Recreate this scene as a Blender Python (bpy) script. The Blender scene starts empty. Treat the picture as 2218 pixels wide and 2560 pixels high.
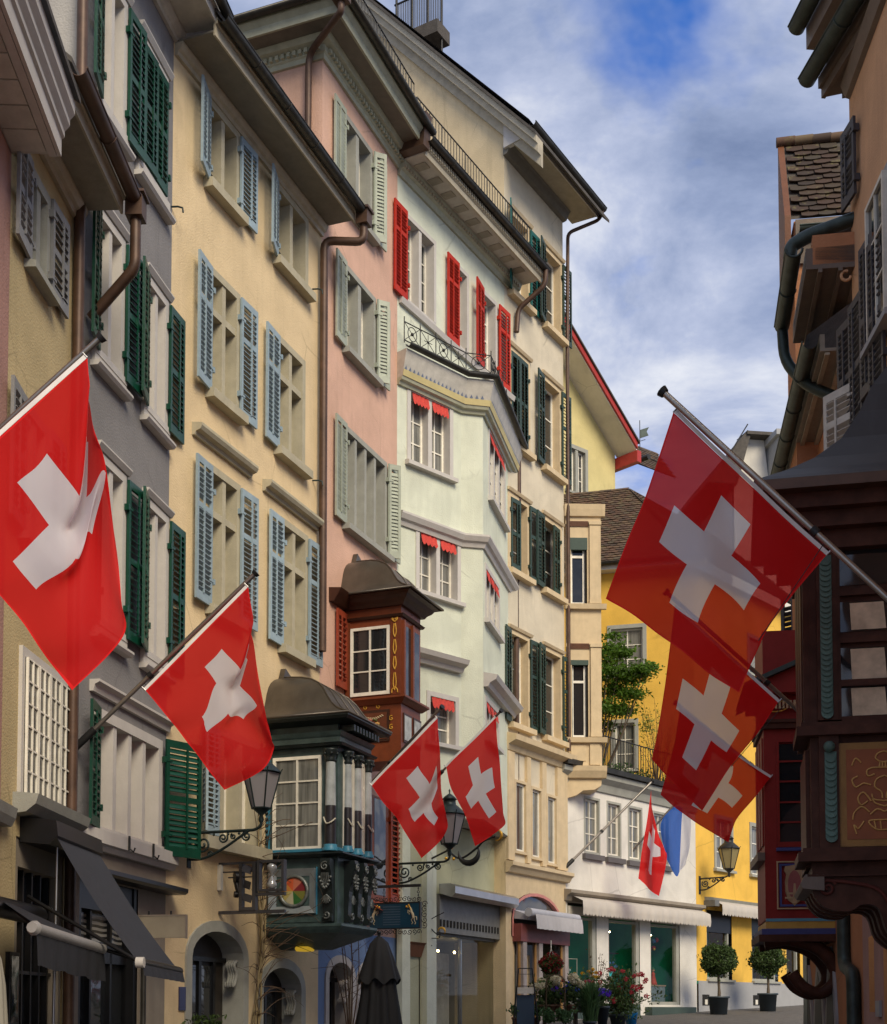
# A Swiss old-town lane hung with flags: houses left and right, shops, oriels and lanterns.
import bpy, math, random
from mathutils import Vector, Matrix
random.seed(7)
R = math.radians
C = bpy.context.scene.collection
SC = bpy.context.scene

# ---------------------------------------------------------------- camera
FPX, CX, CY, PITCH = 3400.0, 1109.0, 2352.0, R(3.0)       # focal length and principal point for a 2218 x 2560 frame
EYE = Vector((0.0, 0.0, 1.6))
cam_d = bpy.data.cameras.new('camera')
cam = bpy.data.objects.new('camera', cam_d); C.objects.link(cam)
cam.location = EYE
cam.rotation_euler = (R(90) + PITCH, 0, 0)
cam_d.sensor_fit = 'VERTICAL'; cam_d.sensor_height = 36.0
cam_d.lens = FPX * 36.0 / 2560.0
cam_d.shift_y = (CY - 1280.0) / 2560.0
cam_d.clip_start = 0.1; cam_d.clip_end = 6000
SC.camera = cam

# ---------------------------------------------------------------- sky and sun
SUN_EL, SUN_AZ = R(38), R(152)      # azimuth clockwise from +Y (the way the camera looks): behind and to the right
world = bpy.data.worlds.new('World'); SC.world = world
world.use_nodes = True
wn = world.node_tree; wn.nodes.clear()
def wnode(t, **k):
    n = wn.nodes.new(t)
    for a, b in k.items(): setattr(n, a, b)
    return n
def wmath(op, a, b=None, clamp=False):
    n = wn.nodes.new('ShaderNodeMath'); n.operation = op; n.use_clamp = clamp
    for i, v in enumerate((a, b)):
        if v is None: continue
        if isinstance(v, (int, float)): n.inputs[i].default_value = v
        else: wn.links.new(v, n.inputs[i])
    return n.outputs[0]
sky = wnode('ShaderNodeTexSky', sky_type='NISHITA', sun_disc=False)
sky.sun_elevation = SUN_EL; sky.sun_rotation = SUN_AZ
sky.air_density = 1.0; sky.dust_density = 0.4; sky.ozone_density = 3.0
tc = wnode('ShaderNodeTexCoord')
sep = wnode('ShaderNodeSeparateXYZ'); wn.links.new(tc.outputs['Generated'], sep.inputs[0])
zc = wmath('MAXIMUM', sep.outputs['Z'], 0.06)
zz = wmath('ADD', zc, 0.22)
cmb = wnode('ShaderNodeCombineXYZ')
wn.links.new(wmath('DIVIDE', sep.outputs['X'], zz), cmb.inputs['X'])
wn.links.new(wmath('DIVIDE', sep.outputs['Y'], zz), cmb.inputs['Y'])
def wnoise(scale, detail, rough, dist, off):
    m = wnode('ShaderNodeMapping'); m.inputs['Location'].default_value = off
    wn.links.new(cmb.outputs[0], m.inputs['Vector'])
    n = wnode('ShaderNodeTexNoise'); n.inputs['Scale'].default_value = scale
    n.inputs['Detail'].default_value = detail; n.inputs['Roughness'].default_value = rough
    n.inputs['Distortion'].default_value = dist
    wn.links.new(m.outputs[0], n.inputs['Vector'])
    return n.outputs['Fac']
def wramp(fac, stops):
    r = wnode('ShaderNodeValToRGB'); wn.links.new(fac, r.inputs[0])
    e = r.color_ramp.elements
    while len(e) < len(stops): e.new(0.5)
    for el, (p, c) in zip(e, stops):
        el.position = p; el.color = (*c, 1) if len(c) == 3 else c
    return r.outputs[0]
cover = wramp(wnoise(2.3, 6, 0.55, 0.25, (17.606, 2.150, 0.680)), [(0.29, (0.0,)*3), (0.425, (0.97,)*3)])
shade = wramp(wnoise(3.4, 8, 0.60, 0.35, (4.369, 19.511, 2.181)), [(0.24, (0.8, 1.1, 1.9)), (0.38, (1.6, 1.95, 2.9)), (0.49, (2.5, 2.8, 3.7)), (0.64, (4.4, 4.5, 4.75))])
blue = wnode('ShaderNodeMix', data_type='RGBA', blend_type='MULTIPLY'); blue.inputs[0].default_value = 1.0
wn.links.new(sky.outputs[0], blue.inputs[6]); blue.inputs[7].default_value = (0.16, 0.52, 1.05, 1)
mixc = wnode('ShaderNodeMix', data_type='RGBA')
wn.links.new(cover, mixc.inputs[0]); wn.links.new(blue.outputs[2], mixc.inputs[6]); wn.links.new(shade, mixc.inputs[7])
bg = wnode('ShaderNodeBackground'); bg.inputs['Strength'].default_value = 0.115
wn.links.new(mixc.outputs[2], bg.inputs['Color'])
wo = wnode('ShaderNodeOutputWorld'); wn.links.new(bg.outputs[0], wo.inputs['Surface'])

sun_d = bpy.data.lights.new('sun', 'SUN'); sun_d.energy = 2.2; sun_d.angle = R(30); sun_d.color = (1.0, 0.87, 0.66)
sun = bpy.data.objects.new('sun', sun_d); C.objects.link(sun)
sv = Vector((math.sin(SUN_AZ) * math.cos(SUN_EL), math.cos(SUN_AZ) * math.cos(SUN_EL), math.sin(SUN_EL)))
sun.rotation_euler = (-sv).to_track_quat('-Z', 'Y').to_euler()
SC.view_settings.view_transform = 'Standard'; SC.view_settings.look = 'None'
SC.view_settings.exposure = 0.80; SC.view_settings.gamma = 1.0
try: SC.view_settings.use_curve_mapping = False
except Exception: pass
try:
    SC.cycles.max_bounces = 6; SC.cycles.transparent_max_bounces = 12; SC.cycles.use_denoising = True
except Exception: pass

# ---------------------------------------------------------------- surveying: image positions to places on real planes
RW, UW, FW = Vector((1, 0, 0)), Vector((0, -math.sin(PITCH), math.cos(PITCH))), Vector((0, math.cos(PITCH), math.sin(PITCH)))
def ray(px, py): return RW * ((px - CX) / FPX) + UW * ((CY - py) / FPX) + FW
def at(px, py, Y):
    d = ray(px, py); return EYE + d * (Y / d.y)
def ground(Y): return 0.0425 * max(-40.0, min(Y, 60.0))
def reg(ox, oy, k=2.4216): return lambda x, y: (ox + x / k, oy + y / k)
qA, qB, qC = reg(0, 0), reg(740, 0), reg(1480, 0, 2.428)
qD, qE, qF = reg(0, 640), reg(740, 640), reg(1480, 640, 2.428)
qG, qH, qI = reg(0, 1280), reg(740, 1280), reg(1480, 1280, 2.428)
qJ, qK, qL = reg(0, 1920), reg(740, 1920), reg(1480, 1920, 2.428)

class Facade:
    """A vertical wall plane: s runs along it, y points into the house (negative is out over the lane), z is up."""
    def __init__(self, ox, oy, head, right=False):
        self.o = Vector((ox, oy, 0)); h = R(head)
        self.u = Vector((math.sin(h), math.cos(h), 0)) * (-1 if right else 1)
        self.n = Vector((-self.u.y, self.u.x, 0))
        self.rot = math.atan2(self.u.y, self.u.x)
    def hit(self, px, py, y=0.0):
        d = ray(px, py); o = self.o + self.n * y
        t = (o - EYE).dot(self.n) / d.dot(self.n)
        p = EYE + d * t
        return (p - self.o).dot(self.u), p.z
    def s(self, px, py=1500, y=0.0): return self.hit(px, py, y)[0]
    def z(self, px, py, y=0.0): return self.hit(px, py, y)[1]
    def atz(self, px, py, z):
        d = ray(px, py); p = EYE + d * ((z - EYE.z) / d.z)
        return (p - self.o).dot(self.u), (p - self.o).dot(self.n)
    def w(self, s, y=0.0, z=0.0): return self.o + self.u * s + self.n * y + Vector((0, 0, z))
    def next(self, px, head, py=1500):
        p = self.w(self.s(px, py)); return Facade(p.x, p.y, head)
    def rect(self, xl, yt, yb, xr, y=0.0):
        return self.s(xl, (yt + yb) / 2, y), self.s(xr, (yt + yb) / 2, y), self.z(xl, yb, y), self.z(xl, yt, y)
def facade_at(px, Y, head, right=False):
    p = at(px, 1500, Y); return Facade(p.x, p.y, head, right)

# ---------------------------------------------------------------- materials
MATS = {}
def _nt(name):
    m = bpy.data.materials.new(name); m.use_nodes = True
    nt = m.node_tree; b = nt.nodes['Principled BSDF']
    return m, nt, b
def mat(name, col, rough=0.7, metal=0.0, var=0.12, scale=3.0, bump=0.0, bscale=40.0, streak=0.0, spec=0.5, dirt=None, coat=0.0, old=False, each=0.0):
    """Plain surface with blotchy colour variation, optional vertical weather streaks and fine relief."""
    if name in MATS: return MATS[name]
    m, nt, b = _nt(name); L = nt.links.new
    tcn = nt.nodes.new('ShaderNodeTexCoord')
    oi = nt.nodes.new('ShaderNodeObjectInfo')
    n = nt.nodes.new('ShaderNodeTexNoise'); n.inputs['Scale'].default_value = scale; n.inputs['Detail'].default_value = 6
    n.inputs['Roughness'].default_value = 0.6
    L(tcn.outputs['Object'], n.inputs['Vector'])
    r = nt.nodes.new('ShaderNodeValToRGB'); L(n.outputs['Fac'], r.inputs[0])
    c0 = tuple(max(0, c * (1 - var)) for c in col); c1 = tuple(min(1, c * (1 + var)) for c in col)
    r.color_ramp.elements[0].position = 0.3; r.color_ramp.elements[0].color = (*c0, 1)
    r.color_ramp.elements[1].position = 0.7; r.color_ramp.elements[1].color = (*c1, 1)
    out = r.outputs[0]
    if streak > 0:
        mp = nt.nodes.new('ShaderNodeMapping'); mp.inputs['Scale'].default_value = (5.0, 5.0, 0.35)
        L(tcn.outputs['Object'], mp.inputs['Vector'])
        n2 = nt.nodes.new('ShaderNodeTexNoise'); n2.inputs['Scale'].default_value = 1.3; n2.inputs['Detail'].default_value = 7
        n2.inputs['Roughness'].default_value = 0.65
        L(mp.outputs[0], n2.inputs['Vector'])
        r2 = nt.nodes.new('ShaderNodeValToRGB'); L(n2.outputs['Fac'], r2.inputs[0])
        r2.color_ramp.elements[0].position = 0.52; r2.color_ramp.elements[0].color = (0, 0, 0, 1)
        r2.color_ramp.elements[1].position = 0.78; r2.color_ramp.elements[1].color = (streak,) * 3 + (1,)
        mx = nt.nodes.new('ShaderNodeMix'); mx.data_type = 'RGBA'
        L(r2.outputs[0], mx.inputs[0]); L(out, mx.inputs[6])
        d = dirt or tuple(c * 0.55 for c in col); mx.inputs[7].default_value = (*d, 1)
        out = mx.outputs[2]
    def blend(fac, other, a):
        mx = nt.nodes.new('ShaderNodeMix'); mx.data_type = 'RGBA'; L(fac, mx.inputs[0]); L(a, mx.inputs[6]); mx.inputs[7].default_value = (*other, 1); return mx.outputs[2]
    def ramp(fac, p0, v0, p1, v1):
        r_ = nt.nodes.new('ShaderNodeValToRGB'); L(fac, r_.inputs[0]); e = r_.color_ramp.elements
        e[0].position = p0; e[0].color = (v0,) * 3 + (1,); e[1].position = p1; e[1].color = (v1,) * 3 + (1,); return r_.outputs[0]
    if old:   # repaired patches and hairline cracks
        n4 = nt.nodes.new('ShaderNodeTexNoise'); n4.inputs['Scale'].default_value = .55; n4.inputs['Detail'].default_value = 3; n4.inputs['Distortion'].default_value = .8; L(tcn.outputs['Object'], n4.inputs['Vector'])
        out = blend(ramp(n4.outputs['Fac'], .575, 0, .60, .30), tuple(min(1, c * 1.14) for c in col), out)
        out = blend(ramp(n4.outputs['Fac'], .36, .28, .39, 0), tuple(c * .80 for c in col), out)
        vo = nt.nodes.new('ShaderNodeTexVoronoi'); vo.feature = 'DISTANCE_TO_EDGE'; vo.inputs['Scale'].default_value = .8
        ds = nt.nodes.new('ShaderNodeMix'); ds.data_type = 'RGBA'; ds.inputs[0].default_value = .12; L(tcn.outputs['Object'], ds.inputs[6]); L(n.outputs['Color'], ds.inputs[7]); L(ds.outputs[2], vo.inputs['Vector'])
        cm = nt.nodes.new('ShaderNodeMath'); cm.operation = 'MULTIPLY'; L(ramp(vo.outputs['Distance'], .0, .45, .012, 0), cm.inputs[0]); L(ramp(n4.outputs['Fac'], .50, 0, .58, 1), cm.inputs[1])
        out = blend(cm.outputs[0], tuple(c * .45 for c in col), out)
    if each:   # every slat or board has weathered a little differently
        mr = nt.nodes.new('ShaderNodeMapRange'); mr.inputs[3].default_value = 1 - each; mr.inputs[4].default_value = 1 + each; L(oi.outputs['Random'], mr.inputs[0])
        vm = nt.nodes.new('ShaderNodeVectorMath'); vm.operation = 'SCALE'; L(out, vm.inputs[0]); L(mr.outputs[0], vm.inputs['Scale']); out = vm.outputs[0]
    L(out, b.inputs['Base Color'])
    b.inputs['Roughness'].default_value = rough; b.inputs['Metallic'].default_value = metal
    b.inputs['Specular IOR Level'].default_value = spec
    if coat: b.inputs['Coat Weight'].default_value = coat
    if bump > 0:
        n3 = nt.nodes.new('ShaderNodeTexNoise'); n3.inputs['Scale'].default_value = bscale; n3.inputs['Detail'].default_value = 4
        L(tcn.outputs['Object'], n3.inputs['Vector'])
        bp = nt.nodes.new('ShaderNodeBump'); bp.inputs['Strength'].default_value = bump; bp.inputs['Distance'].default_value = 0.02
        L(n3.outputs['Fac'], bp.inputs['Height']); L(bp.outputs[0], b.inputs['Normal'])
    MATS[name] = m
    return m
def plaster(name, col, streak=0.22): return mat(name, col, 0.9, var=0.115, scale=1.3, bump=0.45, bscale=38, streak=streak * 1.6, spec=0.2, dirt=tuple(c * .62 for c in col), old=True)
def paint(name, col, rough=0.5, var=0.14): return mat(name, col, rough, var=var, scale=6, bump=0.15, bscale=35, spec=0.35, each=0.12)
def emit(name, col, strength):
    if name in MATS: return MATS[name]
    m, nt, b = _nt(name); b.inputs['Base Color'].default_value = (*col, 1)
    b.inputs['Emission Color'].default_value = (*col, 1); b.inputs['Emission Strength'].default_value = strength
    MATS[name] = m; return m
def pane_mat(name, col, curtain=None):
    """Old window glass: dark room behind, mirror-like, slightly wavy; optionally a pleated net curtain close behind."""
    if name in MATS: return MATS[name]
    m, nt, b = _nt(name); L = nt.links.new
    tcn = nt.nodes.new('ShaderNodeTexCoord')
    b.inputs['Base Color'].default_value = (*col, 1); b.inputs['Roughness'].default_value = 0.04
    b.inputs['Specular IOR Level'].default_value = 0.75
    if curtain:
        mp = nt.nodes.new('ShaderNodeMapping'); mp.inputs['Scale'].default_value = (11, 11, 0.5)
        L(tcn.outputs['Object'], mp.inputs['Vector'])
        n = nt.nodes.new('ShaderNodeTexNoise'); n.inputs['Scale'].default_value = 1.6; n.inputs['Detail'].default_value = 3
        L(mp.outputs[0], n.inputs['Vector'])
        r = nt.nodes.new('ShaderNodeValToRGB'); L(n.outputs['Fac'], r.inputs[0])
        r.color_ramp.elements[0].position = 0.35; r.color_ramp.elements[0].color = (*[c * 0.45 for c in curtain], 1)
        r.color_ramp.elements[1].position = 0.65; r.color_ramp.elements[1].color = (*curtain, 1)
        L(r.outputs[0], b.inputs['Base Color'])
    n3 = nt.nodes.new('ShaderNodeTexNoise'); n3.inputs['Scale'].default_value = 2.2; n3.inputs['Detail'].default_value = 1
    L(tcn.outputs['Object'], n3.inputs['Vector'])
    bp = nt.nodes.new('ShaderNodeBump'); bp.inputs['Strength'].default_value = 0.12; bp.inputs['Distance'].default_value = 0.05
    L(n3.outputs['Fac'], bp.inputs['Height']); L(bp.outputs[0], b.inputs['Normal'])
    MATS[name] = m; return m
def shopglass(name):
    """Clear shop window glass: you look through it, with a reflection on top."""
    if name in MATS: return MATS[name]
    m, nt, b = _nt(name); L = nt.links.new
    out = nt.nodes['Material Output']
    t = nt.nodes.new('ShaderNodeBsdfTransparent'); t.inputs[0].default_value = (0.86, 0.9, 0.9, 1)
    g = nt.nodes.new('ShaderNodeBsdfGlossy'); g.inputs['Roughness'].default_value = 0.02
    fr = nt.nodes.new('ShaderNodeFresnel'); fr.inputs[0].default_value = 1.5
    hf = nt.nodes.new('ShaderNodeMath'); hf.operation = 'MULTIPLY'; hf.inputs[1].default_value = 0.55; L(fr.outputs[0], hf.inputs[0])
    mx = nt.nodes.new('ShaderNodeMixShader'); L(hf.outputs[0], mx.inputs[0]); L(t.outputs[0], mx.inputs[1]); L(g.outputs[0], mx.inputs[2])
    L(mx.outputs[0], out.inputs['Surface'])
    MATS[name] = m; return m
def frosted(name, col):
    if name in MATS: return MATS[name]
    m, nt, b = _nt(name); L = nt.links.new
    out = nt.nodes['Material Output']
    t = nt.nodes.new('ShaderNodeBsdfTranslucent'); t.inputs[0].default_value = (*col, 1)
    mx = nt.nodes.new('ShaderNodeMixShader'); mx.inputs[0].default_value = 0.5
    b.inputs['Base Color'].default_value = (*col, 1); b.inputs['Roughness'].default_value = 0.3
    L(b.outputs[0], mx.inputs[1]); L(t.outputs[0], mx.inputs[2]); L(mx.outputs[0], out.inputs['Surface'])
    MATS[name] = m; return m
def leafmat(name, col, trans=0.35, var=0.5):
    if name in MATS: return MATS[name]
    m, nt, b = _nt(name); L = nt.links.new
    out = nt.nodes['Material Output']
    g = nt.nodes.new('ShaderNodeNewGeometry')
    r = nt.nodes.new('ShaderNodeValToRGB'); L(g.outputs['Random Per Island'], r.inputs[0])
    r.color_ramp.elements[0].color = (*[c * (1 - var) for c in col], 1); r.color_ramp.elements[1].color = (*[min(1, c * (1 + var)) for c in col], 1)
    L(r.outputs[0], b.inputs['Base Color']); b.inputs['Roughness'].default_value = 0.55; b.inputs['Specular IOR Level'].default_value = 0.3
    t = nt.nodes.new('ShaderNodeBsdfTranslucent'); L(r.outputs[0], t.inputs[0])
    mx = nt.nodes.new('ShaderNodeMixShader'); mx.inputs[0].default_value = trans
    L(b.outputs[0], mx.inputs[1]); L(t.outputs[0], mx.inputs[2]); L(mx.outputs[0], out.inputs['Surface'])
    MATS[name] = m; return m

# ---------------------------------------------------------------- mesh builder
class MB:
    def __init__(self): self.v = []; self.f = []; self.m = []; self.sm = []
    def add(self, vs, fs, mi=0, smooth=False):
        b = len(self.v); self.v += [tuple(p) for p in vs]
        for f in fs: self.f.append([i + b for i in f]); self.m.append(mi); self.sm.append(smooth)
        return self
    def quad(self, a, b, c, d, mi=0): return self.add([a, b, c, d], [(0, 1, 2, 3)], mi)
    def box(self, x0, x1, y0, y1, z0, z1, mi=0, M=None):
        vs = [Vector((x, y, z)) for z in (z0, z1) for y in (y0, y1) for x in (x0, x1)]
        if M is not None: vs = [M @ p for p in vs]
        return self.add(vs, [(0, 2, 3, 1), (4, 5, 7, 6), (0, 1, 5, 4), (2, 6, 7, 3), (0, 4, 6, 2), (1, 3, 7, 5)], mi)
    def prof(self, pts, x0, x1, mi=0, axis='x', smooth=False):
        """closed profile pts (y,z) swept along x"""
        n = len(pts); vs = [(x0, y, z) for y, z in pts] + [(x1, y, z) for y, z in pts]
        if axis == 'y': vs = [(y, x, z) for x, y, z in vs]
        fs = [(i, (i + 1) % n, n + (i + 1) % n, n + i) for i in range(n)]
        self.add(vs, fs, mi, smooth); self.add(vs, [tuple(range(n))[::-1], tuple(range(n, 2 * n))], mi)
        return self
    def prism(self, poly, y0, y1, mi=0):
        """closed outline poly (x,z) given depth y0..y1"""
        n = len(poly); vs = [(x, y0, z) for x, z in poly] + [(x, y1, z) for x, z in poly]
        return self.add(vs, [(i, (i + 1) % n, n + (i + 1) % n, n + i) for i in range(n)] + [tuple(range(n))[::-1], tuple(range(n, 2 * n))], mi)
    def slab(self, poly, z0, z1, mi=0):
        n = len(poly); vs = [(x, y, z0) for x, y in poly] + [(x, y, z1) for x, y in poly]
        return self.add(vs, [(i, (i + 1) % n, n + (i + 1) % n, n + i) for i in range(n)] + [tuple(range(n))[::-1], tuple(range(n, 2 * n))], mi)
    def tube(self, pts, r, seg=8, mi=0, cap=True):
        pts = [Vector(p) for p in pts]; n = len(pts); rs = r if isinstance(r, (list, tuple)) else [r] * n
        vs = []; up = None
        for i, p in enumerate(pts):
            t = (pts[min(i + 1, n - 1)] - pts[max(i - 1, 0)])
            if t.length < 1e-9: t = Vector((0, 0, 1))
            t.normalize()
            if up is None:
                up = t.cross(Vector((0, 0, 1)))
                if up.length < 1e-3: up = t.cross(Vector((1, 0, 0)))
            up = (up - t * up.dot(t)); up.normalize(); bt = t.cross(up)
            for k in range(seg):
                a = 2 * math.pi * k / seg
                vs.append(p + (up * math.cos(a) + bt * math.sin(a)) * rs[i])
        fs = [(i * seg + k, i * seg + (k + 1) % seg, (i + 1) * seg + (k + 1) % seg, (i + 1) * seg + k) for i in range(n - 1) for k in range(seg)]
        self.add(vs, fs, mi, True)
        if cap: self.add(vs[:seg], [tuple(range(seg))[::-1]], mi); self.add(vs[-seg:], [tuple(range(seg))], mi)
        return self
    def lathe(self, prof, c=(0, 0, 0), seg=16, mi=0, smooth=True, arc=(0, 2 * math.pi)):
        full = abs(arc[1] - arc[0] - 2 * math.pi) < 1e-6; k = seg if full else seg + 1
        vs = []
        for r, z in prof:
            for i in range(k):
                a = arc[0] + (arc[1] - arc[0]) * i / seg
                vs.append((c[0] + r * math.cos(a), c[1] + r * math.sin(a), c[2] + z))
        fs = []
        for j in range(len(prof) - 1):
            for i in range(seg):
                i2 = (i + 1) % k
                fs.append((j * k + i, j * k + i2, (j + 1) * k + i2, (j + 1) * k + i))
        return self.add(vs, fs, mi, smooth)
    def ball(self, c, r, seg=10, mi=0, sz=1.0):
        n = max(4, seg // 2)
        return self.lathe([(r * math.sin(math.pi * i / n) + 1e-5, -r * sz * math.cos(math.pi * i / n)) for i in range(n + 1)], c, seg, mi)
    def grid(self, P, mi=0, smooth=True, closed=False):
        nu, nv = len(P), len(P[0]); vs = [p for row in P for p in row]
        self.add(vs, [(i * nv + j, i * nv + j + 1, (i + 1) * nv + j + 1, (i + 1) * nv + j) for i in range(nu - 1) for j in range(nv - 1)], mi, smooth)
        return self
    def mesh(self, name, mats):
        me = bpy.data.meshes.new(name); me.from_pydata(self.v, [], self.f)
        for m in (mats if isinstance(mats, (list, tuple)) else [mats]): me.materials.append(m)
        me.polygons.foreach_set('material_index', self.m); me.polygons.foreach_set('use_smooth', self.sm)
        me.update(); return me
    def obj(self, name, mats, parent=None, loc=None, rot=None, kind=None, label=None):
        o = bpy.data.objects.new(name, self.mesh(name, mats)); return link(o, parent, loc, rot, kind, label)
def link(o, parent=None, loc=None, rot=None, kind=None, label=None):
    C.objects.link(o)
    if parent is not None: o.parent = parent
    if loc is not None: o.location = loc
    if rot is not None: o.rotation_euler = rot
    if kind: o['kind'] = kind
    if label: o['label'] = label
    return o
def inst(name, me, parent, loc=(0, 0, 0), rot=(0, 0, 0), **k):
    return link(bpy.data.objects.new(name, me), parent, loc, rot, **k)
def tag(o, label, cat, group=None):
    o['label'] = label; o['category'] = cat
    if group: o['group'] = group
    return o
def thing(name, label, cat, loc=(0, 0, 0), rotz=0.0, group=None):
    o = bpy.data.objects.new(name, None); C.objects.link(o); o.location = loc; o.rotation_euler = (0, 0, rotz)
    o.empty_display_size = 0.3
    return tag(o, label, cat, group)
def copy_tree(o, parent=None):
    c = o.copy(); C.objects.link(c)
    if parent is not None: c.parent = parent
    for ch in list(o.children): copy_tree(ch, c)
    return c

# house: an Empty on its facade line at street height; every part is built in facade coordinates (s, y, z)
class House:
    def __init__(self, name, label, F, cat='house', s0=0.0):
        self.F = F; self.s0 = s0
        p = F.w(s0); self.g = ground(p.y)
        self.e = thing(name, label, cat, (p.x, p.y, self.g), F.rot)
        self.off = Vector((-s0, 0, -self.g))
    def part(self, mb, name, mats, loc=(0, 0, 0), rot=None, parent=None, kind=None, label=None):
        if parent is not None: return mb.obj(name, mats, parent, loc, rot, kind, label)
        return mb.obj(name, mats, self.e, self.off + Vector(loc), rot, kind, label)

def wall(h, s0, s1, z0, z1, holes, m, y=0.0, top=None, name='wall', mb=None, back=True, thick=0.3):
    """plastered wall with real openings; holes are (s0,s1,z0,z1); top(s) gives a sloping upper edge"""
    ss = sorted({s0, s1, *[q for o in holes for q in (o[0], o[1]) if s0 < q < s1]})
    zs = sorted({z0, z1, *[q for o in holes for q in (o[2], o[3]) if z0 < q < z1]})
    own = mb is None; mb = mb or MB()
    for a, b in zip(ss, ss[1:]):
        for c, d in zip(zs, zs[1:]):
            cs, cz = (a + b) / 2, (c + d) / 2
            if any(o[0] < cs < o[1] and o[2] < cz < o[3] for o in holes): continue
            mb.quad((a, y, c), (b, y, c), (b, y, d), (a, y, d))
    if own: return h.part(mb, name, m)
def box_part(h, name, m, x0, x1, y0, y1, z0, z1, **k): return h.part(MB().box(x0, x1, y0, y1, z0, z1), name, m, **k)

def body(h, s0, s1, z0, z1, depth, m, y=0.0, name='side_wall'):
    """closes the volume behind a facade: two sides, back, top and a dark inner leaf behind the windows"""
    mb = MB()
    mb.quad((s0, y, z0), (s0, y, z1), (s0, depth, z1), (s0, depth, z0)); mb.quad((s1, y, z0), (s1, depth, z0), (s1, depth, z1), (s1, y, z1))
    mb.quad((s0, depth, z0), (s0, depth, z1), (s1, depth, z1), (s1, depth, z0)); mb.quad((s0, y, z1), (s1, y, z1), (s1, depth, z1), (s0, depth, z1))
    return h.part(mb, name, m)

SASHW = 0.05
def window(h, r, mf, ms, mp, cols=2, rows=3, fw=0.12, deep=0.24, proud=0.03, sill=0.10, sash=True, mull=0, mullw=0.12, trans=None, y=0.0,
           sillh=0.09, tilt=None, label=None, lights=None):
    """stone surround with reveal (part) > sill, sash, pane. r = outer rect of the surround. mull: stone mullions; trans: stone transom height."""
    s0, s1, z0, z1 = r; a, b, c, d = s0 + fw, s1 - fw, z0 + (0.0 if sill else fw), z1 - fw
    mb = MB(); yo = y - proud
    def fr(x0, x1, q0, q1): mb.box(x0, x1, yo, y + 0.02, q0, q1)
    # reveals: surround bars are as deep as the wall
    mb.box(s0, a, yo, y + deep, c, d); mb.box(b, s1, yo, y + deep, c, d); mb.box(s0, s1, yo, y + deep, d, z1)
    mb.box(s0, s1, yo + 0.004, y + deep, c - 0.06, c)
    xs = [a + (b - a) * (i + 1) / (mull + 1) for i in range(mull)]
    for x in xs: mb.box(x - mullw / 2, x + mullw / 2, yo + 0.02, y + deep, c, d)
    bands = [(c, d)]
    if trans:
        zt = c + (d - c) * trans
        edges = [a] + [q for x in xs for q in (x - mullw / 2, x + mullw / 2)] + [b]
        for q0, q1 in zip(edges[::2], edges[1::2]): mb.box(q0, q1, yo + 0.022, y + deep, zt - 0.05, zt + 0.05)
        bands = [(c, zt - 0.05), (zt + 0.05, d)]
    w = h.part(mb, 'window', mf, label=label)
    if sill:
        h.part(MB().prof([(y + 0.0, c - sillh), (yo - sill, c - sillh), (yo - sill, c - 0.02), (yo - 0.02, c - 0.002), (y, c - 0.002)], s0 - 0.05, s1 + 0.05), 'sill', mf, parent=w)
    edges = [a] + [q for x in xs for q in (x - mullw / 2, x + mullw / 2)] + [b]
    yp = y + deep - 0.06
    sb = MB(); panes = []
    for q0, q1 in zip(edges[::2], edges[1::2]):
        for bi, (z2, z3) in enumerate(bands):
            nr = rows if len(bands) == 1 else (max(1, rows - 1) if bi == 0 else 1)
            nc = cols
            if sash:
                sb.box(q0, q0 + SASHW, yp - 0.03, yp + 0.03, z2, z3); sb.box(q1 - SASHW, q1, yp - 0.03, yp + 0.03, z2, z3)
                sb.box(q0 + SASHW, q1 - SASHW, yp - 0.03, yp + 0.03, z2, z2 + SASHW); sb.box(q0 + SASHW, q1 - SASHW, yp - 0.03, yp + 0.03, z3 - SASHW, z3)
                x0, x1, y0_, y1_ = q0 + SASHW, q1 - SASHW, z2 + SASHW, z3 - SASHW
                for i in range(1, nc):
                    x = x0 + (x1 - x0) * i / nc; sb.box(x - 0.014, x + 0.014, yp - 0.022, yp + 0.02, y0_, y1_)
                for j in range(1, nr):
                    z = y0_ + (y1_ - y0_) * j / nr; sb.box(x0, x1, yp - 0.02, yp + 0.018, z - 0.013, z + 0.013)
                for i in range(nc):
                    for j in range(nr):
                        panes.append((x0 + (x1 - x0) * i / nc, x0 + (x1 - x0) * (i + 1) / nc, y0_ + (y1_ - y0_) * j / nr, y0_ + (y1_ - y0_) * (j + 1) / nr))
            else: panes.append((q0, q1, z2, z3))
    if sash: h.part(sb, 'sash', ms, parent=w)
    for x0, x1, z2, z3 in panes:
        j = random.uniform(-0.004, 0.004)
        h.part(MB().add([(x0, yp + j, z2), (x1, yp - j, z2), (x1, yp - j, z3), (x0, yp + j, z3)], [(0, 1, 2, 3)]), 'pane', mp, parent=w)
    return w

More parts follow.
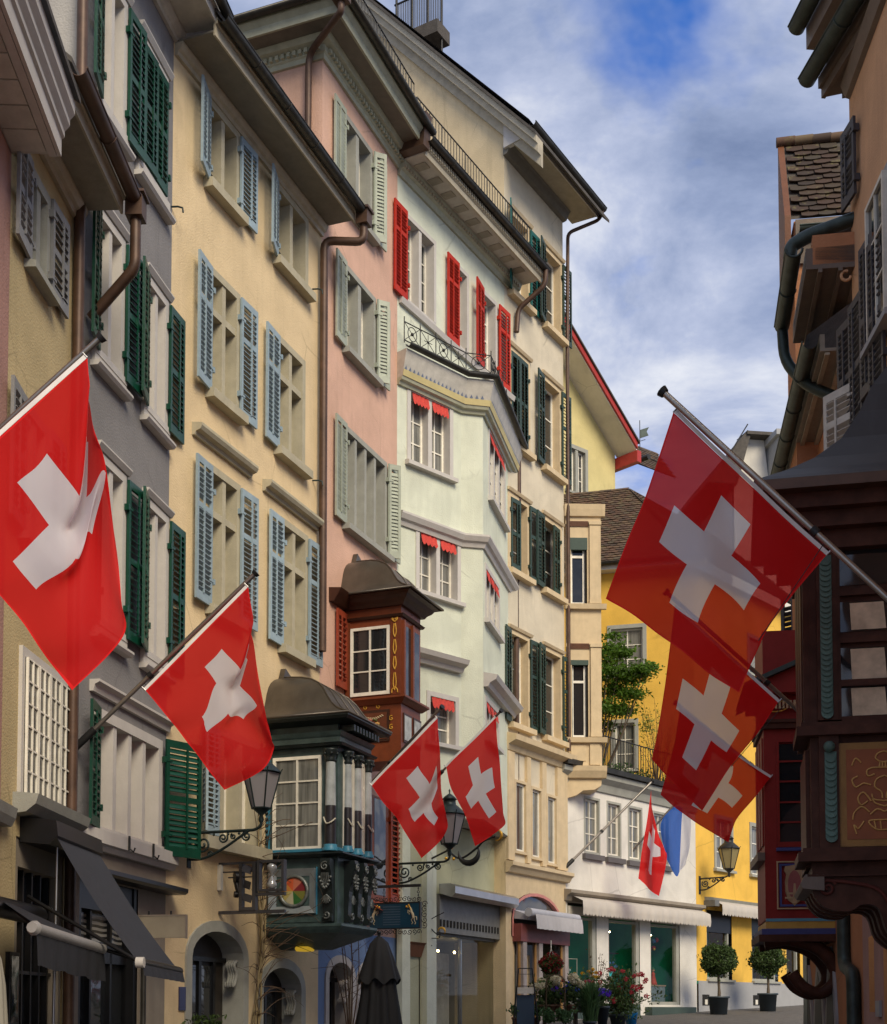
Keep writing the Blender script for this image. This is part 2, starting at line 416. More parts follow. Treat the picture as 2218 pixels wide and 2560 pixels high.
SLATS = {}
def shutter(h, hs, z0, z1, w, ang, side, m, y=-0.05, mid=0.5, slats=True, open_=0.6, step=0.075, solid_low=False, t=0.035, joined=False, rail=0.10, bar=True):
    """louvred leaf hinged at s=hs. side -1 opens towards -s, +1 towards +s. ang: degrees off the wall (0 = folded back flat)."""
    st = 0.055; H = z1 - z0; ang += random.uniform(-.5, 2.0)
    mb = MB()
    mb.box(0, st, -t / 2, t / 2, 0, H); mb.box(w - st, w, -t / 2, t / 2, 0, H)
    for q0, q1 in ((0, rail + 0.03), (H - rail, H)): mb.box(st, w - st, -t / 2 + 0.001, t / 2 - 0.001, q0, q1)
    if mid: mb.box(st, w - st, -t / 2 + 0.001, t / 2 - 0.001, H * mid - 0.04, H * mid + 0.04)
    if bar: mb.box(w * 0.58 - 0.014, w * 0.58 + 0.014, -t / 2 - 0.016, -t / 2 + 0.006, rail + 0.02, H - rail)
    for q in (0.18, 0.82):   # strap hinges
        mb.box(-0.06, 0.10, -t / 2 - 0.008, -t / 2 - 0.001, H * q - 0.015, H * q + 0.015)
        mb.box(-0.06, -0.02, -t / 2 - 0.02, t / 2 + 0.02, H * q - 0.04, H * q + 0.04)
    if joined: addslats(mb, st, w, rail, H, mid, step, open_)
    rz = math.radians(-ang) if side > 0 else math.radians(180 + ang)
    loc = Vector((hs, y, z0))
    if side < 0:   # mirrored so that the outside face stays outside
        for i, (x, yy, z) in enumerate(mb.v): mb.v[i] = (x, -yy, z)
        for f in mb.f: f.reverse()
    o = h.part(mb, 'shutter', m, loc, (0, 0, rz))
    if slats and not joined:
        key = (round(w, 2), m.name, open_)
        if key not in SLATS:
            sm = MB(); c, s_ = math.cos(open_), math.sin(open_); hw = 0.034
            sm.add([(st, -hw * c, -hw * s_), (w - st, -hw * c, -hw * s_), (w - st, hw * c, hw * s_), (st, hw * c, hw * s_),
                    (st, -hw * c, -hw * s_ + 0.009), (w - st, -hw * c, -hw * s_ + 0.009), (w - st, hw * c, hw * s_ + 0.009), (st, hw * c, hw * s_ + 0.009)],
                   [(0, 3, 2, 1), (4, 5, 6, 7), (0, 1, 5, 4), (2, 3, 7, 6), (1, 2, 6, 5), (3, 0, 4, 7)])
            SLATS[key] = sm.mesh('slat', m)
        z = rail + 0.06
        while z < H - rail - 0.03:
            if not (mid and abs(z - H * mid) < 0.065):
                inst('slat', SLATS[key], o, (0, 0, z), (0, 0, 0) if side > 0 else (0, 0, 0))
            z += step
    return o
def addslats(mb, st, w, rail, H, mid, step, open_):
    c, s_ = math.cos(open_), math.sin(open_); hw = 0.036; z = rail + 0.06
    while z < H - rail - 0.03:
        if not (mid and abs(z - H * mid) < 0.065):
            mb.add([(st, -hw * c, z - hw * s_), (w - st, -hw * c, z - hw * s_), (w - st, hw * c, z + hw * s_), (st, hw * c, z + hw * s_)], [(0, 1, 2, 3)])
            mb.add([(st, -hw * c, z - hw * s_ + 0.01), (w - st, -hw * c, z - hw * s_ + 0.01), (w - st, hw * c, z + hw * s_ + 0.01), (st, hw * c, z + hw * s_ + 0.01)], [(3, 2, 1, 0)])
        z += step

def halfpipe(mb, x0, x1, yc, zc, r, mi=0, seg=10, t=0.006, drop=0.0):
    """gutter trough running along s"""
    P = []
    for x, dz in ((x0, 0.0), (x1, -drop)):
        row = [(x, yc - r * math.cos(math.pi * k / seg), zc + dz - r * math.sin(math.pi * k / seg)) for k in range(seg + 1)]
        row += [(x, yc + (r - t) * math.cos(math.pi * k / seg), zc + dz - (r - t) * math.sin(math.pi * k / seg)) for k in range(seg + 1)]
        P.append(row + [row[0]])
    mb.grid(P, mi, True)
    for row in P:
        n = seg + 1
        mb.add(row[:-1], [(k, k + 1, 2 * n - 2 - k, 2 * n - 1 - k) for k in range(seg)], mi)
    # rolled front bead, seams
    mb.tube([(x0, yc - r, zc), (x1, yc - r, zc - drop)], 0.012, 6, mi)
    n = max(1, int((x1 - x0) / 0.9))
    for i in range(1, n):
        x = x0 + (x1 - x0) * i / n; dz = -drop * i / n
        mb.tube([(x, yc - (r + .003) * math.cos(math.pi * k / seg), zc + dz - (r + .003) * math.sin(math.pi * k / seg)) for k in range(seg + 1)], 0.009, 5, mi)
    return mb

def smooth_path(pts, n=6):
    pts = [Vector(p) for p in pts]; out = []
    for i in range(len(pts) - 1):
        p0, p1, p2, p3 = pts[max(i - 1, 0)], pts[i], pts[i + 1], pts[min(i + 2, len(pts) - 1)]
        for k in range(n):
            t = k / n
            out.append(0.5 * ((2 * p1) + (-p0 + p2) * t + (2 * p0 - 5 * p1 + 4 * p2 - p3) * t * t + (-p0 + 3 * p1 - 3 * p2 + p3) * t ** 3))
    out.append(pts[-1]); return out
def bend(pts, r=0.12, n=4):
    """polyline with rounded corners"""
    pts = [Vector(p) for p in pts]; out = [pts[0]]
    for a, b, c in zip(pts, pts[1:], pts[2:]):
        d1 = (a - b); d2 = (c - b); q = min(r, d1.length * .45, d2.length * .45)
        p0 = b + d1.normalized() * q; p2 = b + d2.normalized() * q
        for k in range(n + 1):
            t = k / n; out.append(p0 * (1 - t) ** 2 + b * 2 * t * (1 - t) + p2 * t * t)
    out.append(pts[-1]); return out
def spiral(c, r, turns, a0, n=18, plane='xz', sgn=1, r1=0.15):
    out = []
    for i in range(n + 1):
        t = i / n; rr = r * (1 - (1 - r1) * t); a = a0 + sgn * turns * 2 * math.pi * t
        if plane == 'xz': out.append((c[0] + rr * math.cos(a), c[1], c[2] + rr * math.sin(a)))
        else: out.append((c[0], c[1] + rr * math.cos(a), c[2] + rr * math.sin(a)))
    return out

def eave(h, s0, s1, z, ov, msof, mfas, mgut, mroof, slope=0.85, back=4.0, fas=0.16, gr=0.075, mould=True, rise=0.0, gut=True, roof=True, gs0=None, gs1=None):
    """soffit, fascia, wall-plate moulding, roof slab and hanging gutter of a projecting eave"""
    h.part(MB().prof([(0.0, z), (-ov, z + rise), (-ov, z + rise + 0.03), (0.0, z + 0.03)], s0, s1), 'soffit', msof)
    h.part(MB().prof([(-ov - 0.002, z + rise - 0.05), (-ov - 0.03, z + rise - 0.05), (-ov - 0.03, z + rise + fas * .55), (-ov - 0.06, z + rise + fas * .6),
                      (-ov - 0.06, z + rise + fas), (-ov - 0.002, z + rise + fas)], s0, s1), 'fascia', mfas)
    if mould:
        h.part(MB().prof([(-0.003, z - 0.18), (-0.05, z - 0.18), (-0.06, z - 0.12), (-0.10, z - 0.10), (-0.14, z - 0.03), (-0.14, z - 0.004), (-0.003, z - 0.004)], s0, s1), 'cornice', mfas)
    if roof:
        zt = z + rise + fas + 0.01
        h.part(MB().prof([(-ov - 0.10, zt), (-ov - 0.10, zt + 0.06), (back, zt + 0.06 + (back + ov + .1) * slope), (back, zt + (back + ov + .1) * slope)], s0 - 0.05, s1 + 0.05), 'roof', mroof)
    if gut:
        mb = MB(); halfpipe(mb, gs0 if gs0 is not None else s0, gs1 if gs1 is not None else s1, -ov - 0.06 - gr - 0.01, z + rise + fas - 0.01, gr, drop=0.03)
        h.part(mb, 'gutter', mgut)

def railing(h, pts, hgt, m, gap=0.12, r=0.009, post=0.02, parent=None, name='railing', loc=(0, 0, 0)):
    """iron railing along a polyline of (s,y,z) points"""
    rb = MB(); bars = MB()
    pts = [Vector(p) for p in pts]
    up = Vector((0, 0, hgt))
    rb.tube([p + up for p in pts], post * .8, 6); rb.tube([p + Vector((0, 0, 0.06)) for p in pts], r * 1.2, 6)
    o = h.part(rb, name, m, loc)
    for p, q in zip(pts, pts[1:]):
        L = (q - p).length; n = max(1, int(L / gap))
        for i in range(n + 1):
            x = p.lerp(q, i / n)
            big = i % 8 == 0
            b = MB().tube([x, x + up], post * .7 if big else r, 6)
            h.part(b, 'bar', m, parent=o)
    return o

def cloth_grid(P, name, mats, uv=True):
    nu, nv = len(P), len(P[0])
    mb = MB().grid(P); me = mb.mesh(name, mats)
    ul = me.uv_layers.new(name='UVMap')
    for poly in me.polygons:
        for li, vi in zip(poly.loop_indices, poly.vertices):
            i, j = divmod(vi, nv); ul.data[li].uv = (j / (nv - 1), 1 - i / (nu - 1))
    return bpy.data.objects.new(name, me)

# ---------------------------------------------------------------- colours
M_CREAM = plaster('cream_plaster', (0.68, 0.53, 0.32)); M_GREY = plaster('grey_plaster', (0.225, 0.217, 0.217))
M_PALE = plaster('pale_plaster', (0.42, 0.40, 0.37)); M_LYEL = plaster('pale_yellow_plaster', (0.50, 0.40, 0.22))
M_PINK = plaster('pink_plaster', (0.63, 0.40, 0.30)); M_ROSE = plaster('old_rose_plaster', (0.42, 0.24, 0.20))
M_MINT = plaster('mint_plaster', (0.62, 0.645, 0.52), 0.15); M_CLAY = plaster('clay_cream_plaster', (0.61, 0.54, 0.41)); M_GABLE = plaster('gable_plaster', (0.66, 0.53, 0.33), 0.35)
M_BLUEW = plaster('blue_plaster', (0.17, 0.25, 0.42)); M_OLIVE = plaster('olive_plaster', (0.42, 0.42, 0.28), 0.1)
M_STONE = mat('sandstone', (0.42, 0.38, 0.27), 0.85, var=0.12, scale=4, bump=0.2, bscale=70, streak=0.2)
M_STONE2 = mat('grey_stone', (0.32, 0.32, 0.28), 0.85, var=0.12, scale=4, bump=0.2, bscale=70, streak=0.2)
M_WSTONE = mat('white_painted_stone', (0.52, 0.49, 0.45), 0.7, var=0.06, scale=5, bump=0.1, streak=0.15)
M_BEIGE = mat('beige_stone', (0.60, 0.47, 0.29), 0.85, var=0.10, scale=4, bump=0.2, bscale=70, streak=0.3)
M_PORCH = mat('shop_stone', (0.27, 0.23, 0.18), 0.8, var=0.1, scale=3, bump=0.15, streak=0.2)
M_WHITE = paint('white_window_paint', (0.74, 0.70, 0.60)); M_OFFW = paint('offwhite_board', (0.50, 0.47, 0.41))
M_GREEN = paint('green_shutter_paint', (0.005, 0.052, 0.030), 0.35); M_SKYB = paint('grey_blue_shutter_paint', (0.28, 0.365, 0.41))
M_SAGE = paint('sage_shutter_paint', (0.36, 0.39, 0.31)); M_GRYSH = paint('grey_shutter_paint', (0.22, 0.22, 0.22))
M_RED = mat('red_shutter_paint', (0.44, 0.030, 0.014), .5, var=.15, scale=6, bump=.1, spec=.15, each=.12); M_DKGRN = paint('dark_green_shutter_paint', (0.030, 0.055, 0.042)); M_TEAL = paint('teal_shutter_paint', (0.010, 0.11, 0.10))
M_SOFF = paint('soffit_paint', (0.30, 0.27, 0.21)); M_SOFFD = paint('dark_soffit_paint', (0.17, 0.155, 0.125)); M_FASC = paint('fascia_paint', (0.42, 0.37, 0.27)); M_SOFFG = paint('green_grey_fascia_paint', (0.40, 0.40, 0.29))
M_ZINC = mat('dark_zinc', (0.055, 0.052, 0.045), 0.45, 0.6, var=0.3, scale=5); M_COPPER = mat('brown_copper', (0.085, 0.046, 0.028), 0.5, 0.25, var=0.35, scale=4)
M_COPG = mat('verdigris_copper', (0.045, 0.062, 0.055), 0.5, 0.5, var=0.4, scale=5)
M_SLATE = mat('roof_slate', (0.07, 0.06, 0.05), 0.8, var=0.3, scale=6, bump=0.3)
M_ROOFM = mat('bronze_sheet_roof', (0.105, 0.088, 0.070), 0.36, 0.55, var=0.22, scale=2.5, streak=0.25, dirt=(0.16, 0.15, 0.13))
M_IRON = mat('wrought_iron', (0.03, 0.03, 0.03), 0.5, 0.5, var=0.3); M_TEALIRON = mat('green_black_iron', (0.02, 0.034, 0.034), 0.45, 0.4, var=0.3)
M_GLASS = pane_mat('window_glass', (0.018, 0.02, 0.022)); M_CURT = pane_mat('curtained_glass', (0.1, 0.1, 0.1), (0.22, 0.22, 0.20)); M_CURTW = pane_mat('white_curtained_glass', (0.3, 0.3, 0.3), (0.42, 0.40, 0.35))
M_SHOPG = shopglass('shop_glass'); M_DARK = mat('dark_interior', (0.012, 0.011, 0.010), 0.9, var=0.3)
M_BLKFAB = mat('black_awning_cloth', (0.018, 0.019, 0.024), 0.85, var=0.15, scale=8, bump=0.2, bscale=200); M_BLKMET = mat('black_metal', (0.012, 0.012, 0.013), 0.35, 0.3, var=0.2)
M_GREYFAB = mat('slate_awning_cloth', (0.028, 0.030, 0.040), 0.85, var=0.10, scale=8, bump=0.2, bscale=200)
M_GOLD = mat('gilding', (0.75, 0.42, 0.06), 0.35, 0.6, var=0.15); M_ALU = mat('brushed_metal', (0.45, 0.44, 0.42), 0.3, 0.9, var=0.1)

def hd(xv): return math.degrees(math.atan((xv - CX) / FPX))
# the left-hand row of house fronts, each starting where the last one ends
F2 = facade_at(178, 15.5, hd(1690)); F1 = Facade(F2.o.x, F2.o.y, 2.0)
F3 = F2.next(420, hd(2360)); F4 = F3.next(800, hd(2430)); F5 = F4.next(992, hd(3010)); F6 = F5.next(1263, hd(3150))
p = F1.w(F1.s(10)); F0 = Facade(p.x, p.y, -2.6)

# ================================================================ far-left rose house (only its edge shows)
h0 = House('town_house', 'old rose house at the far left edge with a deep boarded white eave', F0, s0=-3.0)
wall(h0, -5.0, 0, 0, 10.4, [], M_ROSE); body(h0, -5.0, -0.001, 0, 10.4, 6, M_ROSE, y=0.001)
ze = 10.3
h0.part(MB().prof([(0, ze), (-0.46, ze), (-0.46, ze + .03), (0, ze + .03)], -6, 0.0), 'soffit', M_OFFW)
for k in range(14):      # soffit boards laid across
    x = -0.06 - k * 0.36
    h0.part(MB().box(x - 0.335, x, -0.36, -0.02, ze - 0.016, ze - 0.002), 'plank', M_OFFW)
h0.part(MB().box(-6, 0.004, -0.455, -0.375, ze - 0.022, ze - 0.001).prof([(-0.462, ze - .02), (-0.50, ze - .02), (-0.50, ze + .16), (-0.53, ze + .18), (-0.53, ze + .24), (-0.58, ze + .30), (-0.58, ze + .36), (-0.63, ze + .42), (-0.63, ze + .55), (-0.462, ze + .55)], -6, 0.0), 'cornice', M_WSTONE)
h0.part(MB().prof([(-0.68, ze + .555), (-0.68, ze + .62), (4, ze + 3.9), (4, ze + 3.8)], -6, 0.03), 'roof', M_SLATE)
z0c = F0.z(20, 2050)
h0.part(MB().prof([(-.002, z0c - .10), (-0.10, z0c - .10), (-0.14, z0c - 0.02), (-0.16, z0c + 0.08), (-.002, z0c + .12)], -5, 0.05), 'string_course', M_STONE2)

# ================================================================ pale yellow house with grey shutters
h1 = House('town_house', 'narrow pale yellow house with grey louvred shutters and a copper gutter', F1, s0=-1.5)
z1e = F1.z(178, 500)
r1a = F1.rect(66, 396, 655, 122); r1b = F1.rect(50, 985, 1330, 115); r1c = F1.rect(45, 1610, 1985, 181)
r1c = (r1c[0], min(r1c[1], -0.05), r1c[2], r1c[3])
gs1 = (F1.s(50), -0.12, ground(14), F1.z(97, 2110))
wall(h1, F1.s(10) + 0.001, 0, 0, z1e + .05, [(r1a[0], r1a[1], r1a[2] + .01, r1a[3]), (r1b[0], r1b[1], r1b[2] + .01, r1b[3]), (r1c[0], r1c[1], r1c[2] + .01, r1c[3]), gs1], M_LYEL)
body(h1, F1.s(10) + 0.002, -0.001, 0, z1e + .05, 6, M_LYEL, y=0.002)
window(h1, r1a, M_STONE2, M_WHITE, M_GLASS, 1, 2, mull=1); window(h1, r1b, M_STONE2, M_WHITE, M_GLASS, 1, 2, mull=1)
lw = 0.52
shutter(h1, r1a[0] + .02, r1a[2], r1a[3] - .02, lw, 5, -1, M_GRYSH, step=0.085); shutter(h1, r1a[1] - .02, r1a[2], r1a[3], lw, 1, 1, M_GRYSH, step=0.085)
shutter(h1, r1b[0] + .02, r1b[2], r1b[3] - .02, lw, 5, -1, M_GRYSH, step=0.085); shutter(h1, r1b[1] - .02, r1b[2], r1b[3], lw, 1, 1, M_GRYSH, step=0.085)
# row of small white casements, opened outward a little
w3 = h1.part(MB().box(r1c[0], r1c[1], -0.04, 0.2, r1c[3] - 0.1, r1c[3]).box(r1c[0], r1c[0] + 0.08, -0.04, 0.2, r1c[2], r1c[3] - .1).box(r1c[1] - .08, r1c[1], -0.04, .2, r1c[2], r1c[3] - .1), 'window', M_WSTONE)
nl = 4; x0, x1 = r1c[0] + .08, r1c[1] - .08
for i in range(nl):
    a, b = x0 + (x1 - x0) * i / nl + .008, x0 + (x1 - x0) * (i + 1) / nl - .008
    sb = MB(); zb, zt = r1c[2] + .02, r1c[3] - .11; yo = -0.045
    for q0, q1 in ((a, a + .028), (b - .028, b), ((a + b) / 2 - .010, (a + b) / 2 + .010)): sb.box(q0, q1, yo - .028, yo, zb, zt)
    nr = 6
    for j in range(nr + 1):
        z = zb + (zt - zb) * j / nr; sb.box(a + .002, b - .002, yo - .024, yo - .004, z - .009, z + .009)
    h1.part(sb, 'sash', M_WHITE, parent=w3)
    for c in range(2):
        for j in range(nr):
            q0 = a + .04 if c == 0 else (a + b) / 2 + .014; q1 = (a + b) / 2 - .014 if c == 0 else b - .04
            z2 = zb + (zt - zb) * j / nr + .014; z3 = zb + (zt - zb) * (j + 1) / nr - .014
            h1.part(MB().quad((q0, yo - .008, z2), (q1, yo - .008, z2), (q1, yo - .008, z3), (q0, yo - .008, z3)), 'pane', M_GLASS, parent=w3)
h1.part(MB().prof([(0, r1c[2] - .22), (-0.14, r1c[2] - .20), (-0.24, r1c[2] - .12), (-0.27, r1c[2] - .02), (-0.05, r1c[2]), (0, r1c[2])], r1c[0] - .12, -0.002), 'sill', M_STONE2, parent=w3)
# eave with copper gutter, hopper and downpipe
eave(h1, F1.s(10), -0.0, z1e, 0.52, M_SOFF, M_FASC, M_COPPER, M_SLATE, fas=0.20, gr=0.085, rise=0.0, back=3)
yg = -0.52 - 0.06 - 0.095; zg = z1e + 0.10
hp = h1.part(MB().box(-0.02, 0.20, yg - .1, yg + .1, zg - .16, zg + .10).box(-0.05, 0.23, yg - .13, yg + .13, zg + .10, zg + .13), 'rain_hopper', M_COPPER)
sp, _ = F1.hit(200, 700, -0.12)
h1.part(MB().tube(bend([(0.09, yg, zg - .15), (0.09, yg, zg - .75), (0.28, -0.10, zg - 1.25)], .1), 0.065, 12), 'downpipe', M_COPPER)
# deep shop front: dark glazing, posts, soffit
a, b, c, d = gs1
sh = h1.part(MB().box(a, a + .12, .02, .25, c, d - .002).box(b - .08, b, .02, .25, c, d - .002).box(a + .12, b - .08, .02, .25, d - .3, d - .002), 'shop_front', M_PORCH)
for i in range(5):
    x = a + .12 + (b - a - .2) * (i + .5) / 5
    h1.part(MB().box(x - .02, x + .02, .10, .16, c, d - .3), 'post', M_BLKMET, parent=sh)
for z in (2.0, 2.55): h1.part(MB().box(a + .12, b - .08, .105, .155, z, z + .035), 'rail', M_BLKMET, parent=sh)
h1.part(MB().quad((a + .12, .2, c), (b - .08, .2, c), (b - .08, .2, d - .3), (a + .12, .2, d - .3)), 'pane', M_GLASS, parent=sh)
h1.part(MB().box(a + .2, a + .52, .17, .19, c, c + 2.3), 'door_panel', mat('ochre_panel', (0.34, 0.20, 0.03), .5), parent=sh)

# ================================================================ grey house with green shutters
h2 = House('town_house', 'grey rendered house with dark green shutters and broad white window frames', F2)
L2 = F2.s(420); z2e = F2.z(427, 75) + 0.1
W2 = {'a1': (244, 0, 240, 312), 'b1': (345, 62, 405, 415), 'a2': (237, 506, 868, 306), 'b2': (359, 677, 1010, 415), 'a3': (237, 1120, 1535, 308), 'b3': (357, 1238, 1630, 415)}
H2 = {}
for k, (xl, yt, yb, xr) in W2.items(): H2[k] = F2.rect(xl, yt, yb, xr)
ha = H2['a1']; H2['a1'] = (ha[0], ha[1], ha[2], ha[2] + 1.75)
hb = H2['b1']; H2['b1'] = (hb[0], hb[1], H2['a1'][2] + 0.0, H2['a1'][3])
for row in '23':
    A_, B_ = H2['a' + row], H2['b' + row]; zb, zt = (A_[2] + B_[2]) / 2, (A_[3] + B_[3]) / 2
    H2['a' + row] = (A_[0], A_[1], zb, zt); H2['b' + row] = (B_[0], B_[1], zb, zt)
g4 = F2.rect(221, 1740, 2062, 400); g4 = (g4[0] + .12, g4[1], F2.z(300, 2085), F2.z(300, 1800))
zs2 = F2.z(300, 2110)
shop2 = (F2.s(207), F2.s(352), ground(16), F2.z(300, 2215))
holes2 = [(r[0], r[1], r[2] + .01, r[3]) for r in list(H2.values()) + [g4]] + [shop2]
wall(h2, 0, L2, zs2 - 0.02, z2e, [o for o in holes2 if o is not shop2], M_GREY)
wall(h2, 0, L2, 0, zs2 - 0.02, [shop2], M_PORCH, y=-0.012, name='ground_floor_wall')
body(h2, 0.0, L2 - .002, 0, z2e, 6, M_PALE, y=0.002)
for k, r in H2.items():
    window(h2, r, M_WSTONE, M_WHITE, M_GLASS, 1, 3, fw=.11, deep=.30, proud=.04, mull=1, mullw=.09, sill=.02)
    # apron block and moulding under each window, drip mould over it
    h2.part(MB().box(r[0] - .06, r[1] + .06, -0.05, -.001, r[2] - .20, r[2] - .045).prof([(-.001, r[2] - .27), (-.10, r[2] - .27), (-.13, r[2] - .235), (-.13, r[2] - .205), (-.001, r[2] - .205)], r[0] - .10, r[1] + .10), 'sill_block', M_WSTONE)
    h2.part(MB().prof([(-.001, r[3] + .01), (-.06, r[3] + .01), (-.10, r[3] + .07), (-.10, r[3] + .09), (-.001, r[3] + .09)], r[0] - .06, r[1] + .06), 'drip_mould', M_WSTONE)
lw2 = 0.47
def sh2(r, side, ang, **k): return shutter(h2, r[0] + .01 if side < 0 else r[1] - .01, r[2] - .05, r[3] - .05, lw2, ang, side, M_GREEN, y=-0.07, step=.082, **k)
sh2(H2['a1'], -1, 12); sh2(H2['a1'], 1, 3)
for i in (0, 1):  # closed pair
    r = H2['b1']; xw = (r[1] - r[0] - .16) / 2
    shutter(h2, (r[0] + .08) if i == 0 else (r[1] - .08), r[2] + .02, r[3] - .12, xw, 0, 1 if i == 0 else -1, M_GREEN, y=-0.06, step=.085, open_=0.35)
sh2(H2['a2'], -1, 14); sh2(H2['a2'], 1, 2); sh2(H2['b2'], -1, 14); sh2(H2['b2'], 1, 2)
sh2(H2['a3'], -1, 14); sh2(H2['a3'], 1, 2); sh2(H2['b3'], -1, 14); sh2(H2['b3'], 1, 2)
window(h2, g4, M_WSTONE, M_WHITE, M_CURTW, 1, 1, fw=.13, deep=.34, proud=.04, mull=3, mullw=.10, sill=.02)
shutter(h2, g4[0] + .02, g4[2] - .05, g4[3] - .02, .5, 12, -1, M_GREEN, y=-.08, step=.085); shutter(h2, g4[1] + .02, g4[2] - .12, g4[3] + .03, .62, 28, 1, M_GREEN, y=-.08, step=.075, open_=1.05)
h2.part(MB().prof([(-.013, g4[2] - .30), (-.08, g4[2] - .30), (-.12, g4[2] - .24), (-.15, g4[2] - .22), (-.15, g4[2] - .06), (-.013, g4[2] - .05)], .05, L2 + .12), 'string_course', M_WSTONE)
h2.part(MB().prof([(-.001, g4[3] + .16), (-.05, g4[3] + .16), (-.07, g4[3] + .24), (-.13, g4[3] + .27), (-.13, g4[3] + .30), (-.001, g4[3] + .30)], g4[0] - .12, L2), 'hood_mould', M_WSTONE)
for q in (0.35, 0.72):
    x = g4[0] + (g4[1] - g4[0]) * q
    h2.part(MB().box(x - .012, x + .012, -.175, -.152, g4[2] - .22, g4[2] - .04).tube([(x, -.17, g4[2] - .2), (x, -.22, g4[2] - .24), (x, -.24, g4[2] - .19)], .012, 6), 'shutter_hook', M_IRON)
# plank soffit of the eave at the top of the frame, gutter
eave(h2, 0.0, L2 + .10, z2e, 0.62, M_OFFW, M_OFFW, M_ZINC, M_SLATE, fas=.2)
h2.part(MB().tube([(sp * 0 + F2.s(199, 600, -.10), -.10, z2e + .3), (F2.s(199, 600, -.10), -.10, ground(16) + .1)], .065, 12), 'downpipe', M_COPPER)
# shop: hood, frames, panes, wavy film band
a, b, c, d = shop2
sf = h2.part(MB().box(a, a + .08, .0, .3, c, d).box(b - .10, b, 0, .3, c, d).box(a + .08, b - .1, .02, .3, d - .35, d - .001).box(a + .08, b - .1, .10, .2, 2.2, 2.42), 'shop_front', M_BLKMET)
h2.part(MB().prof([(-.014, d + .02), (-.26, d + .02), (-.30, d + .05), (-.30, d + .10), (-.014, d + .14)], a - .02, L2 + .1), 'shop_hood', M_BLKMET)
for i, (x0_, x1_) in enumerate(((a + .08, a + .55), (a + .60, a + 1.15), (a + 1.2, b - .1))):
    for z0_, z1_ in ((c, 2.2), (2.42, d - .35)):
        h2.part(MB().quad((x0_, .16, z0_), (x1_, .16, z0_), (x1_, .16, z1_), (x0_, .16, z1_)), 'pane', M_GLASS, parent=sf)
    h2.part(MB().box(x1_, x1_ + .05, .1, .2, c, d - .35), 'post', M_BLKMET, parent=sf)
def wavy():
    if 'wavy_film' in MATS: return MATS['wavy_film']
    m, nt, b_ = _nt('wavy_film'); tcn = nt.nodes.new('ShaderNodeTexCoord'); wv = nt.nodes.new('ShaderNodeTexWave')
    wv.bands_direction = 'Z'; wv.inputs['Scale'].default_value = 4.5; wv.inputs['Distortion'].default_value = 3.0; wv.inputs['Detail'].default_value = 0; wv.inputs['Detail Scale'].default_value = .6
    nt.links.new(tcn.outputs['Object'], wv.inputs['Vector']); r = nt.nodes.new('ShaderNodeValToRGB'); nt.links.new(wv.outputs['Fac'], r.inputs[0])
    r.color_ramp.interpolation = 'CONSTANT'; r.color_ramp.elements[0].color = (.03, .03, .03, 1); r.color_ramp.elements[1].position = .5; r.color_ramp.elements[1].color = (.34, .34, .32, 1)
    nt.links.new(r.outputs[0], b_.inputs['Base Color']); b_.inputs['Roughness'].default_value = .25; MATS['wavy_film'] = m; return m
h2.part(MB().quad((a + .1, .15, 2.42), (b - .12, .15, 2.42), (b - .12, .15, 2.80), (a + .1, .15, 2.80)), 'window_film', wavy(), parent=sf)
h2.part(MB().tube([(b + .1, -.06, 0.8), (b + .1, -.06, 2.75)], .035, 10), 'downpipe', M_ZINC)

# ================================================================ cream house with grey-blue shutters
h3 = House('town_house', 'cream yellow house with pale grey blue shutters and a brown gutter', F3)
L3 = F3.s(800); z3e = F3.z(610, 325)
W3 = {'a1': (514, 235, 450, 597), 'b1': (685, 446, 640, 768), 'a2': (518, 655, 968, 597), 'b2': (688, 834, 1120, 760), 'a3': (518, 1145, 1512, 597), 'b3': (698, 1299, 1610, 767)}
H3 = {k: F3.rect(*v) for k, v in W3.items()}
for row in '123':
    A_, B_ = H3['a' + row], H3['b' + row]; zb, zt = (A_[2] + B_[2]) / 2, (A_[3] + B_[3]) / 2
    H3['a' + row] = (A_[0], A_[1], zb, zt); H3['b' + row] = (B_[0], B_[1], zb, zt)
g3 = F3.rect(497, 1800, 2085, 652)
def archpts(cx, half, z0, zs, rise, n=12):
    return [(cx - half, z0)] + [(cx - half * math.cos(math.pi * i / n), zs + rise * math.sin(math.pi * i / n)) for i in range(n + 1)] + [(cx + half, z0)]
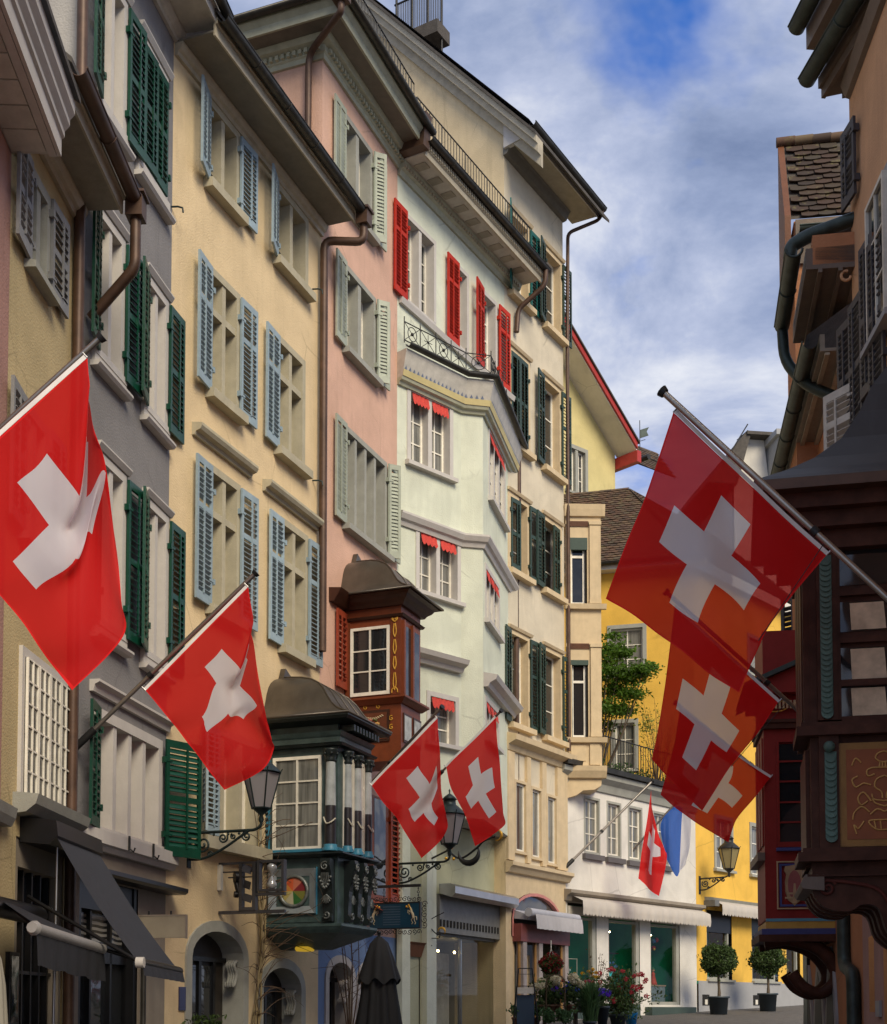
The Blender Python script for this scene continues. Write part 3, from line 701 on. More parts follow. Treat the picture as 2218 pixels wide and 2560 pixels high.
def arch_opening(h, s0, s1, zb, ztop, rise, mf, md, fw=.16, deep=.35, corbel=True, glass=None):
    """arched stone doorway: surround ring with reveal, recessed dark door with glazing, scroll corbel"""
    cx, hw = (s0 + s1) / 2, (s1 - s0) / 2; zs = ztop - rise
    O = archpts(cx, hw, zb, zs, rise); I = archpts(cx, hw - fw, zb, zs, rise - fw)
    mb = MB(); n = len(O)
    for y in (-.03,):
        mb.add([(x, y, z) for x, z in O] + [(x, y, z) for x, z in I], [(i, i + 1, n + i + 1, n + i) for i in range(n - 1)])
    mb.add([(x, -.03, z) for x, z in I] + [(x, deep, z) for x, z in I], [(i, i + 1, n + i + 1, n + i) for i in range(n - 1)])
    mb.add([(x, .0, z) for x, z in O] + [(x, -.03, z) for x, z in O], [(i, i + 1, n + i + 1, n + i) for i in range(n - 1)])
    d = h.part(mb, 'doorway', mf)
    pb = MB(); pb.add([(x, deep - .02, z) for x, z in I], [tuple(range(n))]); h.part(pb, 'door', md, parent=d)
    fb = MB()
    for q in (-.55, .0, .55): fb.box(cx + q * (hw - fw) - .035, cx + q * (hw - fw) + .035, deep - .07, deep - .021, zb, zs)
    fb.box(cx - hw + fw, cx + hw - fw, deep - .08, deep - .021, zs - .04, zs + .03); h.part(fb, 'door_frame', M_BLKMET, parent=d)
    for q0, q1 in ((-.5, -.08), (.08, .5)):
        h.part(MB().quad((cx + q0 * (hw - fw), deep - .04, zb + .3), (cx + q1 * (hw - fw), deep - .04, zb + .3), (cx + q1 * (hw - fw), deep - .04, zs - .1), (cx + q0 * (hw - fw), deep - .04, zs - .1)), 'pane', glass or M_GLASS, parent=d)
    if corbel:
        x = cx + hw - fw - .02
        cb = MB()
        for yq in (0.06, 0.10, 0.14, .18):
            cb.tube(smooth_path([(x - .04, yq, zs - .02), (x - .12, yq, zs - .08), (x - .05, yq, zs - .22), (x - .10, yq, zs - .36), (x - .15, yq, zs - .40), (x - .16, yq, zs - .34)], 4), .028, 6)
        h.part(cb, 'corbel', mf, parent=d)
    return (s0, s1, zb, ztop, O)
ar1 = (F3.s(471), F3.s(625), 0, F3.z(548, 2302)); ar2 = (F3.s(650), F3.s(766), 0, F3.z(708, 2395))
holes3 = [(r[0], r[1], r[2] + .01, r[3]) for r in list(H3.values()) + [g3]]
mb = MB(); wall(h3, 0, L3, max(ar1[3], ar2[3]) + .0, z3e + .05, holes3, M_CREAM, mb=mb)
# ground floor wall, with the arches cut out as fans
def arch_wall(mb, s0, s1, zb, zt, arches, y=0.0):
    x = s0
    for (a, b, c, d, rise) in arches:
        mb.quad((x, y, zb), (a, y, zb), (a, y, zt), (x, y, zt))
        O = archpts((a + b) / 2, (b - a) / 2, zb, d - rise, rise); 
        for (p, q) in zip(O[1:-1], O[2:-1]): mb.quad((p[0], y, p[1]), (q[0], y, q[1]), (q[0], y, zt), (p[0], y, zt))
        x = b
    mb.quad((x, y, zb), (s1, y, zb), (s1, y, zt), (x, y, zt))
zt3 = max(ar1[3], ar2[3])
arch_wall(mb, 0, L3, 0, zt3, [(ar1[0], ar1[1], 0, ar1[3], .55), (ar2[0], ar2[1], 0, ar2[3], .5)])
h3.part(mb, 'wall', M_CREAM); body(h3, 0.002, L3 - .002, 0, z3e + .05, 6, M_CREAM, y=.002)
M_DOOR = mat('dark_oak_door', (0.035, 0.028, 0.022), .5, var=.3)
arch_opening(h3, ar1[0], ar1[1], 0, ar1[3], .55, M_STONE2, M_DOOR); arch_opening(h3, ar2[0], ar2[1], 0, ar2[3], .5, M_STONE2, M_DOOR)
for k, r in H3.items():
    window(h3, r, M_STONE, M_WHITE, M_GLASS, 1, 3, fw=.11, deep=.30, proud=.03, mull=1, mullw=.10, trans=None if k[1] == '1' else .70, sill=.13, sillh=.15)
    if k[1] == '1':
        x = r[0] + (r[1] - r[0]) * .30
        h3.part(MB().tube([(r[0] + .12, .10, r[2] + .28), (r[1] - .12, .10, r[2] + .28)], .018, 6), 'guard_bar', M_BLKMET)
window(h3, g3, M_STONE, M_WHITE, M_CURTW, 1, 1, fw=.11, deep=.30, mull=2, mullw=.10, sill=.16, sillh=.2)
lw3 = .50
def sh3(k, side, ang, **kw):
    r = H3[k]; return shutter(h3, r[0] + .03 if side < 0 else r[1] - .03, r[2] - .04, r[3] - .05, lw3, ang, side, M_SKYB, y=-.06, mid=0 if k[1] == '1' else .66, step=.075, **kw)
sh3('a1', -1, 17); sh3('a1', 1, 2); sh3('b1', -1, 17)
sh3('a2', -1, 8); sh3('a2', 1, 0); sh3('b2', -1, 2)
sh3('a3', -1, 3); sh3('a3', 1, 1); sh3('b3', -1, 1); sh3('b3', 1, 0)
shutter(h3, g3[0] + .06, g3[2] + .02, g3[3] - .05, .42, 0, 1, M_SKYB, y=-.06, mid=.6); shutter(h3, g3[0] + .02, g3[2] + .02, g3[3] - .05, .30, 40, -1, M_SKYB, y=-.06, mid=.6)
for k, (xa, ya, xb) in {'a3': (498, 1062, 640), 'b3': (673, 1203, 806)}.items():
    z = F3.z(xa, ya + 18); s0_, s1_ = F3.s(xa, ya, -.12), F3.s(xb, ya + 100, -.12)
    h3.part(MB().prof([(-.001, z - .12), (-.05, z - .12), (-.07, z - .07), (-.14, z - .05), (-.17, z), (-.17, z + .04), (-.001, z + .07)], s0_, s1_), 'hood_mould', M_STONE)
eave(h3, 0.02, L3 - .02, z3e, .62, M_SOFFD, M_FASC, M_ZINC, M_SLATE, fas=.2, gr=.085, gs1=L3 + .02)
yg = -.62 - .06 - .095; zg = z3e + .17
h3.part(MB().box(L3 - .06, L3 + .16, yg - .11, yg + .10, zg - .26, zg - .02).box(L3 - .09, L3 + .19, yg - .14, yg + .13, zg - .02, zg + .02), 'rain_hopper', M_COPPER)
xp, _ = F3.hit(808, 900, -.11)
zp = F3.z(808, 600, -.11)
h3.part(MB().tube(bend([(L3 + .05, yg, zg - .25), (L3 + .05, yg, zg - .55), (xp, -.12, zp), (xp, -.12, F3.z(808, 1640))], .16), .07, 12), 'downpipe', M_COPPER)
for (px_, py_) in ((430, 520), (783, 725), (783, 1203)):
    s_, z_ = F3.hit(px_, py_)
    h3.part(MB().tube([(s_ - .03, 0, z_), (s_, -.10, z_), (s_ + .02, -.16, z_ - .02), (s_ + .02, -.17, z_ - .09)], .013, 6), 'shutter_stay', M_TEALIRON)

class Sub:
    """another wall face of the same house: parts are given in that face's own (s, y, z)"""
    def __init__(self, h, F):
        self.h = h; self.F = F; self.e = h.e
        base = h.F.w(h.s0); d = F.o - base; d.z = 0
        self.dr = F.rot - h.F.rot
        self.base = Matrix.Rotation(-h.F.rot, 3, 'Z') @ d + Vector((0, 0, -h.g))
        self.R3 = Matrix.Rotation(self.dr, 3, 'Z')
    def part(self, mb, name, mats, loc=(0, 0, 0), rot=None, parent=None, kind=None, label=None):
        if parent is not None: return mb.obj(name, mats, parent, loc, rot, kind, label)
        r = Vector(rot) if rot is not None else Vector((0, 0, 0)); r.z += self.dr
        return mb.obj(name, mats, self.e, self.base + self.R3 @ Vector(loc), r, kind, label)
def side_of(F, s=0.0):
    """the plane through s, square to the facade, seen by someone coming up the lane; its s grows towards the lane"""
    p = F.w(s); h = math.degrees(math.atan2(F.u.x, F.u.y)); return Facade(p.x, p.y, h + 90)
def offset_poly(pts, d):
    """offset an open polyline of (s,y) to its outer (negative-y / right-hand) side by d with mitres"""
    P = [Vector((a, b)) for a, b in pts]; out = []
    N = []
    for a, b in zip(P, P[1:]):
        t = (b - a).normalized(); N.append(Vector((t.y, -t.x)))
    for i, p in enumerate(P):
        if i == 0: n = N[0]; out.append(p + n * d)
        elif i == len(P) - 1: out.append(p + N[-1] * d)
        else:
            n = (N[i - 1] + N[i]).normalized(); out.append(p + n * (d / max(.3, n.dot(N[i]))))
    return [(q.x, q.y) for q in out]
def sweep(mb, pts, prof, mi=0, smooth=False):
    """sweep a closed profile of (outward distance, z) along a wall polyline of (s,y)"""
    rows = [offset_poly(pts, d) for d, z in prof]; n = len(pts); k = len(prof)
    vs = [(rows[j][i][0], rows[j][i][1], prof[j][1]) for i in range(n) for j in range(k)]
    fs = [(i * k + j, i * k + (j + 1) % k, (i + 1) * k + (j + 1) % k, (i + 1) * k + j) for i in range(n - 1) for j in range(k)]
    fs = [f[::-1] for f in fs]
    mb.add(vs, fs, mi, smooth); mb.add(vs[:k], [tuple(range(k))], mi); mb.add(vs[-k:], [tuple(range(k))[::-1]], mi)
    return mb
def sweep_gutter(mb, pts, d0, z, r, seg=8):
    prof = [(d0 + r - r * math.cos(math.pi * i / seg), z - r * math.sin(math.pi * i / seg)) for i in range(seg + 1)]
    prof += [(d0 + r + (r - .008) * math.cos(math.pi * i / seg), z - (r - .008) * math.sin(math.pi * i / seg)) for i in range(seg + 1)]
    return sweep(mb, pts, prof, 0, True)

# ================================================================ pink house with sage shutters
h4 = House('town_house', 'salmon pink house with sage green shutters under a dentilled eave', F4)
L4 = F4.s(992); z4 = F4.z(794, 101)
W4 = {'1': (856, 272, 505, 930), '2': (858, 652, 868, 938), '3': (858, 1057, 1308, 966)}
H4 = {k: F4.rect(*v) for k, v in W4.items()}
zb4 = F4.z(870, 2330); S4 = side_of(F4)
mb = MB(); wall(h4, 0, L4, zb4, z4, [(r[0], r[1], r[2] + .01, r[3]) for r in H4.values()], M_PINK, mb=mb)
h4.part(mb, 'wall', M_PINK); body(h4, 0.0, L4 - .002, 0, z4, 7, M_PINK, y=.001)
a41 = (F4.s(816), F4.s(890), 0, F4.z(852, 2388), .42); a42 = (F4.s(894), F4.s(955), 0, F4.z(922, 2400), .42)
mb = MB(); arch_wall(mb, 0, L4, 0, zb4, [a41, a42]); h4.part(mb, 'ground_floor_wall', M_BLUEW)
for a in (a41, a42): arch_opening(h4, a[0], a[1], 0, a[3], a[4], M_WSTONE, M_DOOR, fw=.13)
for k, r in H4.items():
    window(h4, r, M_STONE2, M_WHITE, M_GLASS, 1, 5, fw=.10, deep=.30, proud=.02, mull=1 if k != '3' else 3, mullw=.13 if k != '3' else .09, sill=.14, sillh=.12)
lw4 = .48
for k in '123':
    r = H4[k]
    shutter(h4, r[0] + .02, r[2] - .02, r[3] - .02, lw4, 2, -1, M_SAGE, y=-.06, mid=0, step=.07, open_=1.15); shutter(h4, r[1] - .02, r[2] - .02, r[3] - .02, lw4, 4, 1, M_SAGE, y=-.06, mid=0, step=.07, open_=1.15)
    shutter(h4, r[1] + .0, r[2] - .02, r[3] - .02, .25, 42, 1, M_SAGE, y=-.05, mid=0, step=.07, open_=1.15, bar=False)
# eave on the lane front and round the near side
ring = [(0, 6.0), (0, 0), (L4, 0)]
ov4 = .58
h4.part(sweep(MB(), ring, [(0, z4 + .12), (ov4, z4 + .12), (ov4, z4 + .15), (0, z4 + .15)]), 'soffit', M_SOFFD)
h4.part(sweep(MB(), ring, [(.002, z4 - .22), (.05, z4 - .22), (.06, z4 - .14), (.09, z4 - .12), (.09, z4 - .01), (.20, z4 + .02), (.24, z4 + .115), (.002, z4 + .115)]), 'cornice', M_SOFFG)
h4.part(sweep(MB(), ring, [(ov4 - .03, z4 + .08), (ov4 + .012, z4 + .08), (ov4 + .03, z4 + .2), (ov4 + .10, z4 + .28), (ov4 + .10, z4 + .34), (ov4 - .03, z4 + .34)]), 'fascia', M_SOFFG)
db = MB(); x = .03
while x < L4: db.box(x, x + .06, -.15, -.09, z4 - .10, z4 - .02); x += .115
x = .0
while x < 5.9: db.box(-.15, -.09, x, x + .06, z4 - .10, z4 - .02); x += .115
h4.part(db, 'dentil', M_SOFFG, kind='stuff')
h4.part(sweep_gutter(MB(), ring, ov4 + .10, z4 + .36, .08), 'gutter', M_ZINC)
rb = MB(); rb.add([(-ov4 - .1, -ov4 - .1, z4 + .38), (L4, -ov4 - .1, z4 + .38), (L4, 3, z4 + 2.6), (2.6, 3, z4 + 2.6), (-ov4 - .1, 6, z4 + .38), (2.6, 6, z4 + 2.6)], [(0, 1, 2, 3), (0, 3, 5, 4)]); h4.part(rb, 'roof', M_SLATE)
h4.part(MB().box(-ov4 - .26, -ov4 - .04, -ov4 - .26, -ov4 - .0, z4 + .12, z4 + .40), 'rain_hopper', M_COPPER)
q4a, q4b = S4.hit(772, 136, -.12), S4.hit(769, 300, -.12)
h4.part(MB().tube(bend([(-ov4 - .15, -ov4 - .13, z4 + .1), (-ov4 - .15, -ov4 - .13, z4 - .05), (-.12, -q4a[0], q4a[1]), (-.12, -q4b[0], q4b[1] - 3)], .22), .06, 10), 'downpipe', M_COPPER)
railing(h4, [(0.25, -.45, z4 + .42), (L4 * .93, -.45, z4 + .42)], .85, M_IRON, gap=.13)

# ================================================================ mint house: a splayed three-sided bay under a set-back storey with red shutters
h5 = House('town_house', 'pale mint green house with bright red shutters above an angled bay', F5)
L5 = F5.s(1281)
F5a = Facade(F5.o.x, F5.o.y, 44); pa = F5a.w(F5a.s(1153)); F5b = Facade(pa.x, pa.y, 77); pb = F5b.w(F5b.s(1208)); F5c = Facade(pb.x, pb.y, 13.0)
A5, B5, C5 = Sub(h5, F5a), Sub(h5, F5b), Sub(h5, F5c)
La, Lb, Lc = F5a.s(1153), F5b.s(1208), F5c.s(1281)
z5t = F5.z(1149, 600); zdk = F5a.z(1040, 902)
def loc5(F, s, y=0):
    p = F.w(s, y) - F5.o; return (p.dot(F5.u), p.dot(F5.n))
bay = [loc5(F5a, 0), loc5(F5a, La), loc5(F5b, Lb), loc5(F5c, Lc)]
zc5 = F5a.z(1080, 1645); zg5 = F5a.z(1150, 2045)
R5 = {'a': F5.rect(1010, 528, 750, 1088), 'b': F5.rect(1141, 679, 850, 1170), 'c': F5.rect(1203, 739, 905, 1241)}
zb5 = F5.z(1100, 834) + .02; zt5 = R5['a'][3]
for k in R5: q = R5[k]; R5[k] = (q[0], q[1], zb5, zt5)
wall(h5, 0, L5, zdk - .3, z5t + .6, [(r[0], r[1], r[2] + .01, r[3]) for r in R5.values()], M_MINT); body(h5, 0.001, L5 - .001, 0, z5t + .6, 6, M_MINT, y=.02)
for k, r in R5.items(): window(h5, r, M_STONE2 if 0 else M_WSTONE, M_WHITE, M_GLASS, 1, 4, fw=.09, deep=.26, mull=1 if k == 'a' else 0, mullw=.11, sill=.0)
h5.part(MB().prof([(-.001, zb5 - .14), (-.07, zb5 - .14), (-.10, zb5 - .03), (-.001, zb5)], .05, L5), 'sill_course', M_WSTONE)
lw5 = .52
for (s, sd, an) in ((R5['a'][0] + .01, -1, 2), (R5['b'][0] + .0, -1, 0), (R5['c'][0] + .0, -1, 9), (R5['c'][1] + .02, 1, 0)):
    shutter(h5, s, zb5 - .02, zt5 - .02, lw5, an, sd, M_RED, y=-.07, mid=.70, step=.075)
# main eave with painted soffit, gutter and roof-terrace railing
ov5 = .62; ze5 = F5.atz(1149, 560, F5.z(1149, 600))
h5.part(MB().prof([(0, z5t + .28), (-ov5, z5t + .28), (-ov5, z5t + .31), (0, z5t + .31)], 0, L5 + .25), 'soffit', M_OFFW)
for i in range(9):
    x = .25 + i * (L5 - .2) / 9; h5.part(MB().box(x, x + .22, -ov5 + .14, -.22, z5t + .268, z5t + .279), 'soffit_panel', M_SOFF)
h5.part(MB().prof([(-.001, z5t + .02), (-.05, z5t + .02), (-.08, z5t + .12), (-.13, z5t + .14), (-.18, z5t + .27), (-.001, z5t + .27)], 0, L5 + .2), 'cornice', M_SOFFG)
h5.part(MB().prof([(-ov5 + .02, z5t + .22), (-ov5 - .02, z5t + .22), (-ov5 - .03, z5t + .32), (-ov5 - .06, z5t + .34), (-ov5 - .06, z5t + .46), (-ov5 + .02, z5t + .46)], 0, L5 + .28), 'fascia', M_FASC)
db = MB(); x = .02
while x < L5 + .2: db.box(x, x + .045, -ov5 - .085, -ov5 - .061, z5t + .35, z5t + .45); x += .09
x = .02
while x < L5 + .1: db.box(x, x + .05, -.175, -.131, z5t + .15, z5t + .21); x += .1
h5.part(db, 'dentil', M_FASC, kind='stuff')
h5.part(halfpipe(MB(), -.05, L5 + .32, -ov5 - .15, z5t + .52, .08), 'gutter', M_ZINC)
h5.part(MB().add([(-.1, -ov5 - .1, z5t + .48), (L5 + .3, -ov5 - .1, z5t + .48), (L5 + .3, 5, z5t + .8), (-.1, 5, z5t + .8)], [(0, 1, 2, 3)]), 'roof', M_SLATE)
h5.part(MB().tube(bend([(L5 + .22, -ov5 - .15, z5t + .48), (L5 + .24, -ov5 - .12, z5t + .12), (L5 + .10, -.12, z5t - .35), (L5 + .06, -.10, z5t - .9)], .14), .06, 10), 'downpipe', M_COPPER)
railing(h5, [(.05, .9, z5t + .55), (.05, -.42, z5t + .55), (L5 + .1, -.42, z5t + .55)], .95, M_IRON, gap=.125)
h5.part(MB().prof([(-.02, z5t + .3), (-ov5 - .1, z5t + .3), (-ov5 - .16, z5t + .95), (.3, z5t + 1.05)], -.22, .02), 'roof_end', M_COPPER)
# bay walls
ra1 = F5a.rect(1017, 962, 1150, 1132); ra2 = F5a.rect(1039, 1313, 1472, 1151); ra3 = F5a.rect(1066, 1725, 1850, 1146)
rc1 = F5c.rect(1221, 1062, 1240, 1262); rc2 = F5c.rect(1206, 1396, 1536, 1248); rc3 = F5c.rect(1204, 1728, 1832, 1246)
rc1, rc2, rc3 = [(max(r[0], .16), r[1], r[2], r[3]) for r in (rc1, rc2, rc3)]
wall(A5, 0, La, zg5, zdk, [(r[0], r[1], r[2] + .01, r[3]) for r in (ra1, ra2, ra3)], M_MINT); wall(B5, 0, Lb, zg5, zdk, [], M_MINT); wall(C5, 0, Lc, zg5, zdk, [(r[0], r[1], r[2] + .01, r[3]) for r in (rc1, rc2, rc3)], M_MINT)
h5.part(MB().slab([(.02, .05)] + offset_poly(bay, -.02)[0:], zg5 - .02, zg5 + .0), 'bay_soffit', M_PALE); h5.part(MB().slab([(.02, .3)] + bay, zdk - .04, zdk - .002), 'deck', M_ZINC)
VAL = M_VAL = mat('red_scalloped_cloth', (0.55, 0.05, 0.035), .8, var=.2, scale=30, bump=.3, bscale=90)
def valance(hh, w, x0, x1, zt, y, drop=.24):
    n = max(3, int((x1 - x0) / .09)); mb = MB(); P = []
    for i in range(n * 6 + 1):
        t = i / 6; sc = abs(math.sin(math.pi * t)); x = x0 + (x1 - x0) * i / (n * 6)
        P.append([(x, y + .008 * math.sin(t * 5), zt), (x, y - .02 + .012 * math.sin(t * 7), zt - drop * .5), (x, y - .04, zt - drop * .8 - .05 * sc)])
    mb.grid(P); hh.part(mb, 'valance', VAL, parent=w)
for (hh, r, mu) in ((A5, ra1, 1), (A5, ra2, 1), (A5, ra3, 0), (C5, rc1, 2), (C5, rc2, 2), (C5, rc3, 2)):
    w = window(hh, r, M_WSTONE, M_WHITE, M_CURT if hh is A5 else M_GLASS, 1 if hh is C5 else 2, 3, fw=.10, deep=.26 if hh is A5 else .13, mull=mu, mullw=.11, sill=.10, sillh=.10, proud=.02)
    xs = [r[0] + .10] + [r[0] + .1 + (r[1] - r[0] - .2) * (i + 1) / (mu + 1) for i in range(mu)] + [r[1] - .10]
    for q0, q1 in zip(xs, xs[1:]): valance(hh, w, q0 + .05, q1 - .05, r[3] - .10, -.005)
# cornices that follow the bay
M_ARROW = mat('arrow_blue_paint', (0.16, 0.20, 0.30), .7); M_YBAND = mat('yellow_band_paint', (0.56, 0.47, 0.22), .7)
h5.part(sweep(MB(), bay, [(.002, zdk - .66), (.05, zdk - .66), (.07, zdk - .60), (.13, zdk - .58), (.15, zdk - .53), (.002, zdk - .53)]), 'cornice', M_SOFFG)
h5.part(sweep(MB(), bay, [(.002, zdk - .528), (.15, zdk - .528), (.26, zdk - .06), (.26, zdk - .01), (.002, zdk - .01)]), 'frieze', M_OFFW)
h5.part(sweep(MB(), bay, [(.16, zdk - .52), (.166, zdk - .52), (.196, zdk - .405), (.185, zdk - .405)]), 'painted_band', M_YBAND)
for F_, S_, L_ in ((F5a, A5, La), (F5b, B5, Lb), (F5c, C5, Lc)):
    n = max(4, int(L_ / .11))
    for i in range(n):
        x = L_ * (i + .5) / n; mb = MB()
        for (dx0, dx1, q0, q1) in ((-.008, .008, -.50, -.33), (-.033, -.006, -.395, -.375), (.006, .033, -.395, -.375), (-.02, .02, -.37, -.352)):
            f = lambda q: -(.152 + (q + .528) / .468 * .11) - .006
            mb.add([(x + dx0, f(q0), zdk + q0), (x + dx1, f(q0), zdk + q0), (x + dx1, f(q1), zdk + q1), (x + dx0, f(q1), zdk + q1)], [(0, 1, 2, 3)])
        S_.part(mb, 'painted_arrow', M_ARROW)
h5.part(sweep_gutter(MB(), bay, .24, zdk + .07, .075), 'gutter', M_ZINC)
zs5 = F5a.z(1080, 1322)
h5.part(sweep(MB(), bay, [(.002, zs5 - .16), (.04, zs5 - .16), (.07, zs5 - .08), (.12, zs5 - .05), (.17, zs5 + .04), (.17, zs5 + .08), (.002, zs5 + .13)]), 'string_course', M_WSTONE)
for (S_, x0_, x1_, q) in ((A5, .30, La - .05, zc5), (C5, .02, Lc - .25, F5c.z(1230, 1720))):
    S_.part(MB().prof([(-.001, q - .18), (-.10, q - .18), (-.14, q - .10), (-.26, q - .04), (-.30, q + .05), (-.001, q + .12)], x0_, x1_), 'hood_mould', M_WSTONE)
# balcony railing with rings and crossed bars
rl = offset_poly(bay, .20); up = .50
rail5 = MB(); zr = zdk + .12
pts = [Vector((*p, zr)) for p in rl]
for dz in (.05, .42): rail5.tube([p + Vector((0, 0, dz)) for p in pts], .011, 6)
ro = h5.part(rail5, 'balcony_railing', M_IRON)
for p, q in zip(pts, pts[1:]):
    L = (q - p).length; n = max(1, round(L / .42)); 
    for i in range(n):
        a, b = p.lerp(q, i / n), p.lerp(q, (i + 1) / n); m_ = (a + b) / 2 + Vector((0, 0, .235)); d = (b - a) / 2
        cb = MB(); cb.tube([a, a + Vector((0, 0, .52))], .012, 6); cb.tube([a + Vector((0, 0, .05)), b + Vector((0, 0, .42))], .007, 5); cb.tube([a + Vector((0, 0, .42)), b + Vector((0, 0, .05))], .007, 5)
        if i % 2 == 0: cb.tube([m_ + d * .55 * math.cos(t * math.pi / 8) + Vector((0, 0, .14 * math.sin(t * math.pi / 8))) for t in range(17)], .009, 5); cb.ball(m_, .035, 8)
        else:
            cb.tube([m_ - Vector((0, 0, .15)), m_ + Vector((0, 0, .15))], .007, 5); cb.tube([m_ - d * .5, m_ + d * .5], .007, 5); cb.ball(m_, .025, 8)
        h5.part(cb, 'railing_panel', M_IRON, parent=ro)
# long downpipe at the far corner
xq = Lc - .03
C5.part(MB().tube([(xq, -.16, F5c.z(1290, 1085)), (xq, -.16, F5c.z(1280, 1440)), (xq - .02, -.10, F5c.z(1280, 1460)), (xq - .02, -.10, zg5 - .3)], .06, 10), 'downpipe', M_COPPER)
# recessed ground floor: pilasters, olive back wall, shop window
g0 = .02; Fg = Facade(*(F5.w(0.0, -.05).to_tuple()[:2]), hd(2700)); G5 = Sub(h5, Fg)
sx = lambda px: Fg.s(px, 2300)
zgt = zg5 - .02; shp = (sx(1084), sx(1243), ground(27), Fg.z(1160, 2340)); drr = (sx(1016), sx(1050), ground(26), Fg.z(1033, 2360))
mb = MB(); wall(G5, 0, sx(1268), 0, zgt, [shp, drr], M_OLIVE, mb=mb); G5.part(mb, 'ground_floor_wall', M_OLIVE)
for q0, q1 in ((992, 1012), (1054, 1078), (1248, 1268)): G5.part(MB().box(sx(q0), sx(q1), -.12, -.001, 0, zgt - .01), 'pilaster', M_MINT)
M_BROWNP = paint('brown_door_paint', (.16, .06, .025))
dd = G5.part(MB().box(drr[0], drr[1], .02, .06, drr[2], drr[3]), 'door', M_OLIVE); G5.part(MB().prof([(-.10, drr[3] - .02), (-.02, drr[3] - .25), (.02, drr[3] - .25), (.02, drr[3] + .03), (-.14, drr[3] + .03)], drr[0] - .02, drr[1] + .02), 'door_hood', M_BROWNP, parent=dd)
M_SHOPW = mat('shop_wall', (.30, .27, .20), .8, var=.2, scale=1.5); M_ANTH = paint('grey_metal_cladding', (.16, .16, .15))
a, b, c, d = shp
sf = G5.part(MB().box(a, a + .06, -.02, .25, c, d).box(b - .06, b, -.02, .25, c, d).box(a + .06, b - .06, -.02, .25, d - .06, d), 'shop_front', M_ANTH)
G5.part(MB().box(a, b, -.14, -.022, d - .0, d + .78), 'fascia', M_ANTH)
gr = MB()
n = 20
for i in range(n): x = a + (b - a) * i / n; gr.box(x, x + (b - a) / n * .35, -.16, -.142, d + .12, d + .26)
G5.part(gr, 'vent_grille', M_DARK, kind='stuff')
G5.part(MB().prof([(-.141, d + .79), (-.42, d + .70), (-.50, d + .78), (-.50, d + .92), (-.40, d + .98), (-.141, d + .98)], a - .03, b + .08), 'awning_box', M_ALU)
G5.part(MB().quad((a + .06, .03, c), (b - .06, .03, c), (b - .06, .03, d - .06), (a + .06, .03, d - .06)), 'pane', M_SHOPG, parent=sf)
G5.part(MB().box(a, b, 1.3, 1.35, c, d).box(a, a + .05, .26, 1.3, c, d).box(b - .05, b, .26, 1.3, c, d).box(a, b, .26, 1.3, d - .05, d), 'shop_wall', M_SHOPW, parent=sf)
G5.part(MB().box(a + (b - a) * .45, a + (b - a) * .62, .9, .94, c + .2, d - .5).box(a + (b - a) * .66, b - .2, 1.1, 1.14, c, d - .3), 'display_panel', M_WHITE, parent=sf)
for q_ in (.12, .35, .6): G5.part(MB().ball((a + (b - a) * q_, .45, d - .32), .028, 8), 'spot_lamp', emit('warm_lamp', (1.0, .72, .30), 18.0), parent=sf)
G5.part(MB().tube([(a + (b - a) * .52, .2, c), (a + (b - a) * .52, .2, d - .06)], .05, 10), 'post', M_ALU, parent=sf)

# ================================================================ tall clay-cream house with dark green shutters
h6 = House('town_house', 'tall clay cream gabled house with dark green shutters', F6)
L6 = F6.s(1411); z6 = F6.z(1264, 372); S6 = Sub(h6, side_of(F6)); Fs6 = S6.F
W6 = {'a1': (1299, 545, 760, 1324), 'b1': (1364, 617, 806, 1397), 'a2': (1286, 868, 1110, 1323), 'b2': (1361, 945, 1168, 1395), 'a3': (1290, 1243, 1430, 1322), 'b3': (1362, 1285, 1475, 1395), 'a4': (1297, 1576, 1812, 1324), 'b4': (1364, 1620, 1842, 1397)}
H6 = {k: F6.rect(*v) for k, v in W6.items()}
for row in '1234':
    zb, zt = (H6['a' + row][2] + H6['b' + row][2]) / 2, (H6['a' + row][3] + H6['b' + row][3]) / 2
    for c in 'ab': q = H6[c + row]; H6[c + row] = (q[0], q[1], zb, zt)
ws = [H6[k][1] - H6[k][0] for k in H6]; print('B6 widths', [round(x, 2) for x in ws])
for k in H6:
    q = H6[k]; cx = (q[0] + q[1]) / 2 if k[0] == 'b' else q[1] - .53; H6[k] = (cx - .53, cx + .53, q[2], q[3])
T6 = [F6.rect(*v) for v in ((1281, 1948, 2132, 1312), (1322, 1965, 2147, 1350), (1361, 1984, 2162, 1388))]
zco = F6.z(1281, 1850); zlo = F6.z(1281, 2166)
arc6 = (F6.s(1276), F6.s(1398), F6.z(1330, 2300), F6.z(1330, 2232))
shop6 = (F6.s(1284), F6.s(1396), ground(30), F6.z(1330, 2345))
mb = MB(); wall(h6, 0, L6, zlo, z6 + .1, [(r[0], r[1], r[2] + .01, r[3]) for r in list(H6.values()) + T6], M_CLAY, mb=mb)
mb.box(0.0, L6, -.06, -.002, zlo, zco - .12) if 0 else None
h6.part(mb, 'wall', M_CLAY)
for k, r in H6.items():
    window(h6, r, M_BEIGE, M_WHITE, M_GLASS, 2, 3, fw=.12, deep=.26, proud=.03, sill=.14, sillh=.14)
    h6.part(MB().prof([(-.031, r[3] - .01), (-.07, r[3] - .01), (-.10, r[3] + .05), (-.031, r[3] + .07)], r[0] - .04, r[1] + .04), 'drip_mould', M_BEIGE)
lw6 = .46
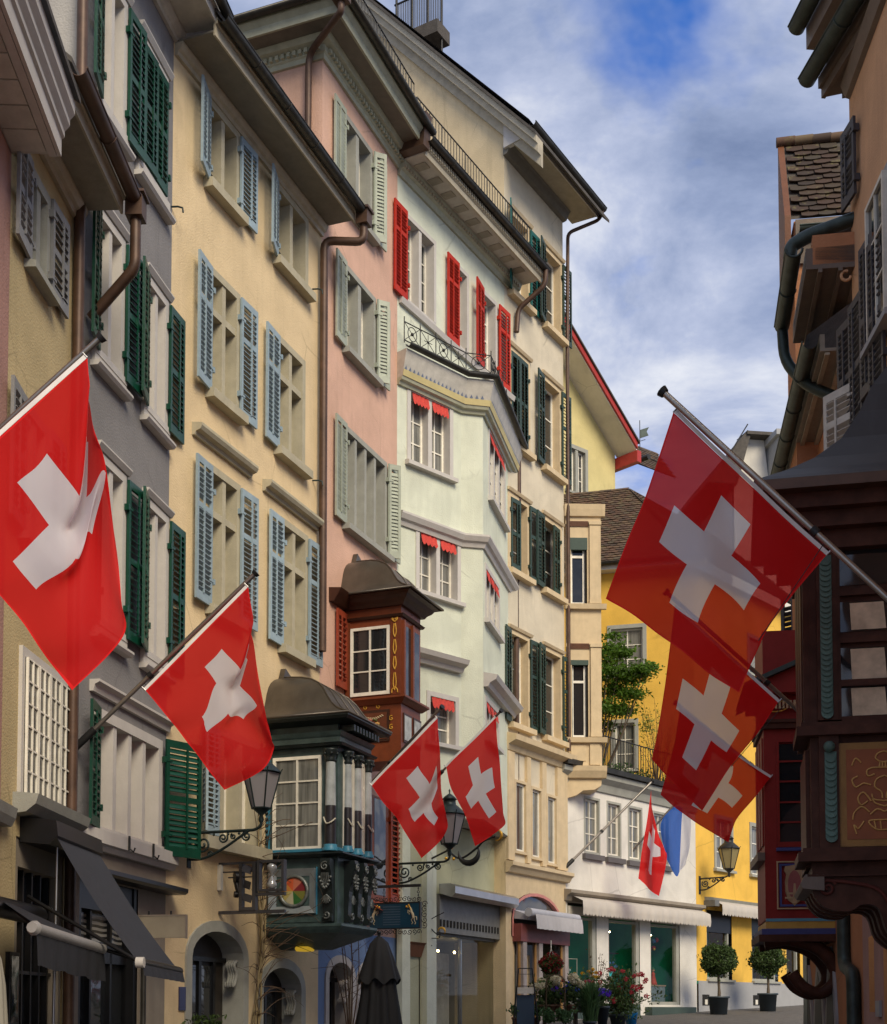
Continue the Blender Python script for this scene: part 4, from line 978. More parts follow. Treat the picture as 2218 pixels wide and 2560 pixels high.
def s6(k, side, ang, m=M_DKGRN, **kw): r = H6[k]; shutter(h6, r[0] + .05 if side < 0 else r[1] - .05, r[2] - .03, r[3] - .06, lw6, ang, side, m, y=-.06, joined=True, step=.085, mid=.6, **kw)
s6('a1', -1, 26, M_TEAL); s6('a1', 1, 0, M_TEAL); s6('b1', -1, 14); s6('b1', 1, 1)
for c, sd in (('a', 1), ('a', -1)):
    r = H6['a2']; shutter(h6, r[0] + .12 if sd > 0 else r[1] - .12, r[2] + .02, r[3] - .12, .405, 2, sd, M_DKGRN, y=-.03, joined=True, step=.085)
s6('b2', -1, 8); s6('b2', 1, 1); s6('a3', 1, 2); s6('b3', -1, 6)
r = H6['b3']; shutter(h6, r[1] - .13, r[2] + .03, r[3] - .13, .40, 4, -1, M_DKGRN, y=-.03, joined=True, step=.085)
r = H6['a3']; shutter(h6, r[0] + .13, r[2] + .03, r[3] - .13, .40, 4, 1, M_DKGRN, y=-.03, joined=True, step=.085)
s6('a4', -1, 14); s6('a4', 1, 0); s6('b4', -1, 10); s6('b4', 1, 2)
for r in T6: window(h6, r, M_BEIGE, M_WHITE, M_CURT, 1, 1, fw=.06, deep=.08, proud=.075, sill=.0)
h6.part(MB().prof([(-.001, zco - .28), (-.06, zco - .26), (-.10, zco - .14), (-.28, zco - .06), (-.30, zco + .06), (-.001, zco + .14)], -.02, L6 + .10), 'cornice', M_BEIGE)
h6.part(MB().prof([(-.001, zlo - .16), (-.08, zlo - .14), (-.14, zlo - .04), (-.20, zlo), (-.20, zlo + .08), (-.001, zlo + .12)], -.02, L6 + .08), 'string_course', M_BEIGE)
for q0, q1 in ((0, T6[0][0]), (T6[0][1], T6[1][0]), (T6[1][1], T6[2][0]), (T6[2][1], L6)): h6.part(MB().box(q0 + .005, q1 - .005, -.07, -.002, zlo + .13, zco - .29), 'pier', M_BEIGE)
# gable wall over the mint roof
s_t, z_t = Fs6.hit(970, 75)
gm_ = MB(); zr0 = z6 + .55
gm_.add([(-12, 0, 0), (0, 0, 0), (0, 0, zr0), (s_t, 0, z_t), (-12, 0, z_t + (z_t - zr0) / (-s_t) * .2)], [(0, 1, 2, 3, 4)])
S6.part(gm_, 'gable_wall', M_GABLE); h6.part(MB().add([(L6, 0, 0), (L6, 9, 0), (L6, 9, z6 + 5), (L6, 0, z6 + .1)], [(0, 1, 2, 3)]), 'side_wall', M_GABLE)
sl = (z_t - zr0) / (-s_t)
def rake(d0, d1, y0, y1, m, name):
    """board following the roof slope; d = height above the wall's sloping top"""
    P = [(1.0, zr0 - sl * 1.0 + d0), (1.0, zr0 - sl * 1.0 + d1), (s_t - .8, z_t + sl * .8 + d1), (s_t - .8, z_t + sl * .8 + d0)]
    S6.part(MB().prism(P, y0, y1), name, m)
rake(-.30, -.05, -.10, -.002, M_FASC, 'rake_board'); rake(-.05, .14, -.26, -.002, M_FASC, 'rake_board'); rake(.14, .30, -.34, -.002, M_FASC, 'verge_board'); rake(.30, .38, -.40, L6 + .6, M_SLATE, 'roof')
rt = Fs6.hit(1045, 92)
for px_ in (925, 965, 1005, 1040): S6.part(MB().tube([(Fs6.s(px_, 60), 1.2, Fs6.z(px_, 110, 1.2) - .5), (Fs6.s(px_, 60), 1.2, Fs6.z(px_, -60, 1.2))], .03, 6), 'terrace_post', M_IRON)
for k in range(26): x_ = Fs6.s(925 + 4.5 * k, 60); S6.part(MB().tube([(x_, 1.2, Fs6.z(1000, 95, 1.2) - .3), (x_, 1.2, Fs6.z(1000, 8, 1.2))], .012, 5), 'bar', M_IRON)
S6.part(MB().tube([(Fs6.s(920, 60), 1.2, Fs6.z(1000, 8, 1.2)), (Fs6.s(1042, 60), 1.2, Fs6.z(1000, 8, 1.2))], .025, 6), 'terrace_rail', M_IRON)
S6.part(MB().box(Fs6.s(900, 60), Fs6.s(1045, 60), .9, 1.5, Fs6.z(1000, 95, 1.2) - .5, Fs6.z(1000, 92, 1.2) - .2), 'terrace', M_SLATE)
ovs6 = F6.atz(1402, 462, z6 + .0); ov6 = max(.7, min(1.3, -ovs6[1])); print('B6 overhang', ovs6)
h6.part(MB().prof([(0, z6 + .02), (-ov6, z6 - .0), (-ov6, z6 + .03), (0, z6 + .05)], 0.02, L6 + .55), 'soffit', M_FASC); h6.part(MB().prof([(-.001, z6 - .22), (-.10, z6 - .20), (-.18, z6 - .04), (-.22, z6 + .0), (-.001, z6 + .0)], -.05, L6 + .02), 'cornice', M_SOFFD)
h6.part(MB().prof([(-ov6 + .0, z6 - .04), (-ov6 - .03, z6 - .04), (-ov6 - .05, z6 + .18), (-ov6 + .0, z6 + .18)], -.1, L6 + .6), 'fascia', M_WSTONE)
h6.part(MB().add([(-.12, -.05, z6 - .10), (-.12, -ov6, z6 - .0), (-.12, -ov6, z6 + .16), (-.12, -.05, z6 + .75), (.0, -.05, z6 - .1), (.0, -ov6, z6 - .0), (0, -ov6, z6 + .16), (0, -.05, z6 + .75)], [(0, 1, 2, 3), (4, 7, 6, 5), (0, 4, 5, 1), (3, 2, 6, 7), (1, 5, 6, 2)]), 'eave_end', M_WSTONE)
h6.part(halfpipe(MB(), -.2, L6 + .65, -ov6 - .13, z6 + .20, .09), 'gutter', M_ZINC)
h6.part(MB().add([(-.3, -ov6 - .1, z6 + .22), (L6 + .6, -ov6 - .1, z6 + .22), (L6 + .6, 6, z6 + .22 + sl * (6 + ov6)), (-.3, 6, z6 + .22 + sl * (6 + ov6))], [(0, 1, 2, 3)]), 'roof', M_SLATE)
h6.part(MB().tube(bend([(L6 + .6, -ov6 - .13, z6 + .15), (L6 + .55, -ov6 - .05, z6 - .1), (L6 + .05, -.12, z6 - .5), (L6 + .03, -.10, z6 - 3.5), (L6 + .03, -.10, zco + .2)], .15), .045, 8), 'downpipe', M_COPPER)
# shop: arched fanlight, pink arch, awning, posts and glazing
ax, hw = (arc6[0] + arc6[1]) / 2, (arc6[1] - arc6[0]) / 2
zsp = arc6[2]; O = archpts(ax, hw, shop6[3], zsp, arc6[3] - zsp); I = archpts(ax, hw - .07, shop6[3], zsp, arc6[3] - zsp - .07); n = len(O)
mb = MB(); arch_wall(mb, 0, L6, shop6[3], zlo, [(arc6[0], arc6[1], shop6[3], arc6[3], arc6[3] - zsp)]); wall(h6, 0, L6, 0, shop6[3], [shop6], M_BEIGE, mb=mb); h6.part(mb, 'ground_floor_wall', M_BEIGE)
M_PINKT = paint('pink_trim_paint', (.55, .22, .19)); M_OXB = paint('oxblood_paint', (.18, .05, .045))
fl = h6.part(MB().add([(x, -.03, z) for x, z in O] + [(x, -.03, z) for x, z in I] + [(x, .08, z) for x, z in I], [(i, i + 1, n + i + 1, n + i) for i in range(n - 1)] + [(n + i, n + i + 1, 2 * n + i + 1, 2 * n + i) for i in range(n - 1)]), 'fanlight', M_PINKT)
h6.part(MB().add([(x, .07, z) for x, z in I], [tuple(range(n))]), 'pane', pane_mat('fanlight_glass', (.09, .085, .075)), parent=fl)
a, b, c, d = shop6
sf = h6.part(MB().box(a - .1, b + .1, -.22, -.002, d - .12, d + .28), 'shop_beam', M_OXB)
M_GRYW = mat('weathered_wood', (.36, .31, .29), .8, var=.25, scale=3, streak=.5); M_BAMB = mat('bamboo', (.32, .17, .05), .6, var=.2)
for q in (.06, .40, .985):
    x = a + (b - a) * q; h6.part(MB().box(x - .09, x + .09, -.20, -.02, c, d - .121), 'post', M_GRYW, parent=sf); h6.part(MB().tube([(x - .14, -.12, c), (x - .14, -.12, d - .125)], .035, 8), 'bamboo_pole', M_BAMB, parent=sf)
h6.part(MB().quad((a, .12, c), (b, .12, c), (b, .12, d), (a, .12, d)), 'pane', M_SHOPG, parent=sf); h6.part(MB().box(a, b, 1.1, 1.15, c, d).box(a, a + .04, .13, 1.1, c, d).box(b - .04, b, .13, 1.1, c, d).box(a, b, .13, 1.1, d - .04, d), 'shop_wall', M_SHOPW, parent=sf)
h6.part(MB().box(a + .25, a + .95, .10, .115, c, d - .4), 'door_panel', M_GABLE, parent=sf)
yy = -.42
aw = h6.part(MB().tube([(a - .12, yy, d + .52), (b + .10, yy, d + .52)], .10, 12).prof([(-.002, d + .40), (yy + .05, d + .36), (yy, d + .45), (-.002, d + .6)], a - .05, b + .02), 'awning_roll', mat('grey_awning_roll', (.42, .42, .45), .6))
P = []
for i in range(31):
    x = a + .05 + (b + .12 - a) * i / 30; P.append([(x, yy - .09, d + .50), (x, yy - .12 + .01 * math.sin(i * 1.9), d + .34), (x, yy - .13 + .012 * math.sin(i * 1.9), d + .16 + .006 * math.sin(i * 2.2))])
h6.part(MB().grid(P), 'awning_valance', mat('pale_awning_cloth', (.44, .42, .42), .85, var=.08, streak=.3), parent=aw)
# stone oriel on the far corner of this house
Po = F6.w(L6 + .06); Fo = Facade(Po.x, Po.y, 88); O6 = Sub(h6, Fo); Lo = Fo.s(1503)
zt, zb = Fo.z(1460, 1262), Fo.z(1460, 1945)
rw = [Fo.rect(1424, 1346, 1510, 1471), Fo.rect(1427, 1652, 1843, 1474)]
mb = MB(); wall(O6, 0, Lo, zb, zt, [(r[0], r[1], r[2], r[3]) for r in rw], M_BEIGE, mb=mb); mb.quad((Lo, 0, zb), (Lo, 2.2, zb), (Lo, 2.2, zt), (Lo, 0, zt)); mb.quad((0, 0, zt), (Lo, 0, zt), (Lo, 2.2, zt), (0, 2.2, zt)); mb.quad((0, 0, zb), (0, 2.2, zb), (Lo, 2.2, zb), (Lo, 0, zb))
ori = O6.part(mb, 'stone_oriel', M_BEIGE, label='carved sandstone oriel with two tall white windows')
for r in rw:
    q = MB(); a, b, c, d = r
    q.box(a, a + .03, 0.001, .18, c, d).box(b - .03, b, .001, .18, c, d); O6.part(q, 'reveal', M_BEIGE, parent=ori)
    s_ = MB(); a += .03; b -= .08
    zt_ = c + (d - c) * .72; s_.box(a, a + .05, .10, .16, c, d).box(b - .05, b, .10, .16, c, d).box(a + .05, b - .05, .10, .16, c, c + .07).box(a + .05, b - .05, .10, .16, zt_, zt_ + .06); O6.part(s_, 'sash', M_WHITE, parent=ori)
    O6.part(MB().box(b, b + .05, .05, .17, c, d), 'jamb', M_DARK, parent=ori)
    O6.part(MB().quad((a, .13, c), (b, .13, c), (b, .13, zt_), (a, .13, zt_)), 'pane', M_GLASS, parent=ori); O6.part(MB().quad((a, .13, zt_), (b, .13, zt_), (b, .13, d), (a, .13, d)), 'pane', M_GLASS, parent=ori)
    O6.part(MB().box(a - .02, b + .06, -.004, .09, d - (.28 if r is rw[0] else .1), d + .02), 'roller_blind', M_DKGRN, parent=ori)
    O6.part(MB().prof([(-.001, c - .14), (-.10, c - .14), (-.13, c - .02), (-.001, c)], -.02, Lo + .12), 'sill', M_BEIGE, parent=ori)
    for q0, q1 in ((.02, r[0] - .03), (r[1] + .03, Lo - .01)): O6.part(MB().box(q0, q1, -.05, -.001, c, d + .32).box(q0 - .015, q1 + .015, -.075, -.001, d + .33, d + .42).box(q0 - .01, q1 + .01, -.07, -.001, c + .005, c + .10), 'pilaster', M_BEIGE, parent=ori)
    vb = MB()
    for i in range(5): vb.box(r[0], r[1], -.03, -.001, d + .30 + i * .028, d + .315 + i * .028)
    O6.part(vb, 'vent_slats', M_BROWNP, parent=ori, kind='stuff')
for zz_, dd_ in ((zt - .30, .10), (zb, .14)):
    O6.part(MB().prof([(-.001, zz_ - .02), (-.06, zz_), (-dd_, zz_ + .16), (-dd_ - .02, zz_ + .28), (-.001, zz_ + .30)], -.02, Lo + .10), 'cornice', M_BEIGE, parent=ori)
O6.part(MB().box(.12, Lo * .55, -.02, -.001, zb + .42, rw[1][2] - .2).box(Lo * .66, Lo - .05, -.04, -.001, zb + .32, rw[1][2] - .15), 'panel', M_BEIGE, parent=ori)
O6.part(MB().prism([(0, zb), (0, zb - .50), (.25, zb - .42), (.42, zb - .30), (.70, zb - .28), (Lo - .02, zb - .18), (Lo, zb)], .02, 1.2), 'corbel', M_BEIGE, parent=ori)
O6.part(MB().ball((Lo * .45, .4, zt + .02), .12, 10), 'cap', M_ZINC, parent=ori)

# ================================================================ white shop house with a roof terrace
M_WHITEW = plaster('white_plaster', (0.66, 0.63, 0.57), 0.15); M_OCHRE = plaster('sunny_yellow_plaster', (0.74, 0.45, 0.08), 0.10); M_LEMON = plaster('lemon_plaster', (0.62, 0.53, 0.25), .12)
M_GREENI = mat('green_shop_panel', (0.005, 0.26, 0.145), .6, var=.15); M_PLINTH = mat('grey_plinth', (.33, .33, .33), .8, var=.06, bump=.1)
F9 = facade_at(1413, 33, 40)
h9 = House('shop_house', 'low white shop house with a planted roof terrace and scalloped awning', F9)
L9 = F9.s(1733); z9 = F9.z(1580, 1960); zsh = F9.z(1580, 2268)
w9 = [F9.rect(1402, 2010, 2130, 1440), F9.rect(1460, 1995, 2135, 1500), F9.rect(1517, 2002, 2140, 1553), F9.rect(1570, 2012, 2150, 1606), F9.rect(1632, 2020, 2160, 1672)][1:]
zb_, zt_ = sum(r[2] for r in w9) / 4, sum(r[3] for r in w9) / 4
w9 = [(r[0], r[1], zb_, zt_) for r in w9]
gz = lambda s: ground(F9.w(s).y)
sw = [F9.rect(1419, 2300, 2540, 1492), F9.rect(1522, 2303, 2540, 1600), F9.rect(1627, 2308, 2535, 1700)]
zst = zsh - .05; zgl = F9.z(1660, 2318); zsb = F9.z(1660, 2512)
sw = [(r[0], r[1], zsb, zst) for r in sw]
wall(h9, -.5, L9, zsh, z9, [(r[0], r[1], r[2] + .01, r[3]) for r in w9], M_WHITEW)
wall(h9, -.5, L9, 0.5, zsh, sw, M_WHITEW, name='shop_wall')
h9.part(MB().quad((-.5, 0, 0), (-.5, 5, 0), (-.5, 5, z9), (-.5, 0, z9)).quad((L9, 0, 0), (L9, 0, z9), (L9, 6, z9), (L9, 6, 0)).quad((-.5, 5.5, 0), (-.5, 5.5, z9), (L9, 5.5, z9), (L9, 5.5, 0)), 'side_wall', M_WHITEW)
M_TILEG = mat('terrace_floor', (.2, .19, .17), .9)
h9.part(MB().box(-.5, L9, 0, 5.5, z9 - .1, z9 - .001), 'terrace_floor', M_TILEG)
for r in w9:
    window(h9, r, M_STONE2, M_WHITE, M_CURT, 2, 3, fw=.06, deep=.16, proud=.01, sill=.0)
    h9.part(MB().box(r[0] - .08, r[1] + .08, -.10, -.001, r[2] - .14, r[2] - .01), 'sill', mat('dark_sill', (.11, .10, .10), .7))
h9.part(MB().prof([(-.001, z9 - .42), (-.05, z9 - .40), (-.10, z9 - .22), (-.24, z9 - .10), (-.26, z9 + .02), (-.001, z9 + .04)], -.4, L9), 'cornice', M_STONE2)
h9.part(MB().prof([(-.02, z9 + .05), (-.34, z9 + .04), (-.36, z9 + .16), (-.02, z9 + .18)], -.4, L9), 'gutter', M_ZINC)
railing(h9, [(0.3, -.15, z9 + .16), (L9 - .05, -.15, z9 + .16)], .85, M_IRON, gap=.12)
h9.part(MB().prof([(-.001, zsh - .02), (-.10, zsh - .02), (-.16, zsh + .10), (-.28, zsh + .16), (-.28, zsh + .24), (-.001, zsh + .27)], -.2, L9 + .06), 'string_course', M_PORCH)
def fringe(h, x0, x1, y, z, dep, drop, m, name='awning', teeth=.12, label=None):
    n = int((x1 - x0) / teeth); P = []
    for i in range(n * 6 + 1):
        t = i / 6; x = x0 + (x1 - x0) * i / (n * 6); sc = abs(math.sin(math.pi * t)); wv = .012 * math.sin(t * 2.3)
        P.append([(x, y, z), (x, y - dep * .5, z - .06), (x, y - dep, z - .13), (x, y - dep - .01 + wv, z - .13 - drop * .55), (x, y - dep + wv, z - .13 - drop * .85 - .05 * sc)])
    return h.part(MB().grid(P), name, m, label=label)
M_AWN = mat('cream_awning_cloth', (.46, .42, .37), .9, var=.06, streak=.25)
fringe(h9, .03, L9 - .02, -.16, zsh + .10, .30, .36, M_AWN, teeth=.135)
for r in sw:
    a, b, c, d = r; f = h9.part(MB().box(a, a + .05, .02, .14, c, d).box(b - .16, b, .02, .14, c, d).box(a + .05, b - .16, .02, .14, zgl + .0, zgl + .06).box(a + .05, b - .16, .02, .14, c, c + .08), 'shop_window', M_STONE2)
    h9.part(MB().box(a + .01, b - .01, .03, .08, zgl + .34, d), 'shade_box', M_BLKMET, parent=f); h9.part(MB().box(a + .01, b - .01, -.03, .09, zgl + .09, zgl + .31), 'blind_box', M_OFFW, parent=f)
    h9.part(MB().quad((a + .05, .08, c + .08), (b - .16, .08, c + .08), (b - .16, .08, zgl), (a + .05, .08, zgl)), 'pane', M_SHOPG, parent=f)
    h9.part(MB().box(a - .2, b + .2, 1.15, 1.2, c - .3, zgl + .3).box(a - .2, a - .15, .15, 1.15, c, zgl + .3).box(b + .02, b + .07, .15, 1.15, c, zgl + .3).box(a - .2, b + .1, .16, 1.15, zgl + .3, zgl + .35).box(a - .2, b + .1, .16, 1.15, c - .02, c + .02), 'display_back', M_GREENI, parent=f)
    for i in range(3):
        h9.part(MB().ball((a + .22 + i * .24, .30 + .06 * i, zgl - .20), .022, 8), 'spot_lamp', emit('warm_lamp', (1.0, .72, .30), 18.0), parent=f)
h9.part(MB().box(sw[0][0], sw[1][1] + .0, -.01, .02, gz(1), zsb).box(sw[2][0] - .3, sw[2][1] + .5, -.22, .0, gz(3.5) - .3, zsb - .06), 'step', mat('green_stone_step', (.045, .07, .06), .6))

# shop window goods: each rests on the display floor
def cone_doll(x, y, z, hgt, body, hair, nm, lab, cat):
    p = F9.w(x, y, z); o = thing(nm, lab, cat, p, F9.rot)
    MB().lathe([(.001, 0), (hgt * .24, 0), (hgt * .20, hgt * .15), (hgt * .10, hgt * .55), (hgt * .12, hgt * .62), (hgt * .05, hgt * .72), (.001, hgt * .73)], seg=12).obj('body', body, o)
    MB().ball((0, 0, hgt * .82), hgt * .10, 10).obj('head', mat('doll_skin', (.55, .33, .2), .6), o)
    MB().lathe([(.001, hgt * 1.0), (hgt * .05, hgt * .95), (hgt * .13, hgt * .86), (.001, hgt * .88)], seg=10).obj('hat', hair, o); return o
MD1, MD2, MD3 = mat('doll_red', (.45, .06, .03), .7), mat('doll_gold', (.5, .27, .05), .6), mat('doll_green', (.05, .18, .08), .7)
a, b = sw[2][0], sw[2][1]
tb_ = thing('display_table', 'draped display table in the right-hand green shop window', 'table', F9.w(a + .75, .6, zsb + .08), F9.rot)
MB().box(-.48, .48, -.3, .3, .0, .42).obj('drape', mat('grey_blue_drape', (.16, .2, .22), .8, var=.3, scale=12), tb_)
MB().box(-.50, .50, -.32, .32, .42, .46).obj('table_top', mat('cloth_top', (.3, .22, .15), .8), tb_)
cone_doll(a + .55, .55, zsb + .54, .9, MD2, MD1, 'costumed_figure', 'tall gold and red costumed figure on the draped table', 'figurine')
cone_doll(a + .42, .5, zsb + .54, .45, MD1, MD2, 'costumed_figure', 'short red figure at the left end of the draped table', 'figurine')
cone_doll(a + 1.1, .6, zsb + .54, .5, MD1, MD3, 'costumed_figure', 'small red figure at the right end of the draped table', 'figurine')
a, b = sw[1][0], sw[1][1]
for i, (dx, z, lab) in enumerate(((.25, 1.35, 'lower orange plush toy with its head tilted on the shop shelf'), (.52, 1.45, 'upper orange plush toy sitting on the shop shelf'))):
    t = thing('plush_toy', lab, 'plush toy', F9.w(a + dx, .55, zsb + z), F9.rot, 'orange toys in the middle shop window')
    MB().ball((0, 0, .16), .15, 12).obj('body', mat('orange_plush', (.62, .25, .03), .9, bump=.4), t); MB().ball((0, -.02, .38), .12, 12).obj('head', mat('orange_plush', (1, 1, 1)), t)
    for sx_ in (-1, 1): MB().ball((sx_ * .10, 0, .48), .05, 8).obj('ear', mat('orange_plush', (1, 1, 1)), t)
MBs = MB().box(0, 1.0, 0, .3, 0, .03); o = MBs.obj('wall_shelf', M_IRON, None, F9.w(a + .1, .4, zsb + 1.32), (0, 0, F9.rot)); tag(o, 'dark glass shelf holding orange plush toys in the shop window', 'shelf')
hb = MB().prism([(0, -.14), (.13, 0), (.12, .09), (.06, .11), (0, .06), (-.06, .11), (-.12, .09), (-.13, 0)], -.012, .012).obj('heart_ornament', mat('turquoise_card', (.05, .62, .66), .5), None, F9.w(a + .75, .45, zsb + .85), (0, 0, F9.rot)); tag(hb, 'turquoise heart hanging in the middle green shop window', 'ornament')

# ================================================================ sunny yellow house behind the terrace and on along the lane
Pc = F9.w(L9 + .002); F10 = Facade(Pc.x, Pc.y, 40); h10 = House('shop_house', 'sunny yellow corner house with mossy tiled roof and grey plinth', F10)
F10s = Facade(Pc.x, Pc.y, 105); S10 = Sub(h10, F10s)
z10 = F10s.z(1520, 1432); L10 = F10.s(2005)
ru = F10s.rect(1519, 1565, 1690, 1617); rl = F10s.rect(1528, 1800, 1935, 1597)
wall(S10, -6, 0, z9 - .2, z10, [(r[0], r[1], r[2], r[3]) for r in (ru, rl)], M_OCHRE)
for r in (ru, rl): window(S10, r, M_STONE2, M_WHITE, M_CURT, 2, 3, fw=.11, deep=.18, mull=0, sill=.06 if r is ru else 0)
f1 = [F10.rect(1785, 2072, 2168, 1832), F10.rect(1874, 2055, 2182, 1925)]
zb_, zt_ = (f1[0][2] + f1[1][2]) / 2 - .02, f1[1][3]; f1 = [(r[0], r[1], zb_, zt_) for r in f1] + []
wdt = f1[1][1] - f1[1][0]; f1.append((f1[1][0] + 1.75, f1[1][0] + 1.75 + wdt, zb_, zt_))
f2 = [F10.rect(1868, 1605, 1695, 1913), F10.rect(1927, 1608, 1694, 1969)]
f2 = [(r[0], r[1], f2[1][2] - .1, f2[1][3]) for r in f2]
zaw = F10.z(1790, 2268); zpl = F10.z(1840, 2455)
g = [F10.rect(1767, 2285, 2448, 1830), F10.rect(1880, 2300, 2455, 1945), F10.rect(1966, 2300, 2455, 2000)]
g = [(r[0], r[1], zpl + .05, zaw - .1) for r in g]
wall(h10, 0, L10, zpl, z10, f1 + f2 + g, M_OCHRE)
wall(h10, 0.02, L10, .9, zpl - .001, [], M_PLINTH, y=-.04, name='plinth'); h10.part(MB().quad((0.02, -.04, zpl - .001), (L10, -.04, zpl - .001), (L10, 0, zpl), (0.02, 0, zpl)), 'plinth_top', M_PLINTH)
h10.part(MB().quad((L10, 0, 0), (L10, 0, z10), (L10, 8, z10), (L10, 8, 0)).quad((.5, 7, 0), (.5, 7, z10), (L10, 7, z10), (L10, 7, 0)), 'side_wall', M_OCHRE)
for r in f1: window(h10, r, M_STONE2, M_WHITE, M_CURT, 2, 3, fw=.11, deep=.16, sill=.08)
M_ROLLER = mat('roller_shutter', (.36, .36, .34), .6)
for r in f2:
    w = window(h10, r, M_STONE2, M_WHITE, M_GLASS, 2, 2, fw=.11, deep=.18, sill=.05); rb = MB()
    z = r[2] + .22
    while z < r[3] - .12: rb.prof([(.06, z), (.045, z + .012), (.06, z + .035)], r[0] + .11, r[1] - .11); z += .04
    h10.part(rb, 'roller_slats', M_ROLLER, parent=w, kind='stuff')
for i, r in enumerate(g):
    a, b, c, d = r; f = h10.part(MB().box(a, b, .02, .14, d - .62, d), 'shade_box', M_BROWNP if 0 else M_BLKMET)
    h10.part(MB().box(a, a + .07, .03, .12, c, d - .62).box(b - .22, b - .15, .03, .12, c, d - .62).box(a + .07, b - .22, .03, .12, c, c + .07), 'sash', M_STONE2, parent=f)
    h10.part(MB().quad((a, .1, c), (b, .1, c), (b, .1, d - .6), (a, .1, d - .6)), 'pane', M_SHOPG, parent=f); h10.part(MB().box(a - .1, b + .1, .8, .85, c - .1, d), 'display_back', M_GREENI if i == 0 else M_DARK, parent=f)
    h10.part(MB().box(a - .04, b + .04, -.10, .10, c - .06, c - .001), 'sill', M_STONE2, parent=f)
def colour_blobs(name):
    """goods seen through the glass: many small coloured packets"""
    return leafmat(name, (.3, .2, .1), .0, .9)
for x0_, nm, lab in ((g[1][0], 'goods', 'colourful wrapped goods behind the second yellow shop window'), (g[2][0], 'goods', 'red and pale blue goods in the far shop window')):
    mb = MB(); cols = [mat('goods_%s' % n_, c_, .5) for n_, c_ in (('blue', (.06, .2, .5)), ('yellow', (.7, .5, .06)), ('pale', (.45, .5, .5)), ('red', (.5, .05, .05)), ('teal', (.02, .3, .3)))]
    for i in range(26):
        x, z, s_ = random.uniform(.1, .95), random.uniform(.0, .75), random.uniform(.04, .09); mb.ball((x, .3 + random.random() * .2, z + .06), s_, 6, random.randrange(5))
    o = mb.obj(nm, cols, None, F10.w(x0_, .1, zpl + .06), (0, 0, F10.rot), kind='stuff'); tag(o, lab, 'goods')
for w_, z_, n_, lab in ((0, .5, 20, 'small bright goods and flowers low in the left green shop window'), (1, .55, 26, 'yellow and dark goods below the toys in the middle green shop window'), (2, 1.5, 12, 'small hanging ornaments high in the right green shop window')):
    mb = MB(); r_ = sw[w_]
    for i in range(n_): x, z = random.uniform(.15, r_[1] - r_[0] - .3), random.uniform(0, .55); mb.ball((x, .35 + random.random() * .4, z), random.uniform(.03, .08), 6, random.randrange(5))
    o = mb.obj('goods', cols, None, F9.w(r_[0], .1, zsb + z_), (0, 0, F9.rot), kind='stuff'); tag(o, lab, 'goods')
for px0, px1 in ((1756, 1776), (1883, 1902)):
    q = F10.rect(px0, 2485, 2513, px1, -.04); h10.part(MB().box(q[0], q[0] + .38, -.055, -.041, q[2], q[2] + .30), 'cellar_vent', M_DARK); h10.part(MB().box(q[0] + .12, q[0] + .26, -.062, -.056, q[2] + .02, q[2] + .16), 'cellar_grille', M_WHITE)
fringe(h10, g[0][0] + .12, L10 - .2, -.14, zaw + .16, .30, .30, M_AWN, teeth=.135)
h10.part(MB().prof([(-.001, zaw + .16), (-.14, zaw + .16), (-.20, zaw + .24), (-.001, zaw + .26)], g[0][0] - .1, L10), 'string_course', M_STONE2); h10.part(MB().box(g[0][0] - .15, g[0][0] + .10, -.36, -.002, zaw - .02, zaw + .15), 'awning_end', M_ANTH)
# roof: tiles on the slope that faces down the lane, eave gutter
ovr = .35; ztr = z10 + 3.8
S10.part(MB().prof([(0, z10 - .02), (-ovr, z10 - .02), (-ovr, z10 + .10), (0, z10 + .12)], -6.5, .4), 'soffit', M_WHITEW); S10.part(halfpipe(MB(), -6.5, .45, -ovr - .10, z10 + .16, .085), 'gutter', M_ZINC)
M_TILE = None
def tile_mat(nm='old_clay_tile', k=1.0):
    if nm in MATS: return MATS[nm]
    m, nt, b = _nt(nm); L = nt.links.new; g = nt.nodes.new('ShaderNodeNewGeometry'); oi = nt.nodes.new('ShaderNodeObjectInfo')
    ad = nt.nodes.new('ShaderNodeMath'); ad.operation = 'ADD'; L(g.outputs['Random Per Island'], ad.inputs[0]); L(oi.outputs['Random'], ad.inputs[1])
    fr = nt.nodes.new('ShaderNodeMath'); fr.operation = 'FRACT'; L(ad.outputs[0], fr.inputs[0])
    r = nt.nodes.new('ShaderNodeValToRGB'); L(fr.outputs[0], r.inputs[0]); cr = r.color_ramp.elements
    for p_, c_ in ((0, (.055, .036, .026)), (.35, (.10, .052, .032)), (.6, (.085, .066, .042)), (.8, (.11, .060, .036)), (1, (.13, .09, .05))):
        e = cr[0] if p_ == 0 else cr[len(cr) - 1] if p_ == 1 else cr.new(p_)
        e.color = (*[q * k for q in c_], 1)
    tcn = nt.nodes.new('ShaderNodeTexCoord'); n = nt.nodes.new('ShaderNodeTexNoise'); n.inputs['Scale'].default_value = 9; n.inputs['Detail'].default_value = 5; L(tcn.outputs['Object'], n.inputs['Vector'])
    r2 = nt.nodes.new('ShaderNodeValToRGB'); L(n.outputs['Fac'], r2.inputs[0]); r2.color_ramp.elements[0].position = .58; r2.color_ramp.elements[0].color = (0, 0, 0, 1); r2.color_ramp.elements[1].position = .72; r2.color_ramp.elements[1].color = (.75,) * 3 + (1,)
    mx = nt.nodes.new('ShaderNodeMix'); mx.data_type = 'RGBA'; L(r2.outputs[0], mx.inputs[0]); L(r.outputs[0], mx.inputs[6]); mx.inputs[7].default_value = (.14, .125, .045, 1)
    L(mx.outputs[2], b.inputs['Base Color']); b.inputs['Roughness'].default_value = .85; MATS[nm] = m; return m
